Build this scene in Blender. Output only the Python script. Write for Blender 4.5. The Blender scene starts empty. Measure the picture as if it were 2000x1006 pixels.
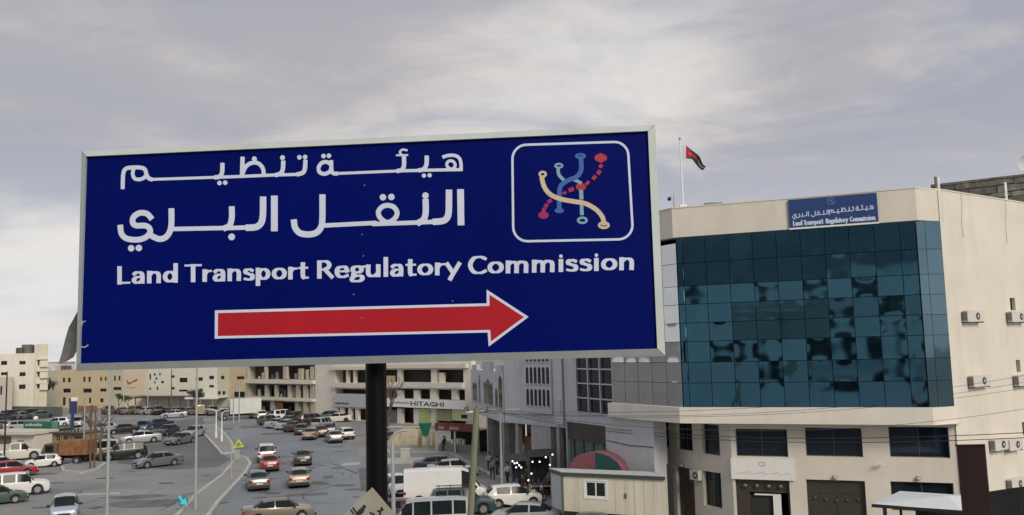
import bpy, bmesh, math, random
import numpy as np
from mathutils import Vector, Matrix
random.seed(7)
R = math.radians
SC = bpy.context.scene
COL = SC.collection

# ------------------------------------------------------------------ camera, sky, sun, exposure
CAM = Vector((0.0, 0.0, 11.0))
PITCH, ROLL, FPX = R(5.94), R(1.5), 1700.0
cF = Vector((0, math.cos(PITCH), math.sin(PITCH)))
cR0 = Vector((1, 0, 0)); cU0 = Vector((0, -math.sin(PITCH), math.cos(PITCH)))
cR = cR0*math.cos(ROLL) - cU0*math.sin(ROLL)
cU = cR0*math.sin(ROLL) + cU0*math.cos(ROLL)
cam_d = bpy.data.cameras.new('camera'); cam = bpy.data.objects.new('camera', cam_d); COL.objects.link(cam)
cam_d.sensor_width = 36.0; cam_d.lens = 36.0*FPX/2000.0
cam_d.clip_start = 0.1; cam_d.clip_end = 6000
cam.matrix_world = Matrix(((cR.x, cU.x, -cF.x, CAM.x), (cR.y, cU.y, -cF.y, CAM.y), (cR.z, cU.z, -cF.z, CAM.z), (0, 0, 0, 1)))
SC.camera = cam

SUN_EL, SUN_AZ = 32.0, 152.0           # azimuth clockwise from +Y: behind the viewer, to the right
sun_dir = Vector((math.sin(R(SUN_AZ))*math.cos(R(SUN_EL)), math.cos(R(SUN_AZ))*math.cos(R(SUN_EL)), math.sin(R(SUN_EL))))
sl = bpy.data.lights.new('sun', 'SUN'); sl.energy = 1.9; sl.angle = R(22); sl.color = (1.0, 0.90, 0.74)
so = bpy.data.objects.new('sun', sl); COL.objects.link(so)
so.rotation_euler = (-sun_dir).to_track_quat('-Z', 'Y').to_euler(); so.location = (20, -30, 60)

W = bpy.data.worlds.new('World'); SC.world = W; W.use_nodes = True
wn, wl = W.node_tree.nodes, W.node_tree.links
wn.clear()
def N(t, **k):
    n = wn.new(t)
    for a, b in k.items(): setattr(n, a, b)
    return n
def wmath(op, a, b=None, c=None):
    n = N('ShaderNodeMath', operation=op)
    for i, v in enumerate((a, b, c)):
        if v is None: continue
        if isinstance(v, (int, float)): n.inputs[i].default_value = v
        else: wl.new(v, n.inputs[i])
    return n.outputs[0]
def wmix(f, a, b):
    n = N('ShaderNodeMix', data_type='RGBA')
    if isinstance(f, (int, float)): n.inputs[0].default_value = f
    else: wl.new(f, n.inputs[0])
    for i, v in ((6, a), (7, b)):
        if isinstance(v, tuple): n.inputs[i].default_value = (*v, 1)
        else: wl.new(v, n.inputs[i])
    return n.outputs[2]
def wramp(f, lo, hi):
    n = N('ShaderNodeMapRange', interpolation_type='SMOOTHSTEP')
    wl.new(f, n.inputs[0]); n.inputs[1].default_value = lo; n.inputs[2].default_value = hi
    return n.outputs[0]
tc = N('ShaderNodeTexCoord'); sep = N('ShaderNodeSeparateXYZ'); wl.new(tc.outputs['Generated'], sep.inputs[0])
zc = wmath('MAXIMUM', sep.outputs[2], 0.0)
den = wmath('ADD', zc, 0.22)
cx = wmath('DIVIDE', sep.outputs[0], den); cy = wmath('DIVIDE', sep.outputs[1], den)
comb = N('ShaderNodeCombineXYZ'); wl.new(cx, comb.inputs[0]); wl.new(cy, comb.inputs[1])
def cloud(scale, off, sx, sy, rot, det, rough=0.5, dist=0.4):
    mp = N('ShaderNodeMapping'); wl.new(comb.outputs[0], mp.inputs[0])
    mp.inputs['Location'].default_value = off; mp.inputs['Rotation'].default_value = (0, 0, R(rot)); mp.inputs['Scale'].default_value = (sx, sy, 1)
    nz = N('ShaderNodeTexNoise'); wl.new(mp.outputs[0], nz.inputs['Vector'])
    nz.inputs['Scale'].default_value = scale; nz.inputs['Detail'].default_value = det
    nz.inputs['Roughness'].default_value = rough; nz.inputs['Distortion'].default_value = dist
    return nz.outputs[0]
big = cloud(0.75, (3.1, 1.7, 0), 0.7, 1.05, 14, 4.5, 0.50, 0.3)
mid = cloud(1.9, (8.3, 4.9, 0), 0.75, 1.1, 10, 6, 0.55, 0.7)
fine = cloud(5.5, (1.3, 9.4, 0), 0.85, 1.1, 8, 7, 0.6, 0.9)
def lobe(px, py, power):          # soft brighter region of the cloud deck, in a fixed direction of the sky
    d = (cF*FPX + cR*(px-1000) - cU*(py-503)).normalized()
    v = N('ShaderNodeVectorMath', operation='DOT_PRODUCT'); wl.new(tc.outputs['Generated'], v.inputs[0]); v.inputs[1].default_value = d
    return wmath('POWER', wmath('MAXIMUM', v.outputs['Value'], 0.0), power)
low = wmath('SUBTRACT', 1.0, wramp(sep.outputs[2], 0.0, 0.24))
cov = wmath('ADD', wmath('MULTIPLY', big, 0.9), wmath('MULTIPLY', mid, 0.55))
cov = wmath('ADD', cov, wmath('MULTIPLY', fine, 0.22))
cov = wmath('ADD', cov, wmath('MULTIPLY', lobe(1250, 10, 60), 0.20))
cov = wmath('ADD', cov, wmath('MULTIPLY', lobe(1850, 20, 140), 0.10))
cov = wmath('SUBTRACT', cov, wmath('MULTIPLY', lobe(60, 230, 260), 0.14))
cov = wmath('SUBTRACT', cov, wmath('MULTIPLY', lobe(300, -60, 30), 0.10))
cov = wmath('SUBTRACT', cov, wmath('MULTIPLY', lobe(1500, 215, 200), 0.10))
cov = wmath('ADD', cov, wmath('MULTIPLY', low, 0.16))
cov = wmath('ADD', cov, wmath('MULTIPLY', lobe(0, 560, 60), 0.10))
m1 = wramp(cov, 0.77, 1.13)
sky = N('ShaderNodeTexSky', sky_type='NISHITA'); sky.sun_disc = False
sky.sun_elevation = R(SUN_EL); sky.sun_rotation = R(SUN_AZ); sky.dust_density = 2.0
cbase = wmix(m1, (0.335, 0.345, 0.395), (0.68, 0.65, 0.625))
warm = wramp(mid, 0.38, 0.62)
cbase = wmix(wmath('MULTIPLY', warm, 0.75), cbase, wmix(m1, (0.415, 0.38, 0.385), (0.70, 0.645, 0.59)))
cbase = wmix(wmath('MULTIPLY', low, 0.60), cbase, (0.70, 0.70, 0.715))
bgc = N('ShaderNodeBackground'); wl.new(cbase, bgc.inputs[0]); bgc.inputs[1].default_value = 1.0
bgs = N('ShaderNodeBackground'); wl.new(sky.outputs[0], bgs.inputs[0]); bgs.inputs[1].default_value = 0.08
msh = N('ShaderNodeMixShader'); msh.inputs[0].default_value = 0.90
wl.new(bgs.outputs[0], msh.inputs[1]); wl.new(bgc.outputs[0], msh.inputs[2])
wo = N('ShaderNodeOutputWorld'); wl.new(msh.outputs[0], wo.inputs[0])
SC.view_settings.view_transform = 'Standard'; SC.view_settings.look = 'None'
SC.view_settings.exposure = 0.28; SC.view_settings.gamma = 1.0; SC.view_settings.use_curve_mapping = False
SC.cycles.max_bounces = 6; SC.cycles.use_denoising = True

# ------------------------------------------------------------------ measuring in the photograph
def ray(px, py): return (cF*FPX + cR*(px-1000) - cU*(py-503)).normalized()
def G(px, py, z=0.0):
    d = ray(px, py); return CAM + d*((z-CAM.z)/d.z)
def P(px, py, D):
    d = ray(px, py); return CAM + d*(D/d.y)
def proj(p):
    v = Vector(p)-CAM; return (1000+FPX*v.dot(cR)/v.dot(cF), 503-FPX*v.dot(cU)/v.dot(cF))
class Facade:
    """vertical plane through ground points A (left) and B (right); u along, d into the building, z up"""
    def __init__(s, A, B):
        s.A = Vector((A[0], A[1], 0)); s.B = Vector((B[0], B[1], 0)); s.L = (s.B-s.A).length
        s.ux = (s.B-s.A).normalized(); s.ni = Vector((-s.ux.y, s.ux.x, 0)); s.rot = math.atan2(s.ux.y, s.ux.x)
    def uz(s, px, py, d=0.0):
        r = ray(px, py); o = s.A + s.ni*d
        t = (o-CAM).dot(s.ni)/r.dot(s.ni); p = CAM+r*t
        return (p-s.A).dot(s.ux), p.z
    def pt(s, u, d, z): return s.A + s.ux*u + s.ni*d + Vector((0, 0, z))
    def rect(s, x0, y0, x1, y1, d=0.0):
        a = s.uz(x0, (y0+y1)/2, d); b = s.uz(x1, (y0+y1)/2, d); c = s.uz((x0+x1)/2, y0, d); e = s.uz((x0+x1)/2, y1, d)
        return a[0], b[0], e[1], c[1]

# ------------------------------------------------------------------ materials
MATS = {}
def mat(name, col, rough=0.6, metal=0.0, var=0.12, vscale=3.0, bump=0.0, bscale=20.0, spec=0.5, coat=0.0, emis=None, stretch=None, dirt=0.0):
    if name in MATS: return MATS[name]
    m = bpy.data.materials.new(name); m.use_nodes = True; nt = m.node_tree; b = nt.nodes['Principled BSDF']
    b.inputs['Roughness'].default_value = rough; b.inputs['Metallic'].default_value = metal
    b.inputs['Specular IOR Level'].default_value = spec; b.inputs['Coat Weight'].default_value = coat
    t = nt.nodes.new('ShaderNodeTexCoord'); vec = t.outputs['Object']
    if stretch:
        mp = nt.nodes.new('ShaderNodeMapping'); nt.links.new(vec, mp.inputs[0]); mp.inputs['Scale'].default_value = stretch; vec = mp.outputs[0]
    n = nt.nodes.new('ShaderNodeTexNoise'); nt.links.new(vec, n.inputs['Vector'])
    n.inputs['Scale'].default_value = vscale; n.inputs['Detail'].default_value = 6; n.inputs['Roughness'].default_value = 0.6
    mx = nt.nodes.new('ShaderNodeMix'); mx.data_type = 'RGBA'
    mr = nt.nodes.new('ShaderNodeMapRange'); nt.links.new(n.outputs[0], mr.inputs[0]); mr.inputs[1].default_value = 0.3; mr.inputs[2].default_value = 0.7
    nt.links.new(mr.outputs[0], mx.inputs[0])
    mx.inputs[6].default_value = (*[c*(1-var) for c in col], 1); mx.inputs[7].default_value = (*[min(1, c*(1+var)) for c in col], 1)
    out = mx.outputs[2]
    if dirt:
        n2 = nt.nodes.new('ShaderNodeTexNoise'); mp2 = nt.nodes.new('ShaderNodeMapping'); nt.links.new(t.outputs['Object'], mp2.inputs[0])
        mp2.inputs['Scale'].default_value = (1.6, 1.6, 0.12); nt.links.new(mp2.outputs[0], n2.inputs['Vector']); n2.inputs['Scale'].default_value = 1.3; n2.inputs['Detail'].default_value = 5
        r2 = nt.nodes.new('ShaderNodeMapRange'); nt.links.new(n2.outputs[0], r2.inputs[0]); r2.inputs[1].default_value = 0.5; r2.inputs[2].default_value = 0.75; r2.inputs[4].default_value = dirt
        m2 = nt.nodes.new('ShaderNodeMix'); m2.data_type = 'RGBA'; nt.links.new(r2.outputs[0], m2.inputs[0]); nt.links.new(out, m2.inputs[6])
        m2.inputs[7].default_value = (*[c*0.45 for c in col], 1); out = m2.outputs[2]
    nt.links.new(out, b.inputs['Base Color'])
    if bump:
        nb = nt.nodes.new('ShaderNodeTexNoise'); nt.links.new(vec, nb.inputs['Vector']); nb.inputs['Scale'].default_value = bscale; nb.inputs['Detail'].default_value = 5
        bp = nt.nodes.new('ShaderNodeBump'); nt.links.new(nb.outputs[0], bp.inputs['Height']); bp.inputs['Strength'].default_value = bump; bp.inputs['Distance'].default_value = 0.03
        nt.links.new(bp.outputs[0], b.inputs['Normal'])
    if emis:
        b.inputs['Emission Color'].default_value = (*emis[:3], 1); b.inputs['Emission Strength'].default_value = emis[3]
    MATS[name] = m; return m

# ------------------------------------------------------------------ mesh builder
class MB:
    def __init__(s): s.v = []; s.f = []; s.m = []
    def quad(s, *pts, m=0):
        i = len(s.v); s.v += [tuple(p) for p in pts]; s.f.append(tuple(range(i, i+len(pts)))); s.m.append(m); return s
    def box(s, x0, x1, y0, y1, z0, z1, m=0, T=None):
        c = [(x0,y0,z0),(x1,y0,z0),(x1,y1,z0),(x0,y1,z0),(x0,y0,z1),(x1,y0,z1),(x1,y1,z1),(x0,y1,z1)]
        if T: c = [tuple(T(*p)) for p in c]
        i = len(s.v); s.v += c
        for f in ((0,3,2,1),(4,5,6,7),(0,1,5,4),(1,2,6,5),(2,3,7,6),(3,0,4,7)):
            s.f.append(tuple(i+k for k in f)); s.m.append(m)
        return s
    def tube(s, p0, p1, r0, r1=None, n=10, m=0, cap=True):
        r1 = r0 if r1 is None else r1
        p0, p1 = Vector(p0), Vector(p1); a = (p1-p0).normalized()
        t = Vector((0, 0, 1)) if abs(a.z) < .9 else Vector((1, 0, 0))
        e1 = a.cross(t).normalized(); e2 = a.cross(e1); i = len(s.v)
        for p, r in ((p0, r0), (p1, r1)):
            for k in range(n):
                w = 2*math.pi*k/n; s.v.append(tuple(p+e1*(r*math.cos(w))+e2*(r*math.sin(w))))
        for k in range(n):
            j = (k+1) % n; s.f.append((i+k, i+n+k, i+n+j, i+j)); s.m.append(m)
        if cap:
            s.f.append(tuple(i+k for k in range(n))); s.m.append(m)
            s.f.append(tuple(i+n+k for k in reversed(range(n)))); s.m.append(m)
        return s
    def path(s, pts, r, n=8, m=0):
        for a, b in zip(pts[:-1], pts[1:]): s.tube(a, b, r, r, n, m)
        return s
    def prism(s, poly, z0, z1, m=0, T=None, caps=(1, 1)):
        """poly: ccw list of (x,y)"""
        i = len(s.v); n = len(poly)
        for z in (z0, z1):
            for x, y in poly: s.v.append(tuple(T(x, y, z)) if T else (x, y, z))
        for k in range(n):
            j = (k+1) % n; s.f.append((i+k, i+j, i+n+j, i+n+k)); s.m.append(m)
        if caps[0]: s.f.append(tuple(i+k for k in reversed(range(n)))); s.m.append(m)
        if caps[1]: s.f.append(tuple(i+n+k for k in range(n))); s.m.append(m)
        return s
    def sphere(s, c, r, n=8, m=0, sz=1.0):
        i = len(s.v); rings = max(4, n//2+1)
        for a in range(rings+1):
            th = math.pi*a/rings
            for b in range(n):
                ph = 2*math.pi*b/n; s.v.append((c[0]+r*math.sin(th)*math.cos(ph), c[1]+r*math.sin(th)*math.sin(ph), c[2]+r*sz*math.cos(th)))
        for a in range(rings):
            for b in range(n):
                j = (b+1) % n; s.f.append((i+a*n+b, i+(a+1)*n+b, i+(a+1)*n+j, i+a*n+j)); s.m.append(m)
        return s
    def mesh(s, name, mats, M=None, smooth=None):
        me = bpy.data.meshes.new(name)
        v = s.v if M is None else [tuple(M @ Vector(p)) for p in s.v]
        me.from_pydata(v, [], s.f)
        for m in mats: me.materials.append(m)
        if len(mats) > 1: me.polygons.foreach_set('material_index', s.m)
        if smooth:
            me.polygons.foreach_set('use_smooth', [True]*len(s.f)); me.set_sharp_from_angle(angle=R(smooth))
        me.update(); return me
MW = {}
def thing(name, label, cat, loc=(0, 0, 0), rot=0.0, group=None):
    o = bpy.data.objects.new(name, None); COL.objects.link(o); o.empty_display_size = 0.3
    o.location = loc; o.rotation_euler = (0, 0, rot); o['label'] = label; o['category'] = cat
    if group: o['group'] = group
    MW[o.name] = Matrix.Translation(Vector(loc)) @ Matrix.Rotation(rot, 4, 'Z'); return o
def part(name, mb, parent, mats, world=True, smooth=None, label=None, loc=None):
    """mb in world coordinates (world=True) or in the parent's own"""
    if not isinstance(mats, (list, tuple)): mats = [mats]
    Mi = MW[parent.name].inverted() if world else None
    me = mb if isinstance(mb, bpy.types.Mesh) else mb.mesh(name, mats, Mi, smooth)
    o = bpy.data.objects.new(name, me); COL.objects.link(o); o.parent = parent
    if loc: o.location = loc
    MW[o.name] = MW[parent.name] @ (Matrix.Translation(Vector(loc)) if loc else Matrix.Identity(4))
    if label: o['label'] = label
    return o
def single(name, mb, mats, label, cat, loc=(0, 0, 0), group=None, smooth=None, kind=None):
    """one-mesh thing; mb in world coordinates, origin put at loc"""
    if not isinstance(mats, (list, tuple)): mats = [mats]
    o = bpy.data.objects.new(name, mb.mesh(name, mats, Matrix.Translation(-Vector(loc)), smooth)); COL.objects.link(o); o.location = loc
    if kind: o['kind'] = kind
    if kind != 'structure':
        o['label'] = label; o['category'] = cat
    if group: o['group'] = group
    MW[o.name] = Matrix.Translation(Vector(loc)); return o

# shared materials
M_stone = mat('cream_stone', (0.65, 0.61, 0.535), .85, var=.08, vscale=.45, bump=.15, bscale=9, dirt=.13)
M_stone2 = mat('cream_stone_pale', (0.68, 0.645, 0.575), .85, var=.08, vscale=.35, bump=.12, bscale=7, dirt=.12)
M_grey = mat('grey_render', (0.54, 0.56, 0.59), .85, var=.08, vscale=.8, bump=.15, bscale=8, dirt=.35)
M_tan = mat('tan_render', (0.50, 0.40, 0.26), .9, var=.1, vscale=.7, dirt=.4)
M_conc = mat('raw_concrete', (0.36, 0.34, 0.30), .9, var=.15, vscale=1.2, bump=.2, bscale=6, dirt=.4)
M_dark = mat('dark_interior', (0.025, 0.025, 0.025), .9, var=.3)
M_frame = mat('aluminium_frame', (0.50, 0.51, 0.52), .45, .5, var=.05)
M_dframe = mat('bronze_frame', (0.10, 0.095, 0.085), .5, .4, var=.08)
M_glass = mat('window_glass_dark', (0.012, 0.018, 0.022), .08, var=.2, spec=.45)
M_blueglass = mat('window_glass_navy', (0.008, 0.018, 0.034), .05, var=.25, spec=.5)
M_metal = mat('galvanised_steel', (0.45, 0.47, 0.48), .45, .6, var=.12, vscale=5)
M_white = mat('white_paint', (0.74, 0.74, 0.72), .5, var=.04)
M_black = mat('black_rubber', (0.02, 0.02, 0.02), .8, var=.2)
M_roof = mat('grey_roof', (0.35, 0.34, 0.32), .9, var=.1, vscale=.7)

# ------------------------------------------------------------------ strokes -> flat print (lettering)
def smooth_pts(pts, k=5):
    if len(pts) < 3: return pts
    out = []
    P_ = [pts[0]] + list(pts) + [pts[-1]]
    for i in range(1, len(P_)-2):
        p0, p1, p2, p3 = [np.array(q, float) for q in P_[i-1:i+3]]
        for t in np.linspace(0, 1, k, endpoint=False):
            out.append(tuple(0.5*((2*p1)+(-p0+p2)*t+(2*p0-5*p1+4*p2-p3)*t*t+(-p0+3*p1-3*p2+p3)*t**3)))
    out.append(tuple(pts[-1])); return out
class Print2D:
    def __init__(s, x0, y0, x1, y1, step):
        s.x0, s.y0, s.step = x0, y0, step
        s.nx = int((x1-x0)/step)+2; s.ny = int((y1-y0)/step)+2
        s.X = x0+np.arange(s.nx)*step; s.Y = y0+np.arange(s.ny)*step
        s.F = np.full((s.ny, s.nx), 1e3)
    def seg(s, a, b, wa, wb=None, sq0=False, sq1=False):
        wb = wa if wb is None else wb
        L0 = math.hypot(b[0]-a[0], b[1]-a[1])
        if (sq0 or sq1) and L0 > 1e-6:
            tx, ty = (b[0]-a[0])/L0, (b[1]-a[1])/L0; e = .40*wa
            if sq0: a = (a[0]-tx*e, a[1]-ty*e)
            if sq1: b = (b[0]+tx*e, b[1]+ty*e)
        r = max(wa, wb)/2+2*s.step
        i0 = max(0, int((min(a[0], b[0])-r-s.x0)/s.step)); i1 = min(s.nx, int((max(a[0], b[0])+r-s.x0)/s.step)+2)
        j0 = max(0, int((min(a[1], b[1])-r-s.y0)/s.step)); j1 = min(s.ny, int((max(a[1], b[1])+r-s.y0)/s.step)+2)
        if i0 >= i1 or j0 >= j1: return
        gx, gy = np.meshgrid(s.X[i0:i1], s.Y[j0:j1])
        dx, dy = b[0]-a[0], b[1]-a[1]; L2 = dx*dx+dy*dy+1e-9
        t = np.clip(((gx-a[0])*dx+(gy-a[1])*dy)/L2, 0, 1)
        d = np.hypot(gx-a[0]-t*dx, gy-a[1]-t*dy)-(wa+(wb-wa)*t)/2
        if sq0 or sq1:
            L = math.sqrt(L2); al = ((gx-a[0])*dx+(gy-a[1])*dy)/L
            if sq0: d = np.maximum(d, -al)
            if sq1: d = np.maximum(d, al-L)
        s.F[j0:j1, i0:i1] = np.minimum(s.F[j0:j1, i0:i1], d)
    def stroke(s, pts, w, tr=lambda x, y: (x, y), sm=True, nib=None, k=1.0, cap=True):
        q = smooth_pts(pts) if sm else list(pts)
        closed = math.hypot(q[0][0]-q[-1][0], q[0][1]-q[-1][1]) < 1e-6
        nq = len(q)-1
        for qi, (a, b) in enumerate(zip(q[:-1], q[1:])):
            ww = w
            if nib:
                L = math.hypot(b[0]-a[0], b[1]-a[1])+1e-9; ux, uy = (b[0]-a[0])/L, (b[1]-a[1])/L
                ww = math.hypot(nib[0]*uy, nib[1]*ux)
            s.seg(tr(*a), tr(*b), ww*k, None, (cap and not closed and qi == 0), (cap and not closed and qi == nq-1))
    def dot(s, c, r, tr=lambda x, y: (x, y), k=1.0): s.seg(tr(*c), tr(c[0]+1e-4, c[1]), 2*r*k)
    def polys(s):
        F = s.F; ins = F < 0; out = []
        cell = ins[:-1, :-1] | ins[1:, :-1] | ins[:-1, 1:] | ins[1:, 1:]
        full = ins[:-1, :-1] & ins[1:, :-1] & ins[:-1, 1:] & ins[1:, 1:]
        for j in range(s.ny-1):
            i = 0; row = cell[j]
            if not row.any(): continue
            idx = np.nonzero(row)[0]; run = None
            for i in idx:
                if full[j, i]:
                    if run and run[1] == i: run[1] = i+1
                    else:
                        if run: out.append([(s.X[run[0]], s.Y[j]), (s.X[run[1]], s.Y[j]), (s.X[run[1]], s.Y[j+1]), (s.X[run[0]], s.Y[j+1])])
                        run = [i, i+1]
                    continue
                c = [(s.X[i], s.Y[j], F[j, i]), (s.X[i+1], s.Y[j], F[j, i+1]), (s.X[i+1], s.Y[j+1], F[j+1, i+1]), (s.X[i], s.Y[j+1], F[j+1, i])]
                pg = []
                for k in range(4):
                    a, b = c[k], c[(k+1) % 4]
                    if a[2] < 0: pg.append((a[0], a[1]))
                    if (a[2] < 0) != (b[2] < 0):
                        t = a[2]/(a[2]-b[2]); pg.append((a[0]+(b[0]-a[0])*t, a[1]+(b[1]-a[1])*t))
                if len(pg) >= 3: out.append(pg)
            if run: out.append([(s.X[run[0]], s.Y[j]), (s.X[run[1]], s.Y[j]), (s.X[run[1]], s.Y[j+1]), (s.X[run[0]], s.Y[j+1])])
        return out
    def to_mb(s, f):
        mb = MB()
        for pg in s.polys(): mb.quad(*[f(x, y) for x, y in reversed(pg)])
        return mb
# the two Arabic lines, traced; units: crop1 frame (x right, y down); c2 adds the offset of the right-hand crop
def c2(pts): return [(x+1866.7, y) for x, y in pts]
AR1 = [  # (points, width, smooth)
 ([(333,455),(336,370),(350,335),(385,325),(450,325),(478,338),(488,368),(500,392),(520,401)], 26, 1),
 ([(405,328),(398,365),(410,395),(440,402),(470,392),(487,372)], 24, 1),
 ([(510,402),(940,388)], 18, 0), ([(982,305),(980,355),(965,382),(940,388)], 28, 1), ([(940,388),(1090,383),(1340,372)], 20, 0),
 ([(1113,265),(1110,378)], 28, 0), ([(1110,375),(1130,325),(1165,297),(1210,295),(1243,325),(1252,370)], 26, 1),
 ([(1378,290),(1375,335),(1362,362),(1335,372)], 28, 1), ([(1340,373),(1475,369)], 20, 0),
 ([(1522,285),(1518,335),(1505,358),(1475,368)], 28, 1),
 ([(1690,287),(1692,345),(1705,362),(1725,364)], 26, 1), ([(1690,305),(1660,288),(1628,295),(1608,325),(1615,355),(1645,366),(1675,355),(1690,335)], 25, 1),
 ([(1710,364),(2147,346)], 18, 0),
 (c2([(297,262),(297,310),(285,338),(260,346)]), 28, 1), (c2([(320,243),(250,245)]), 12, 0), (c2([(285,243),(270,225),(287,208),(315,212)]), 14, 1),
 (c2([(255,347),(430,342),(672,338)]), 20, 0), (c2([(445,258),(443,305),(425,335),(400,342)]), 28, 1),
 (c2([(555,255),(585,246),(630,247),(658,265),(668,300),(668,338)]), 22, 1), (c2([(600,335),(577,315),(580,290),(600,280),(623,290),(630,315),(610,335)]), 19, 1)]
AD1 = [(963,425,15),(1000,423,15),(1190,268,16),(1373,260,16),(1483,258,15),(1520,256,15),(1640,250,15),(1675,248,15),(427+1866.7,377,14),(464+1866.7,375,14)]
AR2 = [
 ([(515,650),(490,625),(445,620),(405,645),(398,682),(420,702),(480,703),(508,722),(508,755),(470,785),(415,795),(355,785),(325,755),(318,712)], 37, 1),
 ([(650,605),(650,690),(638,745),(610,780),(570,790),(532,775)], 38, 1), ([(645,725),(1000,718)], 28, 0),
 ([(1043,592),(1043,650),(1030,700),(1000,718)], 38, 1), ([(1000,719),(1200,713)], 28, 0),
 ([(1247,530),(1245,640),(1232,688),(1200,712),(1150,716)], 42, 1), ([(1320,525),(1320,722)], 44, 0),
 ([(1633,515),(1632,670),(1620,720),(1590,750),(1540,760),(1485,750),(1455,715),(1448,678)], 40, 1), ([(1640,702),(1976,685)], 28, 0),
 (c2([(190,570),(155,580),(130,615),(145,655),(190,682),(238,655),(252,615),(228,580),(190,570)]), 32, 1), (c2([(100,692),(400,682)]), 28, 0),
 (c2([(438,545),(438,620),(425,662),(395,682)]), 40, 1), (c2([(400,682),(545,675)]), 28, 0),
 (c2([(590,485),(588,610),(575,655),(545,673),(500,677)]), 42, 1), (c2([(665,483),(668,683)]), 44, 0)]
AD2 = [(388,850,21),(438,848,21),(1042,776,22),(160+1866.7,518,21),(215+1866.7,516,21),(437+1866.7,507,21)]
def ell(cx, cy, rx, ry, n=14): return [(cx+rx*math.cos(2*math.pi*i/n), cy+ry*math.sin(2*math.pi*i/n)) for i in range(n+1)]
GL = {  # flared roman letters, y up, cap height 1: (advance, strokes[(pts, smooth)], dots)
 'L': (.62, [([(.12,.92),(.12,.06)],0),([(.12,.05),(.54,.05)],0)], []),
 'a': (.62, [([(.10,.54),(.22,.63),(.38,.60),(.45,.46),(.45,.08)],1),([(.45,.37),(.22,.35),(.10,.20),(.17,.06),(.32,.05),(.45,.17)],1)], []),
 'n': (.68, [([(.12,.60),(.12,.08)],0),([(.12,.46),(.26,.60),(.42,.59),(.51,.46),(.51,.08)],1)], []),
 'd': (.70, [(ell(.30,.335,.20,.27),1),([(.54,1.0),(.54,.08)],0)], []),
 'T': (.76, [([(.04,.95),(.72,.95)],0),([(.38,.92),(.38,.08)],0)], []),
 'r': (.46, [([(.12,.60),(.12,.08)],0),([(.12,.40),(.22,.57),(.40,.60)],1)], []),
 's': (.54, [([(.42,.55),(.29,.62),(.14,.57),(.13,.46),(.27,.36),(.41,.27),(.41,.12),(.27,.04),(.08,.09)],1)], []),
 'p': (.70, [([(.12,.60),(.12,-.24)],0),(ell(.36,.335,.20,.27),1)], []),
 'o': (.70, [(ell(.34,.335,.23,.27),1)], []),
 't': (.46, [([(.20,.84),(.20,.18),(.27,.06),(.42,.06)],1),([(.04,.62),(.40,.62)],0)], []),
 'R': (.72, [([(.12,.92),(.12,.08)],0),([(.12,.95),(.40,.94),(.52,.74),(.40,.52),(.12,.50)],1),([(.34,.50),(.62,.06)],0)], []),
 'e': (.62, [([(.12,.36),(.50,.36)],0),([(.51,.38),(.46,.56),(.32,.62),(.15,.54),(.10,.32),(.18,.10),(.36,.04),(.53,.12)],1)], []),
 'g': (.62, [(ell(.29,.44,.18,.17),1),([(.20,.27),(.14,.17),(.24,.10),(.42,.07),(.51,-.04),(.44,-.18),(.28,-.23),(.10,-.17),(.10,-.03),(.22,.06)],1),([(.44,.56),(.60,.60)],0)], []),
 'u': (.68, [([(.12,.60),(.12,.20),(.22,.06),(.38,.07),(.52,.22)],1),([(.52,.60),(.52,.08)],0)], []),
 'l': (.30, [([(.14,1.0),(.14,.08)],0)], []),
 'y': (.60, [([(.06,.60),(.30,.08)],0),([(.54,.60),(.30,.06),(.18,-.24)],0)], []),
 'C': (.76, [([(.70,.84),(.50,.95),(.24,.87),(.11,.50),(.24,.13),(.50,.05),(.71,.16)],1)], []),
 'm': (1.02,[([(.12,.60),(.12,.08)],0),([(.12,.46),(.25,.60),(.38,.58),(.45,.46),(.45,.08)],1),([(.45,.46),(.60,.60),(.73,.58),(.82,.46),(.82,.08)],1)], []),
 'i': (.30, [([(.14,.60),(.14,.08)],0)], [(.14,.86,.10)]),
}
def put_word(pr, word, x0, x1, base, cap, k=1.0):
    """base: function x->baseline y ; cap: function x->cap height (photo units, y down)"""
    tot = sum(GL[c][0] for c in word)-.14
    sx = (x1-x0)/tot; u = -.04
    for c in word:
        adv, st, dots = GL[c]
        def tr(x, y, u=u): X = x0+(u+x)*sx; return (X, base(X)-y*cap(X))
        h = cap(x0)
        for pts, sm in st: pr.stroke(pts, 0, tr, bool(sm), nib=(.262*h*k, .115*h*k))
        for dx, dy, r in dots: pr.dot((dx, dy), r*h, tr)
        u += adv
# ================================================================== GROUND AND ROADS
M_ground = mat('pale_asphalt', (0.23, 0.235, 0.24), .85, var=.28, vscale=.10, bump=.3, bscale=30)
M_road = mat('road_asphalt', (0.195, 0.22, 0.25), .75, var=.28, vscale=.11, bump=.25, bscale=40, stretch=(1, .35, 1))
M_road2 = mat('dark_asphalt', (0.125, 0.135, 0.15), .8, var=.2, vscale=.1, bump=.25, bscale=40)
M_pave = mat('concrete_paving', (0.25, 0.26, 0.255), .9, var=.12, vscale=.4, bump=.2, bscale=10)
M_kerb = mat('kerb_concrete', (0.42, 0.42, 0.40), .9, var=.12, vscale=1)
M_patch = mat('asphalt_dark_tone', (0.13, 0.135, 0.145), .85, var=.25, vscale=.6)
M_line = mat('worn_road_paint', (0.42, 0.43, 0.43), .8, var=.3, vscale=2)
def sheet(name, pts, z, m, thick=None):
    mb = MB()
    if sum((pts[i-1][0]*pts[i][1]-pts[i][0]*pts[i-1][1]) for i in range(len(pts))) < 0: pts = pts[::-1]
    if thick is None: mb.quad(*[(x, y, z) for x, y in pts])
    else: mb.prism(pts, z, z+thick, caps=(0, 1))
    return single(name, mb, m, None, None, kind='structure')
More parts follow.
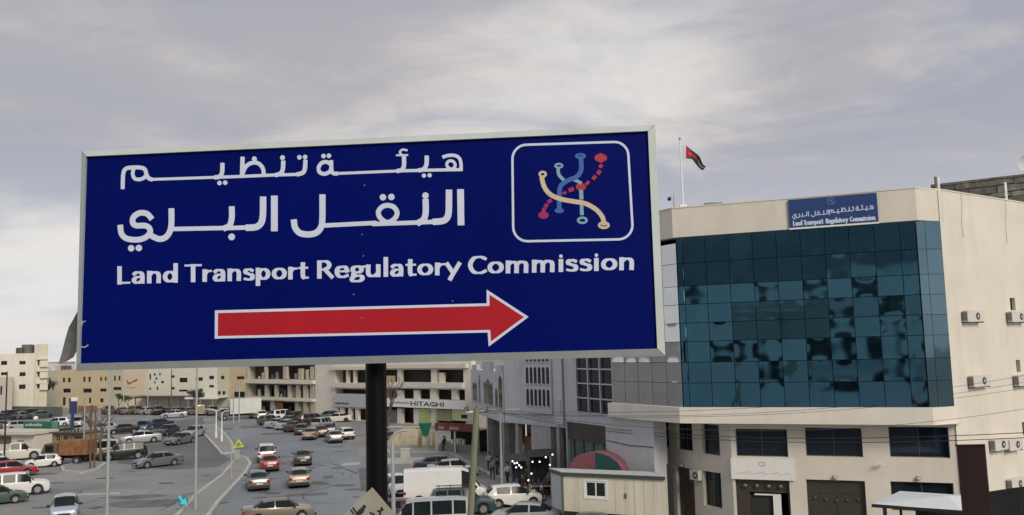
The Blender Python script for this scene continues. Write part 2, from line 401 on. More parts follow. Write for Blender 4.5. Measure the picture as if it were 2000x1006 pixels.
g = MB(); g.quad((-3000, -600, 0), (3000, -600, 0), (3000, 5000, 0), (-3000, 5000, 0)); single('ground', g, M_ground, None, None, kind='structure')
def gp(*l): return [tuple(G(x, y)[:2]) for x, y in l]
sheet('road', gp((398,1030),(455,950),(478,925),(488,908),(470,886),(440,855),(415,833),(400,822),(540,820),(600,832),(660,850),(700,880),(720,920),(700,1030)), .006, M_road)
sheet('side_road', gp((232,838),(395,815),(400,826),(396,845),(436,888),(452,897),(425,912),(330,918),(230,905),(236,868),(300,850)), .005, M_road2)
# raised median and island with kerbs
def kerbed(name, px, h=.14):
    pts = gp(*px)
    if sum((pts[i-1][0]*pts[i][1]-pts[i][0]*pts[i-1][1]) for i in range(len(pts))) < 0: pts = pts[::-1]
    o = sheet(name, pts, 0, M_pave, h)
    root = o; n = len(pts); k = 0
    for i in range(n):                      # kerb stones along the rim, one by one while they show
        a, b = Vector((*pts[i], 0)), Vector((*pts[(i+1) % n], 0)); L = (b-a).length; c = max(1, int(L/2.0))
        t = (b-a).normalized(); nn = Vector((t.y, -t.x, 0))
        for j in range(c):
            p = a+t*(L*j/c+.02); q = a+t*(L*(j+1)/c-.02)
            kb = MB().prism([tuple((p+nn*.20)[:2]), tuple((q+nn*.20)[:2]), tuple((q-nn*.12)[:2]), tuple((p-nn*.12)[:2])], 0.0, h+.03+random.uniform(-.006, .006))
            part('kerb_stone', kb, root, M_kerb); k += 1
            if k > 110: return
kerbed('median_pavement', [(330,1028),(385,968),(437,928),(455,905),(470,893),(482,897),(488,908),(478,925),(455,950),(425,982),(392,1028)])
kerbed('island_pavement', [(396,832),(396,845),(434,887),(455,885),(452,866),(436,846),(418,832)])
kerbed('tree_island_pavement', [(122,913),(160,903),(205,906),(190,918),(160,925),(125,921)])
kerbed('shop_pavement', [(750,872),(945,868),(1000,905),(1280,955),(1280,1000),(1100,960),(960,930),(880,885),(760,884)])
for i, (pp) in enumerate([[(190,972),(300,965),(330,968),(260,976)], [(200,985),(245,978),(360,975),(330,990),(240,992)], [(630,930),(650,928),(652,934),(632,936)],
                          [(560,965),(640,962),(640,967),(560,970)], [(500,905),(560,903),(560,908),(505,910)], [(470,832),(540,830),(540,835),(470,837)], [(395,838),(455,835),(455,839),(395,842)],  # last two here: shadow along the far kerb, painted dark
                          [(700,915),(760,912),(765,950),(705,960)], [(510,846),(580,844),(580,848),(512,850)]]):
    sheet('repair_and_shade_patch', gp(*pp), .010, M_patch)
ck = MB(); rk_ = random.Random(31)
def blob(mb, x, y, r, z, sx=1.6):
    n_ = 11; mb.quad(*[(x+r*sx*math.cos(2*math.pi*i/n_)*rk_.uniform(.7,1.15), y+r*math.sin(2*math.pi*i/n_)*rk_.uniform(.7,1.15), z) for i in range(n_)])
for k in range(70):
    px, py = rk_.uniform(60, 700), rk_.uniform(860, 1000); c = G(px, py); blob(ck, c.x, c.y, rk_.uniform(.12, .55), .0165+.0002*k, rk_.uniform(1, 2.4))
single('oil_stains', ck, mat('oil_stain', (.10,.105,.11), .6, var=.2), None, None, kind='structure')
cr2 = MB()
for k in range(26):
    px, py = rk_.uniform(90, 700), rk_.uniform(860, 1003); c = G(px, py); a_ = rk_.uniform(0, 6.28); x, y = c.x, c.y
    for q in range(rk_.randint(5, 14)):
        a_ += rk_.uniform(-.5, .5); l = rk_.uniform(.4, 1.0); x2, y2 = x+math.cos(a_)*l, y+math.sin(a_)*l; nx, ny = -math.sin(a_)*.022, math.cos(a_)*.022; z_ = .032+.0003*k+.00001*q
        cr2.quad((x-nx,y-ny,z_),(x2-nx,y2-ny,z_),(x2+nx,y2+ny,z_),(x+nx,y+ny,z_)); x, y = x2, y2
single('asphalt_cracks', cr2, mat('crack_tar', (.055,.055,.06), .7), None, None, kind='structure')
sheet('stop_line', gp((668,905),(703,903),(703,908),(668,910)), .014, M_line)
sheet('parking_line', gp((128,966),(235,962),(235,965),(128,969)), .014, M_line)
sheet('lane_line', gp((640,902),(643,902),(700,925),(694,926)), .012, M_patch)

# ================================================================== FACADE KIT
def wall_with_holes(F, u0, u1, z0, z1, holes, depth=.2, mb=None, m=0, d0=0.0):
    mb = mb or MB()
    holes = [(max(u0, a), min(u1, b), max(z0, c), min(z1, d)) for a, b, c, d in holes]
    holes = [h for h in holes if h[1]-h[0] > .03 and h[3]-h[2] > .03]
    us = sorted(set([u0, u1]+[h[0] for h in holes]+[h[1] for h in holes])); zs = sorted(set([z0, z1]+[h[2] for h in holes]+[h[3] for h in holes]))
    for i in range(len(us)-1):
        for j in range(len(zs)-1):
            cu, cz = (us[i]+us[i+1])/2, (zs[j]+zs[j+1])/2
            if any(a < cu < b and c < cz < d for a, b, c, d in holes): continue
            mb.quad(F.pt(us[i], d0, zs[j]), F.pt(us[i+1], d0, zs[j]), F.pt(us[i+1], d0, zs[j+1]), F.pt(us[i], d0, zs[j+1]), m=m)
    for a, b, c, d in holes:
        q = lambda u, dd, z: F.pt(u, dd+d0, z)
        mb.quad(q(a,0,c), q(b,0,c), q(b,depth,c), q(a,depth,c), m=m); mb.quad(q(a,depth,d), q(b,depth,d), q(b,0,d), q(a,0,d), m=m)
        mb.quad(q(a,0,d), q(a,0,c), q(a,depth,c), q(a,depth,d), m=m); mb.quad(q(b,0,c), q(b,0,d), q(b,depth,d), q(b,depth,c), m=m)
    return mb
def window(parent, F, h, depth=.2, mframe=None, mglass=None, mull=1, trans=0, fw=.05, d0=0.0, name='window'):
    a, b, c, d = h; mframe = mframe or M_frame; mglass = mglass or M_glass
    T = F.pt; y0, y1 = d0+depth-.07, d0+depth-.01
    mb = MB()
    mb.box(a+.003, a+fw, y0, y1, c+.003, d-.003, T=T); mb.box(b-fw, b-.003, y0, y1, c+.003, d-.003, T=T)
    mb.box(a+fw, b-fw, y0, y1, c+.003, c+fw, T=T); mb.box(a+fw, b-fw, y0, y1, d-fw, d-.003, T=T)
    for k in range(mull):
        u = a+(b-a)*(k+1)/(mull+1); mb.box(u-fw*.4, u+fw*.4, y0+.004, y1-.004, c+fw, d-fw, T=T)
    for k in range(trans):
        z = c+(d-c)*(k+1)/(trans+1); mb.box(a+fw, b-fw, y0+.008, y1-.008, z-fw*.35, z+fw*.35, T=T)
    w = part(name, mb, parent, mframe)
    p = MB().quad(T(a+fw*.5, y1-.02, c+fw*.5), T(b-fw*.5, y1-.02, c+fw*.5), T(b-fw*.5, y1-.02, d-fw*.5), T(a+fw*.5, y1-.02, d-fw*.5))
    part('pane', p, w, mglass); return w
def shell(F, u0, u1, z0, z1, depth, mb=None, m=0, roof=True, back=True):
    """sides, back and roof of a box behind a facade"""
    mb = mb or MB(); q = F.pt
    mb.quad(q(u0,depth,z0), q(u0,0,z0), q(u0,0,z1), q(u0,depth,z1), m=m); mb.quad(q(u1,0,z0), q(u1,depth,z0), q(u1,depth,z1), q(u1,0,z1), m=m)
    if back: mb.quad(q(u1,depth,z0), q(u0,depth,z0), q(u0,depth,z1), q(u1,depth,z1), m=m)
    return mb
def roofslab(F, u0, u1, z1, depth, par=.5, t=.2, mb=None):
    mb = mb or MB(); T = F.pt; e = .003
    mb.box(u0+t, u1-t, t, depth-t, z1-.15, z1, T=T)
    mb.box(u0-e, u1+e, -e, t, z1-.001, z1+par, T=T); mb.box(u0-e, u1+e, depth-t, depth+e, z1-.001, z1+par, T=T)
    mb.box(u0-e, u0+t, t, depth-t, z1-.001, z1+par, T=T); mb.box(u1-t, u1+e, t, depth-t, z1-.001, z1+par, T=T)
    return mb
def text_mesh(s, size, bold=0.0):
    c = bpy.data.curves.new('lettering', 'FONT'); c.body = s; c.size = size; c.align_x = 'CENTER'; c.align_y = 'CENTER'; c.extrude = .01; c.offset = bold; c.resolution_u = 2
    o = bpy.data.objects.new('lettering', c); COL.objects.link(o); dg = bpy.context.evaluated_depsgraph_get()
    me = bpy.data.meshes.new_from_object(o.evaluated_get(dg)); bpy.data.objects.remove(o); return me
def text_part(parent, F, s, u, z, d, width, mt, height=None, bold=0.0):
    me = text_mesh(s, 1.0, bold)
    xs = [v.co.x for v in me.vertices]; ys = [v.co.y for v in me.vertices]; w = max(xs)-min(xs); h = max(ys)-min(ys)
    sx = width/w; sy = (height/h) if height else sx; cx0 = (max(xs)+min(xs))/2; cy0 = (max(ys)+min(ys))/2
    Mi = MW[parent.name].inverted()
    for v in me.vertices:
        v.co = Mi @ F.pt(u+(v.co.x-cx0)*sx, d-v.co.z, z+(v.co.y-cy0)*sy)
    me.materials.clear(); me.materials.append(mt); me.name = 'lettering'
    return part('lettering', me, parent, mt)

# ================================================================== THE LARGE BLUE ROAD SIGN
PL, PR = P(152, 508, 14.42), P(1290, 470, 13.66)
FS = Facade(PL, PR)
cor = [FS.uz(155,293), FS.uz(1279,244), FS.uz(1301,697), FS.uz(149,723)]
su0 = (cor[0][0]+cor[3][0])/2; su1 = (cor[1][0]+cor[2][0])/2; sz1 = (cor[0][1]+cor[1][1])/2; sz0 = (cor[2][1]+cor[3][1])/2
print('sign corners', [(round(a,2), round(b,2)) for a, b in cor], 'size', su1-su0, sz1-sz0)
# map photo print coordinates onto the true rectangle so that print and frame agree
inn = [FS.uz(171,304), FS.uz(1262,261), FS.uz(1283,685), FS.uz(160,710)]
M_signblue = mat('sign_blue_film', (0.0002, 0.0045, 0.12), .45, var=.14, vscale=.35, spec=.07)
M_signwhite = mat('sign_white_film', (0.64, 0.70, 0.86), .4, var=.04, vscale=1)
M_signred = mat('sign_red_film', (0.42, 0.009, 0.02), .35, var=.1, vscale=.5)
M_signframe = mat('sign_frame_aluminium', (0.50, 0.56, 0.55), .5, .15, var=.07, vscale=1.2, dirt=.15)
M_signback = mat('sign_back_sheet', (0.30, 0.31, 0.31), .6, .3)
M_pole = mat('black_steel_pole', (0.003, 0.0035, 0.0045), .45, var=.3, vscale=2, spec=.15)
pcx = P(724, 760, 14.05); 
sign = thing('road_sign', 'huge blue road sign with white Arabic and English lettering and red arrow', 'road sign', (pcx.x, 14.33, 0), FS.rot)
T = FS.pt
part('sign_panel', MB().box(su0+.09, su1-.09, .0, .16, sz0+.09, sz1-.09, T=T), sign, [M_signblue])
fw_, out_ = .125, .05
def frame_piece(pts4):   # mitred trim: outer edge set back, inner edge proud
    (a0, a1, b1, b0) = pts4
    mb = MB(); top = [T(a0[0], .03, a0[1]), T(a1[0], .03, a1[1]), T(b1[0], -out_, b1[1]), T(b0[0], -out_, b0[1])]
    bot = [T(a0[0], .20, a0[1]), T(a1[0], .20, a1[1]), T(b1[0], .20, b1[1]), T(b0[0], .20, b0[1])]
    mb.v = [tuple(p) for p in top+bot]; mb.f = [(3,2,1,0),(4,5,6,7),(0,1,5,4),(1,2,6,5),(2,3,7,6),(3,0,4,7)]; mb.m = [0]*6; return mb
g_ = .004; a, b, c, d = su0, su1, sz0, sz1; f = fw_
part('frame_rail', frame_piece([(a+g_, d), (b-g_, d), (b-f-g_, d-f*.92), (a+f+g_, d-f*.92)]), sign, M_signframe)
part('frame_rail', frame_piece([(b-g_, c), (a+g_, c), (a+f*.8+g_, c+f*.95), (b-f-g_, c+f*.95)]), sign, M_signframe)
part('frame_rail', frame_piece([(a, c+g_), (a, d-g_), (a+f*.95, d-f*.92-g_), (a+f*.78, c+f*.95+g_)]), sign, M_signframe)
part('frame_rail', frame_piece([(b, d-g_), (b, c+g_), (b-f, c+f*.95+g_), (b-f, d-f*.92-g_)]), sign, M_signframe)
part('back_cover', MB().box(su0+.02, su1-.02, .205, .26, sz0+.02, sz1-.02, T=T), sign, M_signback)
pu = (Vector((pcx.x, 14.33, 0))-FS.A).dot(FS.ux)
part('pole', MB().tube((pcx.x, 14.60, 0), (pcx.x-.0, 14.60, sz1-.2), .18, .172, 28), sign, M_pole, smooth=40)
part('pole_flange', MB().tube((pcx.x, 14.60, .0), (pcx.x, 14.60, .06), .34, .34, 24), sign, M_pole)
for zz in (sz0+.5, sz1-.6): part('cross_beam', MB().box(su0+.4, su1-.4, .26, .38, zz, zz+.14, T=T), sign, M_metal)
def onsign(px, py, off):
    u, z = FS.uz(px, py); return T(u, -off, z)
def c1px(x, y): return (140+x*.3, 230+y*.3)
pr = Print2D(225, 285, 925, 500, 1.0)
for pts, w, sm in AR1+AR2: pr.stroke(pts, w, c1px, bool(sm), k=.3)
for x, y, r in AD1+AD2: pr.dot((x, y), r, c1px, k=.3)
part('arabic_lettering', pr.to_mb(lambda x, y: onsign(x, y, .004)), sign, M_signwhite, label='two lines of white Arabic lettering')
pe = Print2D(220, 470, 1250, 580, .8)
bl = lambda x: 554.5+(x-230)*(-28.0/1007); cp = lambda x: 33.5+(x-230)*(1.5/1007)
for w_, x0, x1 in (('Land', 230, 346), ('Transport', 362, 599), ('Regulatory', 620, 895), ('Commission', 915, 1237)): put_word(pe, w_, x0, x1, bl, cp)
part('english_lettering', pe.to_mb(lambda x, y: onsign(x, y, .004)), sign, M_signwhite, label='line of white English lettering')
o_ = [(420,606.3),(950.5,592.5),(950.5,565.5),(1032.5,619),(954.5,677),(952.5,649.5),(419.5,661.5)]
i_ = [(426,611.5),(956,597.5),(956,575.5),(1023.5,619.3),(959,667),(957.5,644.5),(425.5,656.5)]
ring = MB()
for k in range(7):
    a_, b_, c_, d_ = o_[k], o_[(k+1) % 7], i_[(k+1) % 7], i_[k]
    ring.quad(*[onsign(*p, .004) for p in (a_, d_, c_, b_)])
arrow = part('arrow', MB().quad(*[onsign(*p, .0042) for p in reversed(i_)]), sign, M_signred, label='red arrow pointing right')
part('arrow_outline', ring, arrow, M_signwhite)
# emblem
def c2px(x, y): return (700+x*.3, 230+y*.3)
em = Print2D(990, 265, 1245, 485, .8)
rr = [(1010,270)]
def corner(cx, cy, r, a0, a1): return [(cx+r*math.cos(R(t)), cy+r*math.sin(R(t))) for t in np.linspace(a0, a1, 8)]
loop = corner(1095,268,92,180,272)+corner(1668,248,90,268,362)+corner(1692,700,92,0,88)+corner(1100,712,92,90,180)
loop.append(loop[0]); em.stroke(loop, 15, c2px, False, k=.3)
emb = part('emblem', em.to_mb(lambda x, y: onsign(x, y, .004)), sign, M_signwhite, label='rounded white square framing coloured route lines')
def emblem_layer(nm, col, strokes, rings, dots, off):
    e = Print2D(1045, 290, 1200, 455, .55)
    for pts, w in strokes: e.stroke(pts, w, c2px, True, k=.3)
    for x, y, rx, ry, w in rings: e.stroke(ell(x, y, rx, ry), w, c2px, True, k=.3)
    for x, y, r in dots: e.dot((x, y), r, c2px, k=.3)
    part('route_line', e.to_mb(lambda x, y: onsign(x, y, off)), emb, mat(nm, col, .4, var=.08, vscale=6))
emblem_layer('emblem_red', (.42,.03,.05), [([(1577,315),(1578,316)],26),([(1568,352),(1563,360)],26),([(1540,385),(1532,394)],24),([(1497,420),(1487,430)],20),([(1392,465),(1378,471)],26),([(1347,488),(1338,492)],18)],
             [], [(1577,262,30),(1560,262,22),(1596,262,22),(1448,450,26),(1435,450,20),(1462,450,20)], .0046)
emblem_layer('emblem_magenta', (.34,.02,.12), [([(1250,540),(1240,546)],24),([(1224,570),(1219,578)],26),([(1208,600),(1202,625)],26)], [], [(1205,635,24),(1192,635,20),(1218,635,20)], .0044)
emblem_layer('emblem_pale_blue', (.22,.40,.52), [([(1300,330),(1305,370),(1332,402)],22),([(1408,405),(1445,423)],22),([(1450,480),(1452,522)],26),([(1453,578),(1455,625)],24)],
             [(1305,313,23,12,13),(1458,668,28,17,15)], [], .0048)
emblem_layer('emblem_blue', (.045,.13,.42), [([(1448,262),(1450,340),(1420,385),(1360,410),(1315,450),(1308,520),(1308,596)],30)], [(1446,250,28,12,15),(1308,605,24,10,13)], [], .0052)
emblem_layer('emblem_cream', (.62,.52,.36), [([(1195,395),(1210,450),(1250,500),(1320,530),(1400,545),(1480,560),(1550,600),(1590,650),(1598,690)],30)], [(1200,368,20,15,15),(1598,700,30,17,17)], [], .0056)
rv = MB()
for x, y in ((712,362),(707,458),(710,500),(691,575),(707,621),(884,588)):
    p = onsign(x, y, .0); n = onsign(x, y, .006); rv.tube(p, n, .011, .008, 8)
rv_o = part('rivet', rv, sign, M_metal); rv_o['kind'] = 'stuff'
sc_ = Print2D(155, 620, 180, 680, .5); sc_.stroke([(160,677),(166,678),(172,674)], 2.0); sc_.stroke([(160,636),(162,630),(167,627)], 1.6); sc_.stroke([(162,630),(160,624)], 1.2)
part('peeled_edge', sc_.to_mb(lambda x, y: onsign(x, y, .005)), sign, M_signframe)
# loose metal sheet hanging behind the left edge
FB = Facade(FS.pt(-1, .34, 0), FS.pt(3, .34, 0))
curve = [(161,585,158,625),(150,604,150,640),(138,622,149,655),(127,640,147,668),(121,664,142,685),(117,690,138,698),(114,711,135,701)]
sh = MB(); n0 = 0
rows = []
for k, (xa, ya, xb, yb) in enumerate(curve):
    s_ = k/(len(curve)-1); bow = .10*math.sin(s_*math.pi)
    rows.append([FB.pt(*(lambda q: (q[0], .0+bow, q[1]))(FB.uz(xa, ya))), FB.pt(*(lambda q: (q[0], .06+bow, q[1]))(FB.uz((xa+xb)/2, (ya+yb)/2))), FB.pt(*(lambda q: (q[0], .02+bow, q[1]))(FB.uz(xb, yb)))])
for k in range(len(rows)-1):
    for j in range(2): 
        q = [rows[k][j], rows[k+1][j], rows[k+1][j+1], rows[k][j+1]]
        sh.quad(*q); off = FB.ni*.015; sh.quad(*[p+off for p in reversed(q)])
        if j == 0: sh.quad(rows[k][0], rows[k][0]+off, rows[k+1][0]+off, rows[k+1][0])
        else: sh.quad(rows[k+1][2], rows[k+1][2]+off, rows[k][2]+off, rows[k][2])
part('loose_back_sheet', sh, sign, mat('weathered_sheet', (.12,.12,.12), .7, .2, var=.15, vscale=2, stretch=(1,1,.3)), smooth=60, label='bent dark grey sheet peeling from the back')

# small beige diamond sign in front of the pole
FD = Facade(P(600, 1000, 13.0), P(900, 1000, 12.9))
cu, cz = FD.uz(724, 1040)
M_diam = mat('faded_beige_sign', (.33,.31,.26), .6, var=.12, vscale=2.5)
dia = thing('diamond_sign', 'faded beige diamond sign with black lettering below the big blue sign', 'sign', tuple(FD.pt(cu, .05, 0)), FD.rot)
hw, hh = .66, .66
dd = [FD.uz(727, 952), (cu-.72, cz-.02), (cu, cz-hh), (cu+.62, cz-.06)]
mbd = MB(); fr_ = [FD.pt(u, 0, z) for u, z in dd]; bk = [FD.pt(u, .012, z) for u, z in dd]
mbd.quad(*fr_); mbd.quad(*reversed(bk))
for k in range(4): mbd.quad(fr_[k], bk[k], bk[(k+1) % 4], fr_[(k+1) % 4])
part('sign_plate', mbd, dia, M_diam)
dp = Print2D(675, 980, 770, 1040, .6)
def c3(x, y): return (660+x*.07, 940+y*.07)
dp.stroke([(365,800),(440,910)], 45, c3, False, k=.07); dp.stroke([(425,745),(520,880),(560,960)], 50, c3, False, k=.07)
dp.stroke([(560,900),(600,830),(660,780),(740,720)], 75, c3, True, k=.07); dp.stroke([(540,930),(640,880),(700,800)], 90, c3, True, k=.07); dp.dot((735,705), 50, c3, k=.07)
dp.stroke([(910,870),(960,920),(1010,910)], 55, c3, True, k=.07); dp.stroke([(1120,830),(1175,850),(1180,960)], 60, c3, True, k=.07); dp.stroke([(1175,850),(1220,780),(1215,745)], 60, c3, True, k=.07); dp.dot((1240,790), 38, c3, k=.07)
part('lettering', dp.to_mb(lambda x, y: FD.pt(*(lambda q: (q[0], -.004, q[1]))(FD.uz(x, y)))), dia, M_black)
part('post', MB().tube(FD.pt(cu, .05, 0), FD.pt(cu, .05, cz+.3), .035, .035, 10), dia, M_metal, smooth=40)

# ================================================================== THE OFFICE BUILDING WITH THE GLASS FRONT
LC = P(1335, 795, 50.0); RC = P(1814, 794, 45.3); CH = P(1864, 793, 45.6); SF0 = P(2000, 640, 50.4); LW = P(1198, 786, 55.6)
def xy(v): return Vector((v[0], v[1], 0))
LC, RC, CH, SF0, LW = map(xy, (LC, RC, CH, SF0, LW))
sdir = (SF0-CH).normalized(); SF = CH+sdir*22
FF = Facade(LC, RC); FC = Facade(RC, CH); FR = Facade(CH, SF); FL = Facade(LW, LC)
zb, zt, zp = P(1335, 795, 50.0).z, P(1318, 465, 50.0).z, P(1316, 409, 50.0).z
zc0 = zb-.87
print('glass z', zb, zt, 'parapet', zp, 'front len', FF.L, 'chamfer', FC.L, 'left', FL.L)
bld = thing('office_building', 'cream stone office building with a large blue glass curtain wall front', 'building', tuple(LC), FF.rot)
# curtain wall
def glassmat(nm, tint, rough=.03):
    m = bpy.data.materials.new(nm); m.use_nodes = True; b = m.node_tree.nodes['Principled BSDF']
    b.inputs['Metallic'].default_value = 1.0; b.inputs['Roughness'].default_value = rough; b.inputs['Base Color'].default_value = (*tint, 1)
    nt = m.node_tree; t = nt.nodes.new('ShaderNodeTexCoord'); n = nt.nodes.new('ShaderNodeTexNoise'); nt.links.new(t.outputs['Object'], n.inputs['Vector']); n.inputs['Scale'].default_value = .5; n.inputs['Detail'].default_value = 3
    mx = nt.nodes.new('ShaderNodeMix'); mx.data_type = 'RGBA'; nt.links.new(n.outputs[0], mx.inputs[0])
    mx.inputs[6].default_value = (*[c*.85 for c in tint], 1); mx.inputs[7].default_value = (*[c*1.15 for c in tint], 1); nt.links.new(mx.outputs[2], b.inputs['Base Color'])
    MATS[nm] = m; return m
M_cw = [glassmat('reflective_glass_teal', (.135,.33,.42)), glassmat('reflective_glass_blue', (.125,.31,.41)), glassmat('reflective_glass_deep', (.06,.20,.33))]
M_cwl = glassmat('wing_glass_reflect_tint', (.50,.52,.54), .05); M_cwr = glassmat('chamfer_glass_reflect_tint', (.13,.22,.28), .05)  # same glass; wing and chamfer tints carry their differing reflections
M_joint = mat('dark_joint', (.012,.028,.035), .5)
def pane_mesh(F, a, b, c, d, gap=.018, cmax=.0042, d0=0.0, n=9):
    amp = random.uniform(.25, 1)*cmax; tu, tz = random.gauss(0, .0022), random.gauss(0, .0022); w1, w2 = random.uniform(0, 6), random.uniform(0, 6)
    mb = MB(); a += gap; b -= gap; c += gap; d -= gap
    for j in range(n+1):
        for i in range(n+1):
            s, t = i/n, j/n
            off = amp*(1-abs(2*s-1)**3.2)*(1-abs(2*t-1)**3.2)+.0006*math.sin(4*s+w1)*math.sin(4*t+w2)+tu*(s-.5)*(b-a)+tz*(t-.5)*(d-c)
            mb.v.append(tuple(F.pt(a+(b-a)*s, d0-.03+off, c+(d-c)*t)))
    for j in range(n):
        for i in range(n):
            k = j*(n+1)+i; mb.f.append((k, k+1, k+n+2, k+n+1)); mb.m.append(0)
    # edge skirt gives the pane its thickness
    def edge(idx):
        for p, q in zip(idx[:-1], idx[1:]):
            k = len(mb.v); mb.v += [tuple(Vector(mb.v[p])+F.ni*.05), tuple(Vector(mb.v[q])+F.ni*.05)]
            mb.f.append((p, k, k+1, q)); mb.m.append(0)
    edge([j*(n+1) for j in range(n, -1, -1)]); edge(list(range(n+1))[::1]); edge([j*(n+1)+n for j in range(n+1)]); edge([n*(n+1)+i for i in range(n, -1, -1)])
    return mb
cols = [FF.uz(x, 620)[0] for x in (1340,1384,1430,1477,1524,1572,1620,1668,1718,1769)]
cols = [.02]+[c for c in cols if .2 < c < FF.L-.2]+[FF.L-.01]
rows_ = [zb]+[FF.uz(1572, y)[1] for y in (746,704,661,623,585,547,500)]+[zt]
cw = part('curtain_wall_frame', MB().box(0, FF.L, .06, .2, zb, zt, T=FF.pt), bld, M_joint)
for j in range(len(rows_)-1):
    for i in range(len(cols)-1):
        m = M_cw[0] if random.random() < .85 else M_cw[1]
        part('glass_pane', pane_mesh(FF, cols[i], cols[i+1], rows_[j], rows_[j+1]), bld, m, smooth=50)
part('curtain_wall_frame', MB().box(.012, FC.L-.012, .06, .2, zb, zt, T=FC.pt), bld, M_joint)
for j in range(len(rows_)-1):
    for a, b in ((.02, FC.L*.36), (FC.L*.36, FC.L-.02)):
        part('glass_pane', pane_mesh(FC, a, b, rows_[j], rows_[j+1], .012, .002), bld, M_cwr, smooth=50)
part('curtain_wall_frame', MB().box(.012, FL.L-.012, .06, .2, zb, zt-.3, T=FL.pt), bld, M_joint)
nl = 5
for j in range(len(rows_)-1):
    for i in range(nl):
        part('glass_pane', pane_mesh(FL, FL.L*i/nl, FL.L*(i+1)/nl, rows_[j], min(rows_[j+1], zt-.3), .015, .007), bld, M_cwl, smooth=50)
# stone bands: parapet, canopy
def offset_path(pts, off):     # pts left->right, outward (towards viewer) offset
    out = []
    for i, p in enumerate(pts):
        ns = []
        if i > 0: t = (pts[i]-pts[i-1]).normalized(); ns.append(Vector((t.y, -t.x, 0)))
        if i < len(pts)-1: t = (pts[i+1]-pts[i]).normalized(); ns.append(Vector((t.y, -t.x, 0)))
        n = sum(ns, Vector()).normalized(); k = 1/max(.3, n.dot(ns[0])); out.append(p+n*off*k)
    return out
def band(pts, off_out, off_in, z0, z1, mb=None):
    o, i = offset_path(pts, off_out), offset_path(pts, -off_in); mb = mb or MB(); o[-1] = pts[-1]-FR.ni*.03
    for k in range(len(pts)-1):
        q = [o[k], o[k+1], i[k+1], i[k]]
        mb.prism([tuple(p[:2]) for p in q], z0, z1, caps=(1, 1))
    return mb
roof_pts = [LW, LC, RC, CH+sdir*.35]
part('parapet', band(roof_pts, .30, .35, zt+.0, zp), bld, M_stone)
part('parapet_coping', band(roof_pts, .33, .38, zp, zp+.07), bld, M_stone2)
part('canopy_band', band([LW, LC, RC, CH+sdir*.1], .45, .30, zc0, zb-.005), bld, M_stone2)
part('window_head_strip', band([LC, RC], .02, .05, zt-.16, zt-.002), bld, M_dframe)
# side wall to the right
def onF(F, r, d=0): return F.rect(*r, d)
side_holes = [onF(FR, r) for r in ((1973,582,1983,606),(1985,703,1993,727),(1997,824,2006,850))]
side_holes += [(FR.L*.5, FR.L*.5+1.2, z, z+1.4) for z in (8.5, 12)]
ws = wall_with_holes(FR, 0, FR.L, 0, zp-.004, side_holes, .25); part('side_wall', ws, bld, M_stone2)
for h in side_holes: window(bld, FR, h, .25, M_dframe, M_glass, 0)
part('parapet_coping', MB().box(.40, FR.L, -.03, .3, zp, zp+.07, T=FR.pt), bld, M_stone2)
# lower storeys, set back under the canopy
fd = FF.ux; inn_ = FF.ni
def solve(px, o, dr):
    r = ray(px, 840); # intersect in plan
    # o + t*dr lies on line through camera with direction r
    t = ((CAM.x-o.x)*r.y-(CAM.y-o.y)*r.x)/(dr.x*r.y-dr.y*r.x); return o+dr*t
o1 = LC+inn_*.9
LLC = solve(1426, o1, fd); LRC = solve(1868, o1, fd); ld = (LW-LC).normalized(); LLW = LLC+ld*11
FLo = Facade(LLC, LRC); FLl = Facade(LLW, LLC)
fh_up = [onF(FLo, r) for r in ((1437,838,1538,892),(1573,836,1684,892),(1737,834,1854,894))]
fh_dn = [onF(FLo, r) for r in ((1741,942,1864,1000),)]
d1 = list(onF(FLo, (1438,936,1544,1030))); d1[2] = .05; d2 = list(onF(FLo, (1577,938,1692,1030))); d2[2] = .05
wf = wall_with_holes(FLo, 0, FLo.L, 0, zc0-.004, fh_up+fh_dn+[d1, d2], .32); part('ground_floor_wall', wf, bld, M_stone)
for h in fh_up: window(bld, FLo, h, .32, M_dframe, M_blueglass, 1, fw=.04)
for h in fh_dn: window(bld, FLo, h, .32, M_dframe, M_glass, 1, fw=.06)
lh_up = [onF(FLl, r) for r in ((1276,822,1306,871),(1322,826,1352,879),(1371,829,1405,888))]
lh_dn = [onF(FLl, r) for r in ((1279,906,1309,962),(1374,922,1409,990))]
ldoor = list(onF(FLl, (1323,914,1357,1030))); ldoor[2] = .05
wl_ = wall_with_holes(FLl, -0, FLl.L, 0, zc0-.006, lh_up+lh_dn+[ldoor], .3); part('ground_floor_wall', wl_, bld, M_stone)
for h in lh_up+lh_dn: window(bld, FLl, h, .3, M_dframe, M_glass, 1, fw=.04)
# soffit, roof, back
def flat(pts, z, m=0): return MB().quad(*[(p.x, p.y, z) for p in pts])
ofp = offset_path([LW, LC, RC, CH], .44)
part('soffit', flat(list(reversed(ofp+[CH+inn_*3, LLC+inn_*4, LLW+inn_*2])), zc0+.004), bld, M_stone)
back1 = SF+FR.ni*8; back0 = LW+Vector((2.4, 10, 0))
part('roof', flat([LW, LC, RC, CH, SF, back1, back0], zp-.6), bld, M_roof)
bw = MB()
for a_, b_ in ((SF, back1), (back1, back0), (back0, LW)): bw.quad((a_.x,a_.y,0),(b_.x,b_.y,0),(b_.x,b_.y,zp),(a_.x,a_.y,zp))
part('rear_wall', bw, bld, M_stone)
